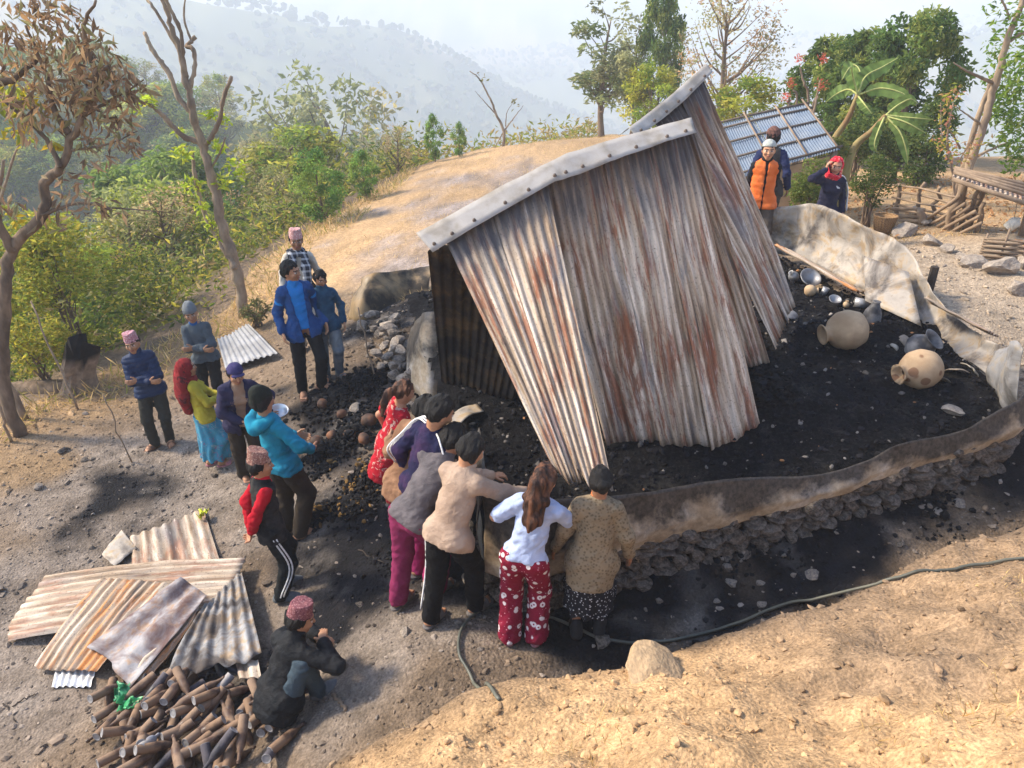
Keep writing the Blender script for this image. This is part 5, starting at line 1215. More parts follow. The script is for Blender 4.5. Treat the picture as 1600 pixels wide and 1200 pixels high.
PROTO = dict(
    round=make_proto(1, (.33, .33, .36), .60, .020, 40, 3600, .045, G_), tall=make_proto(2, (.17, .17, .38), .58, .016, 36, 3000, .036, [(.13, .15, .06), (.10, .125, .045), (.17, .17, .08)], .085, .22, 9, .5, 0, .25),
    dark=make_proto(3, (.38, .38, .42), .55, .02, 60, 8000, .046, DKG, .11, .12, 7, .8), yellow=make_proto(4, (.36, .36, .38), .56, .018, 36, 3400, .050, [tuple(np.array(c_) * [.66, .74, .8]) for c_ in YG], .12, .15),
    brown=make_proto(5, (.33, .33, .38), .60, .020, 46, 3000, .026, BR + PALE, .12, .18, 14, .4, 0, .35), pale=make_proto(6, (.30, .30, .36), .58, .018, 34, 2600, .038, PALE, .11, .2, 9, .6, 0, .2),
    small=make_proto(7, (.30, .30, .40), .52, .016, 34, 3000, .050, [(.10, .17, .03), (.07, .13, .03), (.15, .2, .04)], .11, .12), spread=make_proto(8, (.42, .42, .26), .72, .022, 40, 3000, .038, [(.16, .16, .07), (.12, .13, .05), (.2, .17, .08)], .11, .35, 10, .6, 0, .15))
def plant_tree(kind, P, h, label, group=None, rz=None, wide=1.0, name='tree'):
    o = empty(name, tuple(P), random.uniform(0, 6.28) if rz is None else rz, label, 'tree', group); o.scale = (h * wide, h * wide, h)
    a, b = PROTO[kind]; obj('trunk', a, o); obj('crown', b, o); return o
def tree_px(kind, bx, Y, topx, topy, label, group=None, wide=1.0, sink=0.0, zb=None):
    p = at_y(bx, 300, Y); x = p[0]; t = at_y(topx, topy, Y); g = gz(t[0], Y) if zb is None else zb
    return plant_tree(kind, (t[0], Y, g - .1 - sink), (t[2] - g + .1 + sink) * 1.0, label, group, None, wide)
# single trees one can point to
tree_px('small', 490, 17.5, 492, 222, 'rounded leafy green tree below the straw field edge', wide=.9)
tree_px('small', 560, 20, 565, 228, 'smaller olive green tree beside the rounded tree below the field', wide=.75)
tree_px('brown', 615, 24, 618, 192, 'rusty brown leaved tree below the field edge', wide=.85)
tree_px('small', 680, 26, 676, 172, 'slender bright green tree between the rusty tree and the dark bushy one', wide=.55)
tree_px('small', 715, 26.5, 716, 186, 'dark green bushy tree beside the slender bright one at the field edge', wide=.62)
tree_px('pale', 430, 19, 428, 250, 'pale dusty tree behind the leafless pruned trunk', wide=.9)
tree_px('spread', 495, 60, 497, 105, 'lone tall spreading tree standing on the wooded spur', wide=.75)
tree_px('tall', 950, 33.5, 952, -22, 'tall slender grey green tree at the far edge of the straw field', wide=1.25)
tree_px('tall', 1010, 32, 1000, 10, 'olive slender tree beside the tall grey green one', wide=1.0)
tree_px('dark', 1040, 31.5, 1042, -20, 'dark crowned tree behind the upturned ridge cap', wide=.40)
tree_px('yellow', 1010, 24, 1020, 92, 'yellow green young tree beside the upturned ridge cap', wide=.9)
tree_px('brown', 1140, 27, 1150, -40, 'large thin crowned tree with dry brown twigs', wide=.95)
tree_px('yellow', 1170, 20, 1175, 112, 'low bushy yellow green tree behind the tin shed', wide=1.1)
tree_px('pale', 1085, 25, 1080, 118, 'dusty olive tree behind the ridge cap below the brown twigged crown', wide=1.0)
for bx, Y, tx, ty, w, l in [(1310, 19.5, 1318, 52, 1.0, 'dark green dense tree behind the banana plants, beside the shed'), (1375, 18.5, 1372, 40, .95, 'dark green dense tree in the middle of the evergreen clump'), (1448, 17.5, 1450, 8, .88, 'tallest dark green dense tree of the evergreen clump')]:
    tree_px('dark', bx, Y, tx, ty, l, 'dense evergreens behind the bananas', wide=w * .82)
# woods on the slopes
rgt = np.random.default_rng(31)
def wood(n, sampler, kinds, hr, label, group):
    c = 0
    for _ in range(n * 25):
        x, y = sampler(); p = np.array([x, y, gz(x, y)]); d = p - [0, 0, CAM_Z]; dep = d[1] * CP - d[2] * SP
        u = 800 + d[0] / dep * FPX; v = 600 - (d[1] * SP + d[2] * CP) / dep * FPX
        if not (-120 < u < 1720 and -60 < v < 900): continue
        k = kinds[rgt.integers(len(kinds))]; ht = rgt.uniform(*hr); q = d + [0, 0, ht]; vt = 600 - (q[1] * SP + q[2] * CP) / (q[1] * CP - q[2] * SP) * FPX
        if vt < np.interp(u, [-100, 60, 180, 330, 430, 560, 700, 900, 1500, 1700], [75, 60, 45, 100, 145, 200, 212, 225, 235, 235]) + rgt.uniform(-8, 30): continue
        plant_tree(k, p - [0, 0, .2], ht, label[k], group, rgt.uniform(0, 6.28), rgt.uniform(.85, 1.25)); c += 1
        if c >= n: break
LB = dict(round='green round crowned tree in the wood on the spur', pale='pale dusty tree in the wood on the spur', yellow='yellow green tree in the wood on the spur', spread='spreading olive tree in the wood on the spur', dark='dark green tree in the wood on the spur', small='bushy bright green tree in the wood on the spur', brown='brown twiggy tree in the wood on the spur')
def s_spur():
    t = rgt.uniform(0, 1); x = -85 + t * 95 + rgt.normal() * 6; return x, 96 + t * 10 - abs(rgt.normal()) * 22 + 4
def s_mid(): return rgt.uniform(-45, 2), rgt.uniform(26, 75)
def s_near():
    y = rgt.uniform(12, 30); return -7.5 - rgt.uniform(0, 1) ** 1.3 * (6 + y * .75), y
wood(150, s_spur, ['round', 'pale', 'round', 'yellow', 'dark', 'spread'], (5, 8.5), LB, 'trees of the wooded spur')
LM = {k: v.replace('in the wood on the spur', 'in the gully below the field') for k, v in LB.items()}
wood(80, s_mid, ['round', 'pale', 'yellow', 'small', 'spread', 'yellow'], (4, 7), LM, 'trees in the gully')
LN = {k: v.replace('in the wood on the spur', 'on the slope below the yard') for k, v in LB.items()}
wood(40, s_near, ['yellow', 'pale', 'small', 'yellow', 'brown'], (2.4, 4.2), LN, 'trees on the slope below the yard')
def s_right(): 
    y = rgt.uniform(24, 60); return rgt.uniform(12, 14 + y * .6), y
LR = {k: v.replace('in the wood on the spur', 'beyond the rail fence') for k, v in LB.items()}
wood(40, s_right, ['round', 'pale', 'small', 'dark'], (4, 7), LR, 'trees beyond the rail fence')
# far woods: crowns too small to tell apart
def far_woods():
    r = np.random.default_rng(8); n = 11000; x = r.uniform(-620, 620, n); y = r.uniform(340, 900, n); z = height(x, y, False)
    k = n2(x, y, .02, 3, 90) > -.25; x, y, z = x[k], y[k], z[k]
    c = palette(len(x), [(.06, .085, .025), (.09, .105, .03), (.12, .115, .05), (.05, .07, .02)], r); o = scatter('far_woods', np.stack([x, y, z + 2], -1), r.uniform(1.6, 3.8, len(x)), c, mat_attr('far_foliage', .95, .1, .4, .6), r, 1.0)
    tag(o, 'far off wooded slopes across the valley', kind='stuff')
far_woods()

# brush covering the slopes beside the yard and field
def brush():
    r = np.random.default_rng(12); P = []; Cc = []; up = []
    def add(n, xs, ys, dmin, dmax, hgt, cols, sc_, dens=.0):
        x = r.uniform(*xs, n); y = r.uniform(*ys, n); d, _, ins_ = poly_dist(x, y, PLAT, True); k = (~ins_) & (d > dmin) & (d < dmax) & (n2(x, y, sc_, 3, 91) > dens)
        x, y = x[k], y[k]; z = height(x, y); m = len(x); h = np.abs(r.normal(size=m)) * hgt * (.4 + .6 * (n2(x, y, .8, 2, 92) + 1))
        P.append(np.stack([x, y, z + h], -1)); Cc.append(palette(m, cols, r))
    add(95000, (-24, -3), (6, 34), .25, 12, .55, YG + PALE + G_, .5, -.25)
    add(36000, (-24, 4), (10, 40), .1, 6, .40, [(.36, .27, .11), (.30, .22, .09), (.42, .33, .15)] + YG, .7, -.1)
    add(9000, (8, 26), (14, 34), .2, 9, .5, G_ + PALE + [(.34, .22, .1)], .5, -.2)
    P = np.concatenate(P); Cc = np.concatenate(Cc); sz = .055 + .006 * np.hypot(P[:, 0], P[:, 1])
    V, F, c = leaves(P, sz, Cc, r, .0, .35, .4, np.array([0, 0, .35])); o = mk('undergrowth', V, F, LEAF, smooth=False, col=c); tag(o, 'yellow green brush and dry weeds on the slopes', kind='stuff')
brush()
def dry_grass():
    r = np.random.default_rng(14); P = []; Cc = []; L = []
    def add(x, y, l, cols): 
        z = height(x, y); P.append(np.stack([x, y, z - .01], -1)); Cc.append(palette(len(x), cols, r)); L.append(np.full(len(x), l))
    S_ = [(.55, .38, .16), (.45, .31, .13), (.62, .46, .22), (.36, .27, .12)]
    x = r.uniform(-7.6, -3, 26000); y = r.uniform(5, 34, 26000); d, _, ins_ = poly_dist(x, y, PLAT, True); k = ins_ & (d < .9 + .5 * n2(x, y, .8, 2, 93)) & (d > 0) & (y > 7.5); add(x[k], y[k], .22, S_ + [(.25, .24, .05)])
    x = r.uniform(-4, 4, 9000); y = r.uniform(1.6, 4, 9000); bd_, bs_, _ = poly_dist(x, y, BANK, False); k = (bs_ < 0) & (bd_ > .25) & (n2(x, y, 2.2, 3, 94) > .30); add(x[k], y[k], .07, S_)
    x = r.uniform(-5, 9, 26000); y = 10.5 + 25 * r.random(26000) ** 1.6; k = n2(x, y, .7, 3, 95) > -.15; d, _, ins_ = poly_dist(x, y, PLAT, True); k &= ins_; add(x[k], y[k], .085, S_)
    P = np.concatenate(P); Cc = np.concatenate(Cc); L = np.concatenate(L); V, F, c = leaves(P, L, Cc, r, .0, .07, .5, np.array([0, 0, 1.1])); o = mk('dry_grass', V, F, DRYLEAF, smooth=False, col=c); tag(o, 'dry straw grass on the bank, field and terrace edge', kind='stuff')
dry_grass()

# ------------------------------------------------------------------ trees drawn limb by limb
def px_tree(name, label, Y0, limbs, tufts, bark, leafm, lcols, lsize, seed, droop=.0, base_px=None, dy=.5, ratio=.42, knob=0.0):
    """limbs: (list of pixels, r0, r1, depth shift from, to); tufts: (px, py, radius px, leaves, depth shift)"""
    r = np.random.default_rng(seed); b = at_y(*limbs[0][0][0], Y0); root = empty(name, (b[0], b[1], gz(b[0], b[1]) - .05), 0, label, 'tree'); o3 = np.array(root.location); lines = []
    for pts, r0, r1, d0, d1 in limbs:
        P = [at_y(px, py, Y0 + d0 + (d1 - d0) * i / max(1, len(pts) - 1)) - o3 for i, (px, py) in enumerate(pts)]
        if pts is limbs[0][0]: P = [np.array([P[0][0] * .5, P[0][1], 0.0])] + P
        n = max(8, len(P) * 5); c = spline(P, n); rad = np.linspace(r0, r1, n) * (1 + knob * r.normal(size=n)); c += r.normal(size=c.shape) * r0 * .12; lines.append(tube(c, rad, 8))
    mk('trunk', *join(lines), bark, root)
    P = []; Cc = []
    for px, py, rp, n, ds in tufts:
        c = at_y(px, py, Y0 + ds) - o3; dep = (Y0 + ds) * CP; rr = rp / FPX * dep * 1.05; u = r.normal(size=(n, 3)); u /= np.linalg.norm(u, axis=1)[:, None]
        P.append(c + u * (rr * r.uniform(.1, 1, n) ** .5)[:, None] * np.array([1, dy + .3, 1])); Cc.append(palette(n, lcols, r))
    V, F, c = leaves(np.concatenate(P), lsize, np.concatenate(Cc), r, droop, ratio); mk('crown', V, F, leafm, root, smooth=False, col=c); return root
px_tree('tree', 'tree with curled brown leaves and crooked trunk at the yard edge', 8.6,
    [([(5, 600), (8, 470), (18, 392), (66, 336), (72, 285), (95, 262), (112, 215), (132, 180)], .085, .035, 0, .1), ([(18, 392), (-10, 330), (-30, 260)], .055, .035, 0, -.2), ([(112, 215), (85, 170), (70, 110), (40, 40)], .04, .012, .1, .2), ([(132, 180), (150, 120), (130, 50), (150, 0)], .04, .012, .1, -.3), ([(95, 262), (70, 215), (20, 170), (-20, 130)], .03, .012, 0, .2), ([(132, 180), (185, 150), (225, 125)], .02, .006, .1, -.2), ([(66, 336), (120, 318), (180, 325), (270, 332)], .022, .004, 0, .3), ([(112, 235), (170, 225), (215, 205)], .016, .004, 0, 0), ([(-20, 130), (20, 125), (60, 90)], .05, .02, .2, .2)],
    [(40, 25, 63, 120, 0), (95, 30, 52, 111, .2), (30, 95, 63, 139, .3), (95, 100, 63, 158, 0), (150, 85, 47, 102, -.2), (165, 150, 50, 120, 0), (110, 160, 52, 130, .2), (50, 175, 50, 93, 0), (190, 110, 27, 37, -.2), (200, 145, 23, 27, 0), (185, 200, 35, 46, 0), (150, 235, 35, 42, .1), (205, 225, 15, 14, .1), (120, 300, 47, 55, 0), (85, 330, 37, 37, .1), (170, 320, 23, 13, .1), (15, 315, 25, 24, 0), (232, 135, 12, 7, 0)],
    BARK, DRYLEAF, [(.24, .155, .09), (.33, .21, .12), (.16, .105, .065), (.30, .23, .13), (.22, .20, .09), (.40, .25, .12)], .145, 41, 1.1, ratio=.27)
px_tree('tree', 'yellowing sprays of leaves behind the brown leaved tree', 8.9, [([(0, 560), (-10, 400), (5, 250)], .05, .02, .2, .3), ([(-5, 330), (20, 250), (40, 200)], .02, .008, .2, .3)], [(20, 150, 34, 40, .2), (20, 200, 30, 40, .2), (80, 228, 14, 10, 0), (10, 330, 26, 24, 0), (40, 145, 30, 30, .3)], BARK_P, LEAF, [(.42, .30, .02), (.34, .30, .03), (.22, .26, .03)], .14, 42, .5)
px_tree('tree', 'pruned knobbly tree with bare limbs and a few green tufts', 12.2,
    [([(372, 432), (355, 375), (340, 320), (328, 260), (312, 215), (300, 170), (293, 130), (282, 85), (268, 40), (250, -15)], .105, .03, 0, 0), ([(368, 420), (348, 385), (318, 330), (305, 275), (300, 235)], .05, .025, -.1, .3), ([(312, 222), (285, 212), (262, 188), (245, 172), (228, 160)], .045, .025, 0, -.4), ([(303, 180), (280, 155), (266, 118), (250, 95), (235, 72), (226, 52)], .045, .03, 0, .3), ([(322, 225), (336, 205), (345, 178), (350, 150), (362, 120)], .04, .028, 0, -.3), ([(296, 140), (304, 105), (302, 78), (292, 72), (306, 58)], .035, .028, 0, .2), ([(285, 95), (282, 50), (262, 5), (255, -20)], .035, .02, 0, -.2), ([(292, 120), (277, 75), (240, 12), (230, 0)], .03, .018, 0, .2), ([(330, 262), (345, 235), (352, 215)], .02, .01, 0, -.2), ([(300, 68), (288, 30), (290, -10)], .02, .012, 0, .1)],
    [(284, 238, 14, 55, 0), (300, 288, 16, 55, .1), (312, 320, 10, 26, 0), (340, 228, 12, 34, 0), (366, 262, 18, 60, 0), (348, 285, 11, 34, 0), (232, 156, 12, 34, -.4), (218, 172, 6, 10, -.4), (332, 178, 12, 34, 0), (352, 190, 10, 24, 0), (330, 350, 12, 34, 0), (280, 205, 6, 12, 0), (345, 370, 9, 20, 0)],
    BARK_P, LEAF, [(.40, .48, .04), (.32, .42, .04), (.48, .48, .06)], .11, 43, .1, knob=.10)
px_tree('tree', 'leafless forked sapling at the crest of the straw field', 29, [([(786, 236), (787, 205), (776, 180), (764, 150), (748, 122), (734, 112)], .07, .015, 0, 0), ([(787, 205), (800, 188), (818, 165)], .035, .008, 0, .4), ([(776, 180), (758, 160), (742, 142)], .025, .006, 0, -.3), ([(790, 198), (792, 176), (802, 160)], .02, .006, 0, 0), ([(770, 236), (778, 222), (787, 205)], .02, .02, 0, 0)], [(750, 120, 12, 10, 0), (806, 165, 12, 10, .3)], BARK_P, DRYLEAF, PALE, .16, 44)
px_tree('tree', 'leaning double trunked tree with yellow and green leaves by the rail fence', 12.6,
    [([(1496, 322), (1512, 268), (1536, 196), (1556, 128), (1572, 70), (1590, 20), (1600, -10)], .085, .035, 0, 0), ([(1486, 318), (1498, 290), (1512, 240), (1530, 175), (1552, 125)], .055, .04, .2, .2), ([(1552, 130), (1530, 120), (1505, 108), (1490, 98)], .03, .008, 0, -.2), ([(1536, 196), (1512, 180), (1492, 165)], .02, .006, 0, 0), ([(1512, 252), (1545, 235), (1575, 222)], .03, .012, 0, .2), ([(1500, 232), (1490, 212), (1478, 200)], .02, .006, 0, -.2), ([(1572, 70), (1590, 55), (1612, 50)], .03, .02, 0, 0), ([(1578, 30), (1570, 10), (1560, -10)], .02, .012, 0, 0)],
    [(1580, 20, 30, 60, 0), (1560, 75, 26, 90, .4), (1575, 120, 40, 300, .5), (1588, 165, 44, 340, .2), (1592, 215, 36, 240, 0), (1598, 100, 34, 150, -.2), (1590, 250, 26, 120, 0), (1570, 175, 24, 110, .3), (1596, 40, 26, 80, 0), (1550, 12, 14, 14, 0)],
    BARK_P, LEAF, [(.14, .24, .03), (.18, .28, .04), (.10, .18, .03), (.22, .28, .05)], .10, 45, .4)
px_tree('shrub', 'thin shrub with yellow and pinkish young leaves by the leaning tree', 12.3, [([(1492, 320), (1488, 270), (1480, 220), (1490, 160)], .025, .01, 0, 0), ([(1488, 270), (1510, 232), (1520, 215)], .015, .006, 0, 0), ([(1486, 240), (1472, 215), (1470, 160)], .012, .005, 0, 0)], [(1482, 215, 26, 70, 0), (1500, 245, 20, 50, 0), (1490, 150, 20, 50, 0), (1476, 178, 18, 40, .1), (1480, 240, 16, 30, 0), (1525, 228, 18, 36, 0)], BARK_P, LEAF, [(.42, .36, .05), (.48, .28, .12), (.30, .32, .05), (.50, .22, .14)], .075, 46, .3)
def bush(px, py, rx, ry, Y, n, cols, label, seed, lsize=.05):
    r = np.random.default_rng(seed); c = at_y(px, py, Y); w = rx / FPX * Y * 1.02; h = ry / FPX * Y * 1.02; g = gz(c[0], c[1]); root = empty('shrub', (c[0], c[1], g - .03), 0, label, 'shrub'); o3 = np.array(root.location)
    u = r.normal(size=(26, 3)); u /= np.linalg.norm(u, axis=1)[:, None]; C = c - o3 + u * np.array([w * .75, w * .6, h * .75]); k = r.integers(26, size=n); v = r.normal(size=(n, 3)); v /= np.linalg.norm(v, axis=1)[:, None]
    P = C[k] + v * (min(w, h) * .42 * r.uniform(.2, 1, n) ** .5)[:, None]; P = P[P[:, 2] > 0]
    V, F, cc = leaves(P, lsize, palette(len(P), cols, r), r, .1, .45); mk('crown', V, F, LEAF, root, smooth=False, col=cc)
    mk('trunk', *limb_mesh([([np.zeros(3) + [r.uniform(-.1, .1), 0, 0], (c - o3) * .5 + r.normal(size=3) * .05, C[j]], [.018, .012, .004]) for j in range(9)]), BARK, root)
bush(1272, 292, 36, 44, 11.2, 2600, [(.10, .15, .03), (.14, .19, .04), (.2, .22, .05)], 'leafy green shrub beside the orange gilet, in front of the tin shed', 51, .055)
bush(1366, 284, 32, 40, 11.6, 2200, [(.07, .11, .03), (.10, .14, .03), (.14, .17, .04)], 'darker green shrub behind the woman with the phone', 52, .05)
bush(1300, 238, 26, 22, 13.5, 900, [(.12, .15, .03), (.2, .2, .05)], 'ragged shrub growing at the shed eave', 53, .06)
for k, (px, py, rx, ry, Y, l) in enumerate([(1440, 248, 36, 40, 15.0, 'dense dark shrub under the evergreen clump behind the fence'), (1405, 225, 34, 40, 15.6, 'dense shrub between the leaning banana and the evergreens'), (1462, 205, 30, 44, 15.4, 'tall shrub under the tallest evergreen'), (1345, 215, 34, 34, 15.8, 'low shrub round the banana stems')]):
    bush(px, py, rx, ry, Y, 2200, [(.07, .115, .028), (.10, .15, .035), (.15, .19, .045)], l, 80 + k, .075)
bush(1560, 318, 40, 22, 13.6, 1300, [(.14, .17, .07), (.18, .2, .09), (.26, .2, .1)], 'pale dusty scrub beyond the lean to shelter', 88, .06)
bush(90, 415, 80, 85, 11.5, 3600, YG, 'bright yellow green bush below the yard edge', 54, .085)
bush(55, 540, 60, 50, 10.2, 1500, YG + [(.4, .34, .04)], 'yellow leaved bush beside the charred stump', 55, .08)
bush(210, 440, 70, 60, 13.5, 2400, G_ + YG, 'mixed green bush behind the quilted jacket', 56, .08)
bush(400, 545 - 60, 26, 18, 11.5, 500, [(.15, .12, .05), (.12, .14, .05)], 'low brown green scrub above the loose tin sheet', 57, .06)
# banana plants
def banana(stem_px, Y, fronds, label, seed):
    r = np.random.default_rng(seed); P = [at_y(px, py, Y) for px, py in stem_px]; b = P[0].copy(); g = gz(b[0], b[1]); root = empty('banana_plant', (b[0], b[1], g - .05), 0, label, 'banana plant'); o3 = np.array(root.location)
    c = spline([np.array([0, 0, 0])] + [p - o3 for p in P], 20); mk('stem', *tube(c, np.linspace(.075, .035, 20), 10), mat_plain('banana_stem', (.34, .30, .12), .8, .2, .4, 8, .3, 0, .02, (.22, .13, .06), 4, (1, 1, .4)), root)
    for pts, wpx in fronds:
        L = [at_y(px, py, Y + dz) - o3 for px, py, dz in pts]; n = 22; c = spline(L, n); T = np.gradient(c, axis=0); T /= np.linalg.norm(T, axis=1)[:, None]; s = np.cross(T, np.array([.1, -1.0, .45])); s /= np.linalg.norm(s, axis=1)[:, None]; nn = np.cross(s, T)
        t = np.linspace(0, 1, n); W = wpx * 1.35 / FPX * Y * np.clip(np.sin(np.clip(t * 1.02 + .02, 0, 1) * math.pi) ** .55, .06, 1); W = W * np.where(t < .14, .2, 1)
        u = np.linspace(-1, 1, 9); tear = 1 - .14 * (r.random(n) < .3); A = c[:, None] + s[:, None] * (W * tear)[:, None, None] * u[None, :, None] + nn[:, None] * ((np.abs(u) * -.35)[None, :] * W[:, None] + .012 * np.sin(t * 70)[:, None] * np.abs(u)[None])[..., None]
        col = np.array([.17, .26, .065]) * (1 + .25 * r.normal(size=(n, 1, 1))) + .06 * (np.abs(u) < .12)[None, :, None]; f = mk('frond', A.reshape(-1, 3), grid_faces(n, 9), LEAF, root, col=np.clip(np.broadcast_to(col, A.shape), .02, 1).reshape(-1, 3))
        mk('midrib', *tube(c + nn * .006, np.linspace(.018, .004, n), 6), mat_rib, f)
mat_rib = mat_plain('frond_rib', (.40, .42, .14), .7)
banana([(1298, 232), (1325, 185), (1340, 148)], 14.2, [([(1340, 148, 0), (1352, 120, .1), (1378, 105, .2), (1404, 90, .2)], 8.7), ([(1340, 148, 0), (1332, 118, 0), (1328, 105, -.2), (1315, 125, -.4)], 8.1), ([(1340, 148, 0), (1325, 140, .2), (1305, 148, .4), (1290, 160, .5)], 8.1), ([(1342, 148, 0), (1345, 122, .3), (1340, 105, .5), (1325, 98, .7)], 7.4), ([(1342, 148, 0), (1375, 138, -.2), (1410, 146, -.4), (1432, 166, -.5)], 8.1), ([(1340, 150, 0), (1352, 165, -.3), (1362, 178, -.4)], 6.2)], 'banana plant with upright torn fronds behind the tin shed', 61)
banana([(1330, 240), (1362, 205), (1384, 180)], 13.4, [([(1384, 180, 0), (1402, 165, .1), (1422, 155, .2), (1434, 162, .2)], 7.4), ([(1384, 180, 0), (1410, 183, -.1), (1435, 185, -.2), (1458, 187, -.2)], 6.8), ([(1384, 182, 0), (1412, 190, -.2), (1432, 200, -.3), (1446, 208, -.3)], 6.8), ([(1382, 182, 0), (1372, 205, -.2), (1366, 225, -.3), (1370, 238, -.3)], 6.2), ([(1384, 182, 0), (1405, 205, -.2), (1415, 232, -.3), (1418, 258, -.3)], 6.2)], 'leaning banana plant with drooping fronds beside the dark trees', 62)
# red tipped stems over the shed
def red_stems():
    for k, (pts, tip, l) in enumerate([([(1262, 165), (1256, 130), (1250, 105)], (1249, 92, 9), 'tall red tipped flowering stem above the tin shed ridge'), ([(1244, 165), (1240, 140)], (1236, 130, 12), 'red tipped flowering stem leaning over the shed end'), ([(1268, 178), (1276, 150), (1282, 125)], (1287, 92, 12), 'orange red flowering stem beside the tall red tipped one'), ([(1232, 168), (1230, 160)], (1229, 152, 9), 'short red flowering stem at the shed ridge'), ([(1270, 180), (1278, 150)], (1283, 134, 13), 'bushy red flowering stem in front of the evergreens')]):
        px_tree('flowering_shrub', l, 14.8 - k * .1, [(pts, .03, .015, 0, 0)], [(tip[0], tip[1], tip[2] * .8, 46, 0)], BARK_P, LEAF, [(.50, .10, .07), (.58, .16, .10), (.42, .13, .06)], .06, 70 + k, -.3, ratio=.3)
red_stems()
# ------------------------------------------------------------------ loose pieces on the ground
PIECE = mat_attr('broken_pieces', .92, .2, .35, 30, .4)
def pieces():
    r = np.random.default_rng(21)
    def zone(x, y): 
        i = np.clip(np.searchsorted(gx, x), 1, len(gx) - 1); j = np.clip(np.searchsorted(gy, y), 1, len(gy) - 1); return i, j
    # gravel of the yard, coloured by the soil or soot it lies on
    n = 26000; x = r.uniform(-7, 6, n); y = r.uniform(2.6, 10.5, n); i, j = zone(x, y); inpl = poly_dist(x, y, PLAN, True)[2]
    k = ~inpl & (poly_dist(x, y, PLAT, True)[2]) & (bank[i, j] < .3); x, y, i, j = x[k], y[k], i[k], j[k]
    s = np.exp(r.normal(-4.45, .55, len(x))); z = height(x, y) + s * .15; c = G[i, j] * r.uniform(.6, 1.6, (len(x), 1)); g = r.random(len(x)) < .12; c[g] = np.array([.30, .25, .205]) * r.uniform(.5, 1.1, (g.sum(), 1))
    tag(scatter('gravel', np.stack([x, y, z], -1), s, c, PIECE, r), 'grey brown stone chips scattered over the yard', kind='stuff')
    # clods and chips of the earth bank
    n = 19000; x = r.uniform(-4.2, 5.5, n); y = r.uniform(1.4, 6.5, n); i, j = zone(x, y); k = bank[i, j] > .35; x, y, i, j = x[k], y[k], i[k], j[k]
    s = np.exp(r.normal(-4.75, .62, len(x))); s = np.minimum(s, .036); c = G[i, j] * r.uniform(.7, 1.25, (len(x), 1))
    tag(scatter('pebbles', np.stack([x, y, height(x, y) + s * .2], -1), s, c, PIECE, r), 'crumbled clods and pebbles on the earth bank', kind='stuff')
    # charcoal on the burnt floor and in the heaps beside it
    n = 15000; x = r.uniform(-1.6, 4.9, n); y = r.uniform(3.7, 10, n); pdd, _, k = poly_dist(x, y, PLAN, True); k = k & (pdd > .12); x, y = x[k], y[k]; s = np.minimum(np.exp(r.normal(-4.1, .45, len(x))), .05)
    c = np.array([.006, .006, .008]) * r.uniform(.5, 2.2, (len(x), 1)); g = r.random(len(x)); c[g < .07] = np.array([.20, .18, .16]) * r.uniform(.4, 1.3, ((g < .07).sum(), 1)); c[g < .012] = (.34, .17, .08)
    tag(scatter('charcoal_debris', np.stack([x, y, floor_z(x, y) + s * .25], -1), s, c, PIECE, r, .8), 'lumps of charcoal and ash over the burnt floor', kind='stuff')
    P = []; S = []; Cc = []
    for px, py, rad, m, hgt, big, tint in [(560, 605, .55, 700, .10, -3.6, 0), (520, 625, .4, 420, .08, -3.5, 0), (600, 640, .4, 380, .10, -3.6, 0), (545, 690, .35, 420, .16, -3.6, 0), (505, 710, .28, 260, .14, -3.6, 0), (575, 745, .3, 330, .10, -3.7, 2), (560, 790, .28, 300, .07, -3.8, 2), (500, 805, .20, 220, .10, -3.6, 2), (505, 735, .2, 120, .05, -3.6, 2), (610, 720, .35, 260, .04, -3.9, 0), (1170, 850, .6, 260, .02, -4.0, 0), (1450, 780, .7, 260, .02, -4.0, 0), (640, 860, .5, 260, .02, -4.1, 0), (1190, 630, .35, 300, .10, -3.5, 0)]:
        b = ground(px, py) if py > 640 or px < 700 else at_f(px, py); a = r.uniform(0, 6.28, m); d = np.abs(r.normal(size=m)) * rad * .55; X = b[0] + np.cos(a) * d; Y = b[1] + np.sin(a) * d
        z = (height(X, Y) if px != 1190 else floor_z(X, Y)) + hgt * np.exp(-(d / rad) ** 2 * 2) * r.uniform(.2, 1, m); P.append(np.stack([X, Y, z], -1)); S.append(np.minimum(np.exp(r.normal(big, .35, m)), .06)); c = np.array([.007, .007, .008]) * r.uniform(.5, 2, (m, 1))
        if tint: q = r.random(m) < .13; c[q] = np.array([.20, .115, .035]) * r.uniform(.4, 1.3, (q.sum(), 1))
        Cc.append(c)
    tag(scatter('charred_rubble', np.concatenate(P), np.concatenate(S), np.concatenate(Cc), PIECE, r, .85), 'heaps of charred grain and black lumps beside the house', kind='stuff')
pieces()

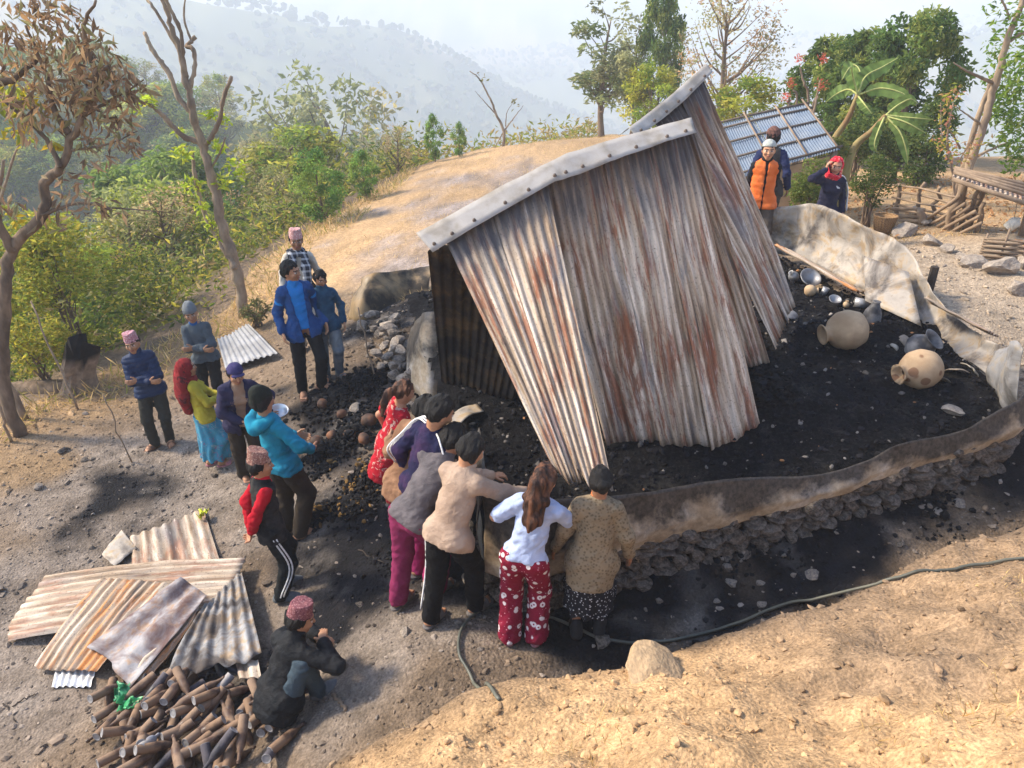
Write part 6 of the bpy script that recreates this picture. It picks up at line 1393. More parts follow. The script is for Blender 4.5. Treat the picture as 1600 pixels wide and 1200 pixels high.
# stones one can tell apart
mat_rock_t = mat_plain('tan_rock', (.42, .30, .18), .95, .1, .3, 7, .5, 0, .04, (.36, .26, .16), 3)
mat_rock_g = mat_plain('pale_rock', (.36, .305, .245), .95, .1, .3, 7, .5, 0, .04, (.24, .20, .165), 3)
RK = dict(t=[rock_mesh('rock_tan', mat_rock_t, 300 + k) for k in range(3)], g=[rock_mesh('rock_pale', mat_rock_g, 310 + k) for k in range(4)], d=[rock_mesh('rock_sooty', mat_stone, 320 + k) for k in range(4)], b=[rock_mesh('rock_brown', mat_stone2, 330 + k) for k in range(4)])
rgs = np.random.default_rng(77)
def boulder_mesh():
    V, F = ico2(); V = list(map(tuple, V)); G2 = []; mid = {}
    for _ in range(2):
        mid = {}; G2 = []
        def m(a, b):
            k = (min(a, b), max(a, b))
            if k not in mid: q = np.array(V[a]) + V[b]; V.append(tuple(q / np.linalg.norm(q))); mid[k] = len(V) - 1
            return mid[k]
        for a, b, c in F: ab, bc, ca = m(a, b), m(b, c), m(c, a); G2 += [(a, ab, ca), (b, bc, ab), (c, ca, bc), (ab, bc, ca)]
        F = np.array(G2)
    V = np.array(V); r = np.random.default_rng(6)
    for _ in range(9):
        n = r.normal(size=3); n /= np.linalg.norm(n); d = V @ n - r.uniform(.55, .85); V = V - np.where(d > 0, d, 0)[:, None] * n
    V = V * (1 + .07 * fbm(V * 2.5, 4, 5) + .02 * fbm(V * 9, 3, 7))[:, None]; return mesh('boulder', V, F, mat_rock_t, smooth=True)
RK['B'] = [boulder_mesh()]
def rock(px, py, wpx, kind, label, asp=.62, name='stone', group=None, sink=.25, P=None):
    p = ground(px, py) if P is None else np.asarray(P); dep = p[1] * CP - (p[2] - CAM_Z) * SP; w = wpx / FPX * dep / 2
    o = obj(name, RK[kind][rgs.integers(len(RK[kind]))]); hh = w * asp; o.location = (p[0], p[1], p[2] + hh * (1 - 2 * sink)); o.rotation_euler = (rgs.uniform(-.2, .2), rgs.uniform(-.2, .2), rgs.uniform(0, 6.28)); o.scale = (w, w * .85, hh)
    tag(o, label, 'stone', group); return o
rock(1018, 1042, 112, 'B', 'large tan boulder set in the crest of the earth bank', .42, 'boulder', None, .5)
for px, py, w in [(562, 945, 16), (632, 990, 24), (1138, 888, 20), (1143, 912, 24), (1160, 862, 14), (1188, 912, 16), (1196, 858, 20), (1270, 902, 30), (940, 1003, 36), (1225, 868, 12), (1240, 900, 14), (1452, 792, 14), (1405, 852, 16), (1308, 832, 12), (100, 705, 22), (60, 762, 20), (132, 720, 14), (690, 905, 30), (730, 905, 26), (660, 930, 18), (742, 930, 18), (555, 640, 26), (1190, 945, 18), (1120, 940, 14), (320, 690, 12), (235, 740, 12), (1030, 940, 16), (1500, 790, 26)]:
    rock(px, py, w, rgs.choice(['g', 'b', 'b', 'd']), 'loose fist sized stone lying on the sooty ground of the yard or trench', .55, 'stone', 'loose stones on the sooty ground')
for px, py, w in [(1412, 362, 46), (1455, 376, 40), (1480, 388, 30), (1520, 410, 44), (1560, 420, 60), (1590, 450, 46), (1445, 345, 30), (1575, 395, 34), (1600, 410, 40), (1430, 330, 30), (1500, 400, 26)]:
    rock(px, py + 6, w, 'g', 'pale rough rock edging the path beside the fence', .6, 'stone', 'pale rocks edging the path')
# low rubble wall where the side of the house stood
rub = empty('rubble_wall', tuple(ground(610, 590)), 0, 'tumbled rubble wall between the coal heap and the bent grey sheet', 'wall')
for k in range(52):
    t = rgs.uniform(0, 1); px = 590 + 60 * t + rgs.normal() * 14; py = 520 + 95 * t + rgs.normal() * 12; p = ground(px, py); dep = p[1] * CP - (p[2] - CAM_Z) * SP; w = rgs.uniform(16, 38) / FPX * dep / 2
    o = obj('stone', RK[rgs.choice(['b', 'b', 'g', 'd'])][rgs.integers(3)], rub); put(o, rub, (p[0], p[1], p[2] + rgs.uniform(.0, .22)), (rgs.uniform(-.4, .4), rgs.uniform(-.4, .4), rgs.uniform(0, 6.28)), (w, w * .8, w * .55))
for k in range(70):                                                # smaller broken stone spilling off it
    t = rgs.uniform(0, 1); px = 585 + 60 * t + rgs.normal() * 18; py = 490 + 110 * t + rgs.normal() * 16; p = ground(px, py); w = rgs.uniform(.02, .05)
    o = obj('stone', RK[rgs.choice(['b', 'g', 'd'])][rgs.integers(3)], rub); put(o, rub, (p[0], p[1], p[2] + rgs.uniform(.0, .14)), (rgs.uniform(-.4, .4), rgs.uniform(-.4, .4), rgs.uniform(0, 6.28)), (w, w * .8, w * .5))

# ------------------------------------------------------------------ loose metal sheets
mat_plain('dull_silver', (.32, .325, .335), .6, .35, .15, 9, .05, 0, .01, (.22, .22, .225), 3)
def sheet_px(label, p00, p10, p01, p11, dz, mat, waves, seed, amp=.009, dent=.016, bow=.0, tatter=.03, curl=None, name='metal_sheet'):
    P = []
    for (px, py), d in zip((p00, p10, p01, p11), dz if hasattr(dz, '__len__') else (dz,) * 4):
        g = ground(px, py); r_ = ray(px, py); t = (g[2] + d - CAM_Z) / r_[2]; q = r_ * t + np.array([0, 0, CAM_Z]); q[2] = gz(q[0], q[1]) + d; P.append(q)
    c = np.mean(P, 0); e = empty(name, tuple(c), 0, label, 'metal sheet'); o = corrugated('sheet', *[p - c for p in P], mat, e, waves=waves, amp=amp, dent=dent, bow=bow, seed=seed, tatter=tatter, curl=curl); return o
sheet_px('grey ribbed sheet at the back of the scrap pile', (204, 842), (318, 796), (208, 900), (348, 890), (.04, .05, .05, .10), mat_sheet, 7, 21, .014)
sheet_px('small torn pale flap of metal beside the ribbed sheet', (190, 828), (215, 858), (160, 868), (180, 885), .05, mat_pale, 1, 28, 0, .02)
sheet_px('longest tan corrugated sheet lying across the scrap pile', (382, 866), (352, 956), (75, 900), (3, 1003), (.16, .14, .04, .05), mat_sheet, 9, 22, .009, .018, .05)
sheet_px('orange rusted corrugated sheet on the scrap pile', (160, 905), (266, 912), (55, 1040), (152, 1050), (.20, .22, .06, .08), mat_orange, 9, 23, .010, .016, .02)
sheet_px('blotched grey and blue sheet folded lengthwise, on top of the scrap pile', (284, 906), (324, 930), (140, 1012), (205, 1076), (.34, .28, .16, .08), mat_galv('blue_grey_scrap', (.29, .285, .30), (.10, .05, .045), .42, .62, (.33, .20, .105), .85, ks=2), 2, 24, .02, .018, .0)
sheet_px('narrow rust edged strip under the folded sheet', (318, 934), (306, 968), (190, 1056), (222, 1072), (.22, .2, .05, .06), mat_orange, 3, 25, .014, .03)
sheet_px('burnt grey sheet with a ragged edge overhanging the bottles', (318, 946), (378, 896), (262, 1056), (412, 1032), (.20, .14, .17, .10), mat_galv('grey_burnt_scrap', (.28, .285, .29), (.045, .036, .033), .43, .62, (.31, .21, .11), .9, ks=2), 6, 26, .013, .03, .03, .08)
sheet_px('short white corrugated offcut under the orange sheet', (88, 1042), (150, 1044), (80, 1074), (142, 1072), .03, mat_silver, 6, 27, .009, .01)
sheet_px('small square of burnt metal behind the squatting man', (368, 1036), (404, 1032), (374, 1062), (408, 1058), .05, mat_sheet, 2, 29, .01, .01)
sheet_px('clean silver corrugated sheet lying by the yard edge', (340, 532), (388, 507), (352, 577), (434, 553), (.05, .10, .06, .12), MATS['dull_silver'], 9, 30, .014, .015, 0, .0)
#
def px_patch(name, label, pts, mat, seed, cat='metal sheet', nu=24, dent=.03):
    """bent sheet given as two rows of (px, py, z above the ground there or None, depth)"""
    rows = [[at_y(px, py, Y) for px, py, Y in row] for row in pts]; c = np.mean([p for r_ in rows for p in r_], 0); e = empty(name, tuple(c), 0, label, cat)
    ribbon('sheet', [[p - c for p in r_] for r_ in rows], mat, e, nu, dent, seed, .004, 10); return e
mat_burn = mat_galv('burnt_tan_metal', (.20, .14, .07), (.015, .013, .012), .46, .58, (.28, .18, .08), .8)
def curved(label, bot, top, lean, mat, seed, dent):
    B = [ground(*p) - [0, 0, .04] for p in bot]; T_ = [above(*t, b + np.array(lean)) for t, b in zip(top, B)]; M_ = [(a + b) / 2 + np.array([-.02, -.06, .05]) for a, b in zip(B, T_)]; c = np.mean(B, 0); e = empty('metal_sheet', tuple(c), 0, label, 'metal sheet')
    ribbon('sheet', [[p - c for p in r_] for r_ in (B, M_, T_)], mat, e, 40, dent, seed, .004, 12)
curved('soot blackened curved sheet lying beyond the rubble wall', [(546, 492), (562, 500), (600, 482), (640, 462), (668, 455)], [(556, 446), (575, 428), (610, 424), (640, 420), (668, 412)], (.1, .45, 0), mat_burn, 31, .05)
curved('bent grey sheet standing against the open gable end', [(634, 590), (642, 606), (655, 622), (672, 632), (690, 625)], [(632, 520), (640, 500), (656, 490), (668, 488), (676, 492)], (.05, .35, 0), mat_skirt, 32, .05)
px_patch('metal_sheet', 'crumpled pale plate on the ash inside the gable end', [[(690, 670, 6.0), (720, 640, 6.3), (745, 632, 6.4)], [(702, 680, 5.9), (730, 655, 6.1), (756, 642, 6.25)]], mat_pale, 33, nu=12)
def strip(label, a, b, w, seed, mat):
    A, B = at_f(*a[:2], a[2]), at_f(*b[:2], b[2]); c = (A + B) / 2; e = empty('metal_sheet', tuple(c), 0, label, 'metal sheet'); s = np.cross(B - A, [0, 0, 1.0]); s = s / np.linalg.norm(s) * w + np.array([0, 0, w * .5]); corrugated('sheet', A - s / 2 - c, A + s / 2 - c, B - s / 2 - c, B + s / 2 - c, mat, e, waves=4, amp=.014, seed=seed)
strip('narrow rusty corrugated strip leaning inside the far wall', (1222, 386, .22), (1350, 458, .10), .30, 34, mat_orange)
strip('narrow corrugated strip lying outside the skirting on the path', (1452, 470, .30), (1552, 522, .22), .22, 35, mat_sheet)

# ------------------------------------------------------------------ bottles
BASE_G = mat_plain('sky_sheen_bottle_base', (.24, .235, .235), .5, .4, .25, 40)  # paler grey paints in the sky reflected by the glass bottoms
def bottle_mesh(name, mat):
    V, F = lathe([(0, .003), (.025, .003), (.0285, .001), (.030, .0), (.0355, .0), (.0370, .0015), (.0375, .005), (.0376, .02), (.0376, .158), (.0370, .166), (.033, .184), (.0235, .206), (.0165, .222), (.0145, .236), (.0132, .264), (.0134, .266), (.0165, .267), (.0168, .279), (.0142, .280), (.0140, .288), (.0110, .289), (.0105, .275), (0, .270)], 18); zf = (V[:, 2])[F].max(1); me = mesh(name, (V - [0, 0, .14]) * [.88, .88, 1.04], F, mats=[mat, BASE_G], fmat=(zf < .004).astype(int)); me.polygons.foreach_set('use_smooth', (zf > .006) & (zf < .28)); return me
def glass(name, c, dust):
    n = NT(name, .35, .4); v = n.co(); f = n.noise(v, 9, 5, .65); k = n.mix(n.ramp(f, [(.40, 0.0), (.62, .85)]), c, dust); return n.out(k, n.ramp(f, [(.36, .35), (.55, .9)]))
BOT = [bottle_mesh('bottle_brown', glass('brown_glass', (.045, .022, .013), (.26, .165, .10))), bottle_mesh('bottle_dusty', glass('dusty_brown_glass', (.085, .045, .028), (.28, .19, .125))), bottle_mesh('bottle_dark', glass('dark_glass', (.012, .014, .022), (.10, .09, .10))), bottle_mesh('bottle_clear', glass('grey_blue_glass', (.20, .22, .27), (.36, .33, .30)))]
rb = np.random.default_rng(99); got = []
poly = [(150, 1085), (215, 1078), (300, 1070), (400, 1068), (470, 1140), (455, 1165), (350, 1215), (200, 1215), (160, 1140)]
def in_poly(x, y, P):
    c = False
    for (x1, y1), (x2, y2) in zip(P, P[1:] + P[:1]):
        if (y1 > y) != (y2 > y) and x < (x2 - x1) * (y - y1) / (y2 - y1) + x1: c = not c
    return c
tries = 0
while len(got) < 96 and tries < 9000:
    tries += 1; px, py = rb.uniform(140, 480), rb.uniform(1065, 1215)
    if not in_poly(px, py, poly): continue
    p = ground(px, py); layer = sum(1 for q in got if np.hypot(q[0] - p[0], q[1] - p[1]) < .085)
    if layer > 2: continue
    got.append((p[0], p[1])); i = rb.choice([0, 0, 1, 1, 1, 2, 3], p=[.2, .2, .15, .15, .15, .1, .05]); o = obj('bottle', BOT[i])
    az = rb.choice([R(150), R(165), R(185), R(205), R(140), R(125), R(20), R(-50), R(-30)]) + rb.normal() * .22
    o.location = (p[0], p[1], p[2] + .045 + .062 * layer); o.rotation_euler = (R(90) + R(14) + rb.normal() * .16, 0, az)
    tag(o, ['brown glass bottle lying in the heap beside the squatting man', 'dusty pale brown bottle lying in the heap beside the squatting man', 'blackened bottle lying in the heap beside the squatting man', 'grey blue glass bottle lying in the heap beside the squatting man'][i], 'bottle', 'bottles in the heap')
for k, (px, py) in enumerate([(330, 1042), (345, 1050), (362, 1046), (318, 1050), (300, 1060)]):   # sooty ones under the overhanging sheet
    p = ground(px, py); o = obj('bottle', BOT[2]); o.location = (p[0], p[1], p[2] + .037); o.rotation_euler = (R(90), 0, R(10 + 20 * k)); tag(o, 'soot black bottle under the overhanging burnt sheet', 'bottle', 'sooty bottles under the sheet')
def rag(label, px, py, colr, seed, wpx, dz, name='plastic_bag'):
    p = ground(px, py); n = 14; u, v = np.meshgrid(np.linspace(-1, 1, n), np.linspace(-1, 1, n), indexing='ij'); w = wpx / FPX * 5.2 / 2; S = np.stack([u * w, v * w * .7, .05 + .05 * fbm(np.stack([u * 2, v * 2, u * 0 + seed], -1), 3, seed)], -1); S[..., :2] += .02 * fbm(S * 30, 2, seed + 1)[..., None]
    o = solid(mk(name, S.reshape(-1, 3), grid_faces(n, n), mat_plain(name + str(seed), colr, .35, .5, .15, 10, .1)), .002); o.location = (p[0], p[1], p[2] + dz); o.rotation_euler = (0, 0, seed); tag(o, label, 'plastic bag')
rag('bright green plastic scrap draped over the bottles', 208, 1120, (.03, .30, .10), 3, 36, .10); rag('green plastic scrap tucked among the bottle necks', 196, 1102, (.03, .24, .10), 5, 34, .08); rag('yellow green foil packet on the ribbed scrap sheet', 320, 816, (.55, .60, .03), 8, 28, .07, 'foil_packet')

# ------------------------------------------------------------------ pots on the burnt floor
CLAY = mat_plain('fired_clay', (.46, .33, .20), .85, .2, .18, 12, .15, 0, .01, (.35, .24, .14), 4); CLAY_S = None
def clay_spots():
    n = NT('spotted_clay', .85, .2); v = n.co(); d = n.vor(v, 7); f = n.noise(v, 14, 4); c = n.mix(n.ramp(f, [(.3, 0.0), (.7, 1.0)]), (.42, .28, .16), (.50, .36, .22)); c = n.mix(n.ramp(d, [(.28, .85), (.34, 0.0)]), c, (.20, .10, .055)); n.bump(f, .2, .01); return n.out(c)
CLAY_S = clay_spots(); BLK = mat_plain('black_pot', (.035, .035, .04), .6, .4, .4, 8, .2, 0, .01, (.30, .29, .28), 3); TIN = mat_plain('dull_tin', (.34, .34, .34), .45, .5, .3, 9, .1, .4, .01, (.10, .09, .09), 4)
POT = [(0, -.5), (.22, -.49), (.42, -.36), (.52, -.10), (.50, .16), (.38, .36), (.22, .46), (.19, .52), (.21, .60), (.27, .66), (.25, .68), (.18, .62), (.16, .52), (.10, .46)]
def pot(label, px, py, dpx, mat, axis_dir, prof=POT, name='clay_pot', cat='pot', dz=0.0, cut=None, n=28):
    c = at_f(px, py, 0); dep = c[1] * CP - (c[2] - CAM_Z) * SP; d = dpx / FPX * dep; c = at_f(px, py, d * .45 + dz); V, F = lathe(np.array(prof) * d / 1.04, n)
    if cut: V = V + (np.where(V[:, 2:3] > cut * d, 1, 0) * .06 * d * vnoise(V * 30 / d * .3 + 3, 4)[:, None])
    o = mk(name, V, F, mat); o.location = tuple(c); o.rotation_euler = Vector(axis_dir).to_track_quat('Z', 'Y').to_euler(); tag(o, label, cat); return o
pot('large plain round clay pot lying on its side on the ash', 1323, 516, 60, CLAY, (-.95, -.15, -.12))
pot('clay pot with brown blotches and a broken neck', 1438, 577, 60, CLAY_S, (-.92, -.25, -.08), cut=.42)
pot('black pot with a pale wide rim beside the blotched clay pot', 1440, 542, 44, BLK, (.45, -.45, .75), [(0, -.5), (.30, -.48), (.5, -.2), (.5, .05), (.36, .28), (.30, .36), (.36, .50), (.42, .54), (.38, .54), (.28, .40), (.24, .30), (0, .0)], 'cooking_pot')
pot('tall sooty jar with a pale streak by the fallen skirting', 1364, 490, 30, BLK, (.1, 0, 1), [(0, -.6), (.34, -.58), (.5, -.3), (.42, .1), (.22, .5), (.18, .62), (.22, .7), (.16, .66), (0, .6)], 'jar', 'jar')
pot('small dark tin lying near the tall jar', 1346, 474, 16, TIN, (-.9, .3, .1), [(0, -.7), (.5, -.7), (.5, .7), (.44, .7), (.44, -.6), (0, -.6)], 'tin_can', 'tin')
BOWL = [(0, -.1), (.2, -.1), (.42, .08), (.5, .22), (.47, .22), (.38, .08), (.18, -.05), (0, -.05)]
pot('round metal bowl on the ash near the rusty strip', 1264, 437, 34, TIN, (.1, -.55, .8), BOWL, 'metal_bowl', 'bowl', -.02); pot('shallow pale metal dish at the foot of the roof sheets', 1236, 490, 26, TIN, (.2, -.3, .93), [(0, .06), (.12, .05), (.4, .0), (.5, -.04), (.48, -.06), (0, .0)], 'shallow_dish', 'dish', -.02)
pot('small bowl lying in the ash beside the metal bowl', 1304, 470, 20, TIN, (.0, -.4, .9), BOWL, 'metal_bowl', 'bowl', -.01); pot('little pale jug tipped over under the metal bowl', 1266, 454, 18, CLAY, (.9, -.2, .1), POT, 'jug', 'jug'); pot('little pale cup standing by the small tin', 1288, 456, 11, TIN, (.3, 0, .9), [(0, -.7), (.4, -.7), (.5, .7), (.44, .7), (.36, -.6), (0, -.6)], 'metal_cup', 'cup'); pot('tiny clay cup on the ash near the large pot', 1322, 476, 10, CLAY, (.1, 0, 1), POT, 'jug', 'jug'); pot('small round kettle pot half buried at the roof edge', 1240, 432, 16, TIN, (-.5, -.2, .6), POT, 'metal_pot')
for k, (px, py, w) in enumerate([(1490, 592, 34), (1508, 585, 30), (1472, 600, 22), (1500, 604, 16), (1402, 535, 24), (1390, 545, 16)]):
    c = at_f(px, py, .03); d = w / FPX * 7.0; a = np.linspace(-.9, .9, 8); b = np.linspace(.15, .75 + .1 * (k % 3), 6); A, B = np.meshgrid(a, b, indexing='ij'); S = np.stack([np.sin(B) * np.sin(A), np.sin(B) * np.cos(A), np.cos(B) - .6], -1) * d * 1.1; S += .03 * d * fbm(S * 20, 2, k)[..., None]
    o = solid(mk('pot_shard', S.reshape(-1, 3), grid_faces(8, 6), mat_plain('shard%d' % k, (.34, .30, .24) if k % 2 else (.27, .22, .17), .85)), .008); o.location = tuple(c); o.rotation_euler = (rgs.uniform(-.5, .5), rgs.uniform(-.5, .5), rgs.uniform(0, 6)); tag(o, 'broken curved pot shard on the ash near the blotched clay pot', 'pot shard', 'shards beside the blotched pot')
rock(1497, 642, 46, 'g', 'pinkish flat stone resting against the inside of the skirting', .35, 'stone', None, .2, at_f(1490, 645, .03))
GOURD = mat_plain('charred_husk', (.06, .035, .025), .7, .3, .6, 10, .4, 0, .02, (.20, .085, .04), 3, (1, 1, .3))
for px, py, d in [(577, 668, 34), (548, 690, 30), (520, 690, 26), (570, 695, 26), (495, 700, 30), (505, 640, 26), (535, 655, 22)]:
    p = ground(px, py); w = d / FPX * 6.8 / 2; V, F = ico2(); V = V * (1 + .12 * vnoise(V * 2 + px, 3))[:, None] * [1, .85, .8]; o = mk('charred_gourd', V * w, F, GOURD); o.location = (p[0], p[1], p[2] + w * .55 + .04); o.rotation_euler = (rgs.uniform(-.5, .5), rgs.uniform(-.5, .5), rgs.uniform(0, 6)); tag(o, 'charred round gourd on the black heap behind the girl in red', 'gourd', 'charred gourds on the heap')

# ------------------------------------------------------------------ hose, sticks, stump
def ground_line(pts, dz, n=80):
    P = np.array([ground(px, py) for px, py in pts]); C = spline(P, n); C[:, 2] = np.maximum(C[:, 2], [gz(x, y) + dz for x, y in C[:, :2]]); return C
hp = ground_line([(1640, 872), (1500, 890), (1400, 906), (1250, 942), (1140, 980), (1045, 1004), (960, 1004), (880, 975), (800, 945), (752, 955), (722, 985), (718, 1025), (738, 1065), (780, 1096)], .022, 160)
tag(mk('hose_pipe', *tube(hp, .0115, 8), mat_plain('black_hose', (.075, .08, .065), .5, .4, .2, 20, .05, 0, .01, (.13, .13, .10), 2)), 'long black hose pipe running along the trench and curling behind the group', 'hose')
WOOD = mat_plain('weathered_wood', (.30, .22, .15), .9, .15, .3, 20, .4, 0, .01, (.20, .145, .10), 5, (1, 1, .3)); CHARW = MATS['charred_timber']
def stick(label, a, b, r0, r1, mat=WOOD, name='stick', wob=.012):
    A, B = np.asarray(a, float), np.asarray(b, float); n = 9; t = np.linspace(0, 1, n)[:, None]; P = A + (B - A) * t + rgs.normal(size=(n, 3)) * wob * np.sin(t * math.pi); o = mk(name, *tube(P - A, np.linspace(r0, r1, n), 7), mat); o.location = tuple(A); tag(o, label, 'stick'); return o
b0 = ground(206, 722); stick('thin upright stick between the quilted jacket and the scrap pile', b0, above(172, 618, b0) + [-.12, 0, 0], .010, .007)
b0 = ground(586, 592); stick('thin stick planted in the rubble beside the boy', b0, above(556, 482, b0) + [-.12, 0, 0], .011, .008)
b0 = ground(122, 640); stick('long bare pole leaning from the yard edge', b0, at_y(48, 470, b0[1] + .3), .016, .010)
b0 = ground(18, 690); stick('short pole stuck in the yard corner', b0, at_y(-4, 625, b0[1]), .02, .015)
b0 = ground(540, 1112); stick('flat wooden stake beside the squatting man', ground(520, 1085), b0 + [0, 0, .02], .014, .012)
for a, b in [((560, 860), (600, 880)), ((790, 880), (770, 920)), ((20, 1105), (55, 1085)), ((5, 1100), (25, 1128))]: stick('thin twig lying on the sooty ground', ground(*a) + [0, 0, .01], ground(*b) + [0, 0, .01], .006, .005, CHARW, 'stick')['group'] = 'twigs on the ground'
stick('short stick dangling from the hand of the woman in the cardigan', at_y(993, 872, 4.45), ground(995, 918) + [0, 0, .25], .006, .004)
sb = ground(118, 610); stump = empty('charred_stump', tuple(sb), 0, 'thick tree stump with a burnt black top at the yard edge', 'stump')
n = 16; t = np.linspace(0, 1, 9); V, F = tube(np.array([(0 + .06 * x, .02 * x, -.3 + 1.0 * x) for x in t]), .24 - .07 * t + .02 * np.sin(t * 9), n); ang = np.arctan2(V[:, 1], V[:, 0]); V[:, :2] *= (1 + .18 * np.sin(ang * 3 + 1) + .10 * np.sin(ang * 7) + .5 * np.clip(-V[:, 2:3][:, 0] + .15, 0, 1))[:, None]; V[:, 0] += .22 * V[:, 2]; V[:, 2] += np.where(V[:, 2] > .6, .14 * np.sin(ang * 4 + 2) + .10 * vnoise(V * 9, 4), 0); V += .04 * fbm(V * 5, 3, 9)[:, None]; cc = np.where((V[:, 2] > .45 + .12 * vnoise(V * 6, 2))[:, None], np.array([[.012, .011, .011]]), np.array([[.24, .18, .13]])); mk('trunk', V, F, mat_attr('stump_bark', .95, .1, .4, 12, .6), stump, col=cc, smooth=False)
V, F = tube([(0, 0, 0), (-.45, .1, -.05), (-.95, .2, -.10), (-1.4, .25, -.2)], [.16, .17, .14, .12], 10); V = V + .02 * fbm(V * 6, 3, 4)[:, None]; mk('root', V, F, BARK, stump)

# ------------------------------------------------------------------ shed, fence and shelter behind
BLUE_TIN = mat_plain('blue_grey_tin', (.15, .195, .26), .8, .15, .12, 6, .06, 0, .01, (.21, .245, .29), 2)
WOOD_D = mat_plain('dark_bamboo', (.12, .095, .075), .9)
def shed():
    a, b, c, d = at_y(1096, 200, 14.2), at_y(1258, 164, 13.6), at_y(1130, 285, 12.2), at_y(1312, 236, 11.9); c0 = np.array([(a[0] + b[0]) / 2, 13, 0]); c0[2] = gz(c0[0], c0[1]); e = empty('tin_shed', tuple(c0), 0, 'low shed roofed with blue grey tin held down by bamboo poles', 'shed')
    corrugated('roof_sheet', a - c0, (a + b) / 2 - c0, c - c0, (c + d) / 2 - c0, BLUE_TIN, e, waves=22, amp=.012, seed=51, dent=.01, q=6); corrugated('roof_sheet', (a + b) / 2 - c0 + [0, 0, .02], b - c0 + [0, 0, .02], (c + d) / 2 - c0 + [0, 0, .02], d - c0 + [0, 0, .02], BLUE_TIN, e, waves=22, amp=.012, seed=52, dent=.01, q=6)
    L = lambda u, v: (a * (1 - u) + b * u) * (1 - v) + (c * (1 - u) + d * u) * v - c0
    for v in (.02, .14, .42, .70, .97): mk('bamboo_pole', *tube([L(-.02, v) + [0, 0, .04], L(.5, v) + [0, 0, .055], L(1.03, v) + [0, 0, .04]], .020, 7), WOOD_D, e)
    for u in (.12, .42, .72, .97): mk('bamboo_pole', *tube([L(u, -.02) + [0, 0, .085], L(u, .5) + [0, 0, .09], L(u, 1.0) + [0, 0, .085]], .015, 7), WOOD, e)
    for u, v in ((.02, .04), (.98, .04), (.02, .94), (.98, .94), (.5, .04), (.5, .94)):
        p = L(u, v); g = gz(p[0] + c0[0], p[1] + c0[1]) - c0[2] - .1; mk('post', *tube([(p[0], p[1], g), p - [0, 0, .02]], .05, 7), WOOD, e)
    p, q = L(.02, .92), L(.98, .92); zb = gz(*(p + c0)[:2]) - c0[2] - .1
    V = np.array([(p[0], p[1], zb), (q[0], q[1], zb), (q[0], q[1], q[2] - .1), (p[0], p[1], p[2] - .1)]); w = solid(mk('wall', V, np.array([[0, 1, 2, 3]]), mat_plain('mud_wall', (.36, .25, .15), .95, .1, .2, 8, .3), e, smooth=False), .08)
shed()
def fence():
    g0 = ground(1455, 345); e = empty('rail_fence', tuple(g0), 0, 'rough split wood rail fence with leaning posts behind the path', 'fence'); o3 = np.array(e.location)
    def G(px, py, up=0.0): return ground(px, py) + [0, 0, up] - o3
    Yl, Yr = ground(1398, 336)[1], ground(1530, 362)[1]
    def Q(px, py, near=0.0): return at_y(px, py, Yl + (Yr - Yl) * (px - 1398) / 132 - near) - o3
    for k, (b, t, r0, nr) in enumerate([((1400, 338), (1405, 284), .04, 0), ((1430, 340), (1443, 283), .035, 0), ((1452, 345), (1470, 293), .035, 0), ((1478, 366), (1507, 284), .065, .25), ((1506, 350), (1530, 296), .04, 0), ((1445, 364), (1442, 328), .07, .35), ((1530, 362), (1536, 316), .04, 0), ((1515, 348), (1500, 292), .03, .1)]):
        n = 7; s = np.linspace(0, 1, n)[:, None]; A, B = Q(*b, nr), Q(*t, nr); P = A + (B - A) * s + rgs.normal(size=(n, 3)) * .02; P[0, 2] -= .15; mk('post', *tube(P, np.linspace(r0, r0 * .75, n), 7), WOOD, e)
    for k, (a, b, r0, nr) in enumerate([((1394, 289), (1532, 312), .016, 0), ((1394, 298), (1534, 324), .018, -.03), ((1394, 308), (1536, 336), .017, .03), ((1396, 318), (1520, 343), .018, 0), ((1396, 328), (1500, 346), .016, .03), ((1394, 326), (1444, 328), .028, .35), ((1396, 336), (1444, 337), .030, .32), ((1392, 346), (1446, 345), .030, .38), ((1400, 356), (1446, 355), .028, .34), ((1450, 352), (1508, 318), .026, .3), ((1452, 362), (1516, 322), .026, .26), ((1456, 370), (1524, 330), .028, .3), ((1466, 374), (1530, 338), .024, .28), ((1484, 372), (1534, 348), .024, .3), ((1450, 342), (1500, 306), .022, .33)]):
        A, B = Q(*a, nr), Q(*b, nr); mk('rail', *tube(np.array([A, A * .65 + B * .35 + rgs.normal(size=3) * .015, A * .3 + B * .7 + rgs.normal(size=3) * .015, B]), r0 * rgs.uniform(.85, 1.15), 6), WOOD, e)
fence()
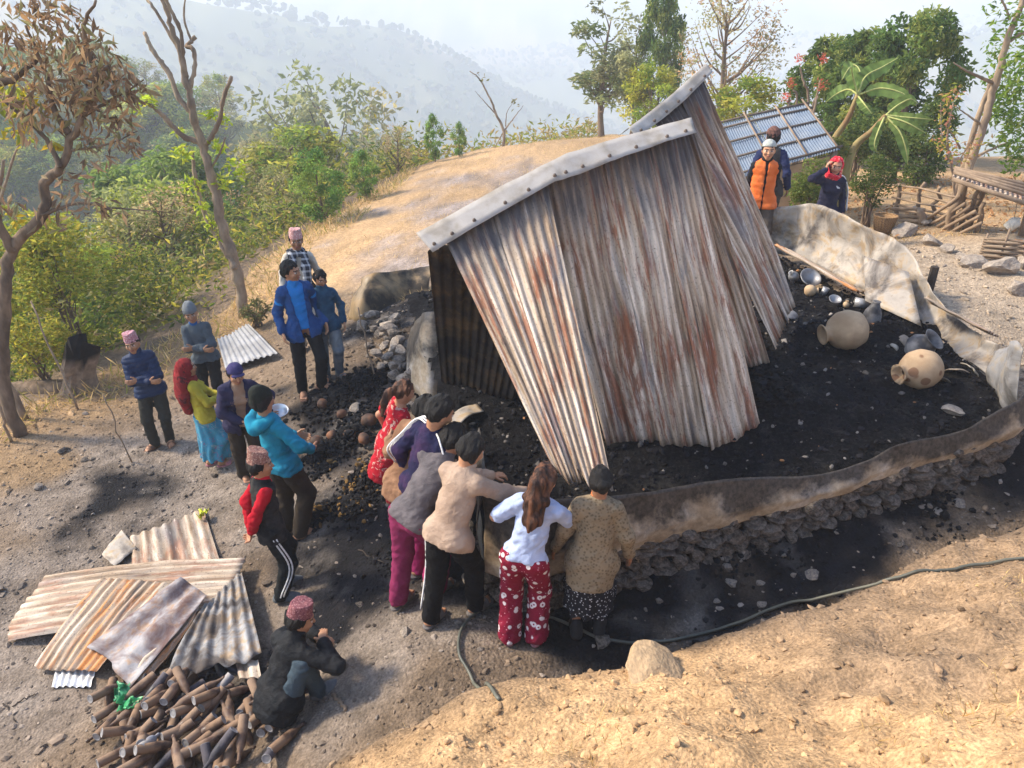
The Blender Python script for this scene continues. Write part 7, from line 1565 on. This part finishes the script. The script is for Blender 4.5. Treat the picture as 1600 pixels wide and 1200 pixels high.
def shelter():
    Y = 10.3; a, b, c, d = at_y(1490, 266, Y + .9), at_y(1640, 300, Y + .3), at_y(1488, 276, Y), at_y(1640, 326, Y - .6); c0 = ground(1520, 352); e = empty('lean_to_shelter', tuple(c0), 0, 'lean to shelter of tin and poles at the fence end', 'shelter')
    corrugated('roof_sheet', a - c0, b - c0, c - c0, d - c0, mat_sheet, e, waves=20, amp=.012, seed=61)
    for t in (.1, .35, .6, .85): mk('bamboo_pole', *tube([(a * (1 - t) + c * t) - c0 + [0, 0, .045], (b * (1 - t) + d * t) - c0 + [0, 0, .045]], .024, 7), WOOD, e)
    mk('post', *tube([ground(1514, 352) - c0 - [0, 0, .05], at_y(1545, 278, Y + .35) - c0], .04, 7), WOOD, e); mk('beam', *tube([c - c0 - [0, 0, .03], d - c0 - [0, 0, .03]], .03, 7), WOOD, e)
    q = at_y(1600, 312, Y); mk('post', *tube([(q[0] - c0[0] + .1, q[1] - c0[1], gz(q[0] + .1, q[1]) - c0[2] - .05), q - c0 + [.1, 0, 0]], .04, 7), WOOD, e)
    V, F = lathe([(0, -.5), (.42, -.48), (.45, .3), (.28, .48), (.12, .56), (.12, .66), (.08, .66), (0, .6)], 14); s = .17; o = mk('plastic_jug', V * s, F, mat_plain('white_plastic', (.62, .60, .52), .5)); q = at_y(1582, 350, Y - .1); o.location = tuple(q); o.rotation_euler = (.2, R(35), 0); tag(o, 'whitish plastic jug hanging under the lean to shelter', 'jug')
    h = at_y(1590, 312, Y - .1); mk('cord', *tube([q - c0 + [.0, 0, .09], h - c0], .005, 5), WOOD, e)
shelter()
def woven():
    A, B = ground(1528, 405), ground(1640, 415); e = empty('woven_fence', tuple(A), 0, 'low woven bamboo fence beside the rocks', 'fence'); d = B - A
    for k in range(9): mk('bamboo_rod', *tube([[0, 0, .03 + .03 * k], d * .33 + [0, .03 * (-1) ** k, .03 + .03 * k], d * .66 + [0, -.03 * (-1) ** k, .03 + .03 * k], d + [0, 0, .03 + .03 * k]], .014, 6), WOOD, e)
    for t in (.02, .3, .6, .95): mk('stake', *tube([d * t + [0, 0, -.05], d * t + [.02, 0, .42 if t == .3 else .34]], .014, 6), WOOD, e)
woven()
def basket():
    p = ground(1378, 366); V, F = lathe([(0, .0), (.10, .0), (.15, .10), (.19, .30), (.20, .34), (.185, .34), (.14, .11), (.09, .02), (0, .02)], 24); n = NT('wicker', .85, .2); v = n.co(); w = n.n('ShaderNodeTexWave'); w.inputs['Scale'].default_value = 14; n.t.links.new(v, w.inputs[0]); b = n.n('ShaderNodeTexChecker'); b.inputs['Scale'].default_value = 60; n.t.links.new(v, b.inputs[0]); n.bump(b.outputs[1], .8, .02); m = n.out(n.mix(b.outputs[1], (.40, .25, .12), (.24, .14, .07)))
    o = empty('wicker_basket', tuple(p), 0, 'round wicker basket standing behind the far wall', 'basket'); o.scale = (.82, .82, .82); mk('body', V, F, m, o); mk('rim', *tube([(.195 * math.cos(a), .195 * math.sin(a), .34) for a in np.linspace(0, 2 * math.pi, 25)], .014, 6), m, o)
    for k in range(24):
        a = k / 24 * 2 * math.pi; mk('cane', *tube([(.105 * math.cos(a), .105 * math.sin(a), 0), (.155 * math.cos(a), .155 * math.sin(a), .10), (.196 * math.cos(a), .196 * math.sin(a), .33)], .006, 5), m, o)
basket()
def litter():
    r = np.random.default_rng(5); n = 5000; x = r.uniform(5, 12, n); y = r.uniform(9.5, 16, n); k = poly_dist(x, y, PLAT, True)[2] & (n2(x, y, .8, 2, 97) > -.1); x, y = x[k], y[k]
    V, F, c = leaves(np.stack([x, y, height(x, y) + .01], -1), .08, palette(len(x), [(.42, .22, .09), (.34, .17, .07), (.5, .3, .14)], r), r, .2, .5); tag(mk('fallen_leaves', V, F, DRYLEAF, smooth=False, col=c), 'dry orange leaves on the ground behind the fence', kind='stuff')
litter()
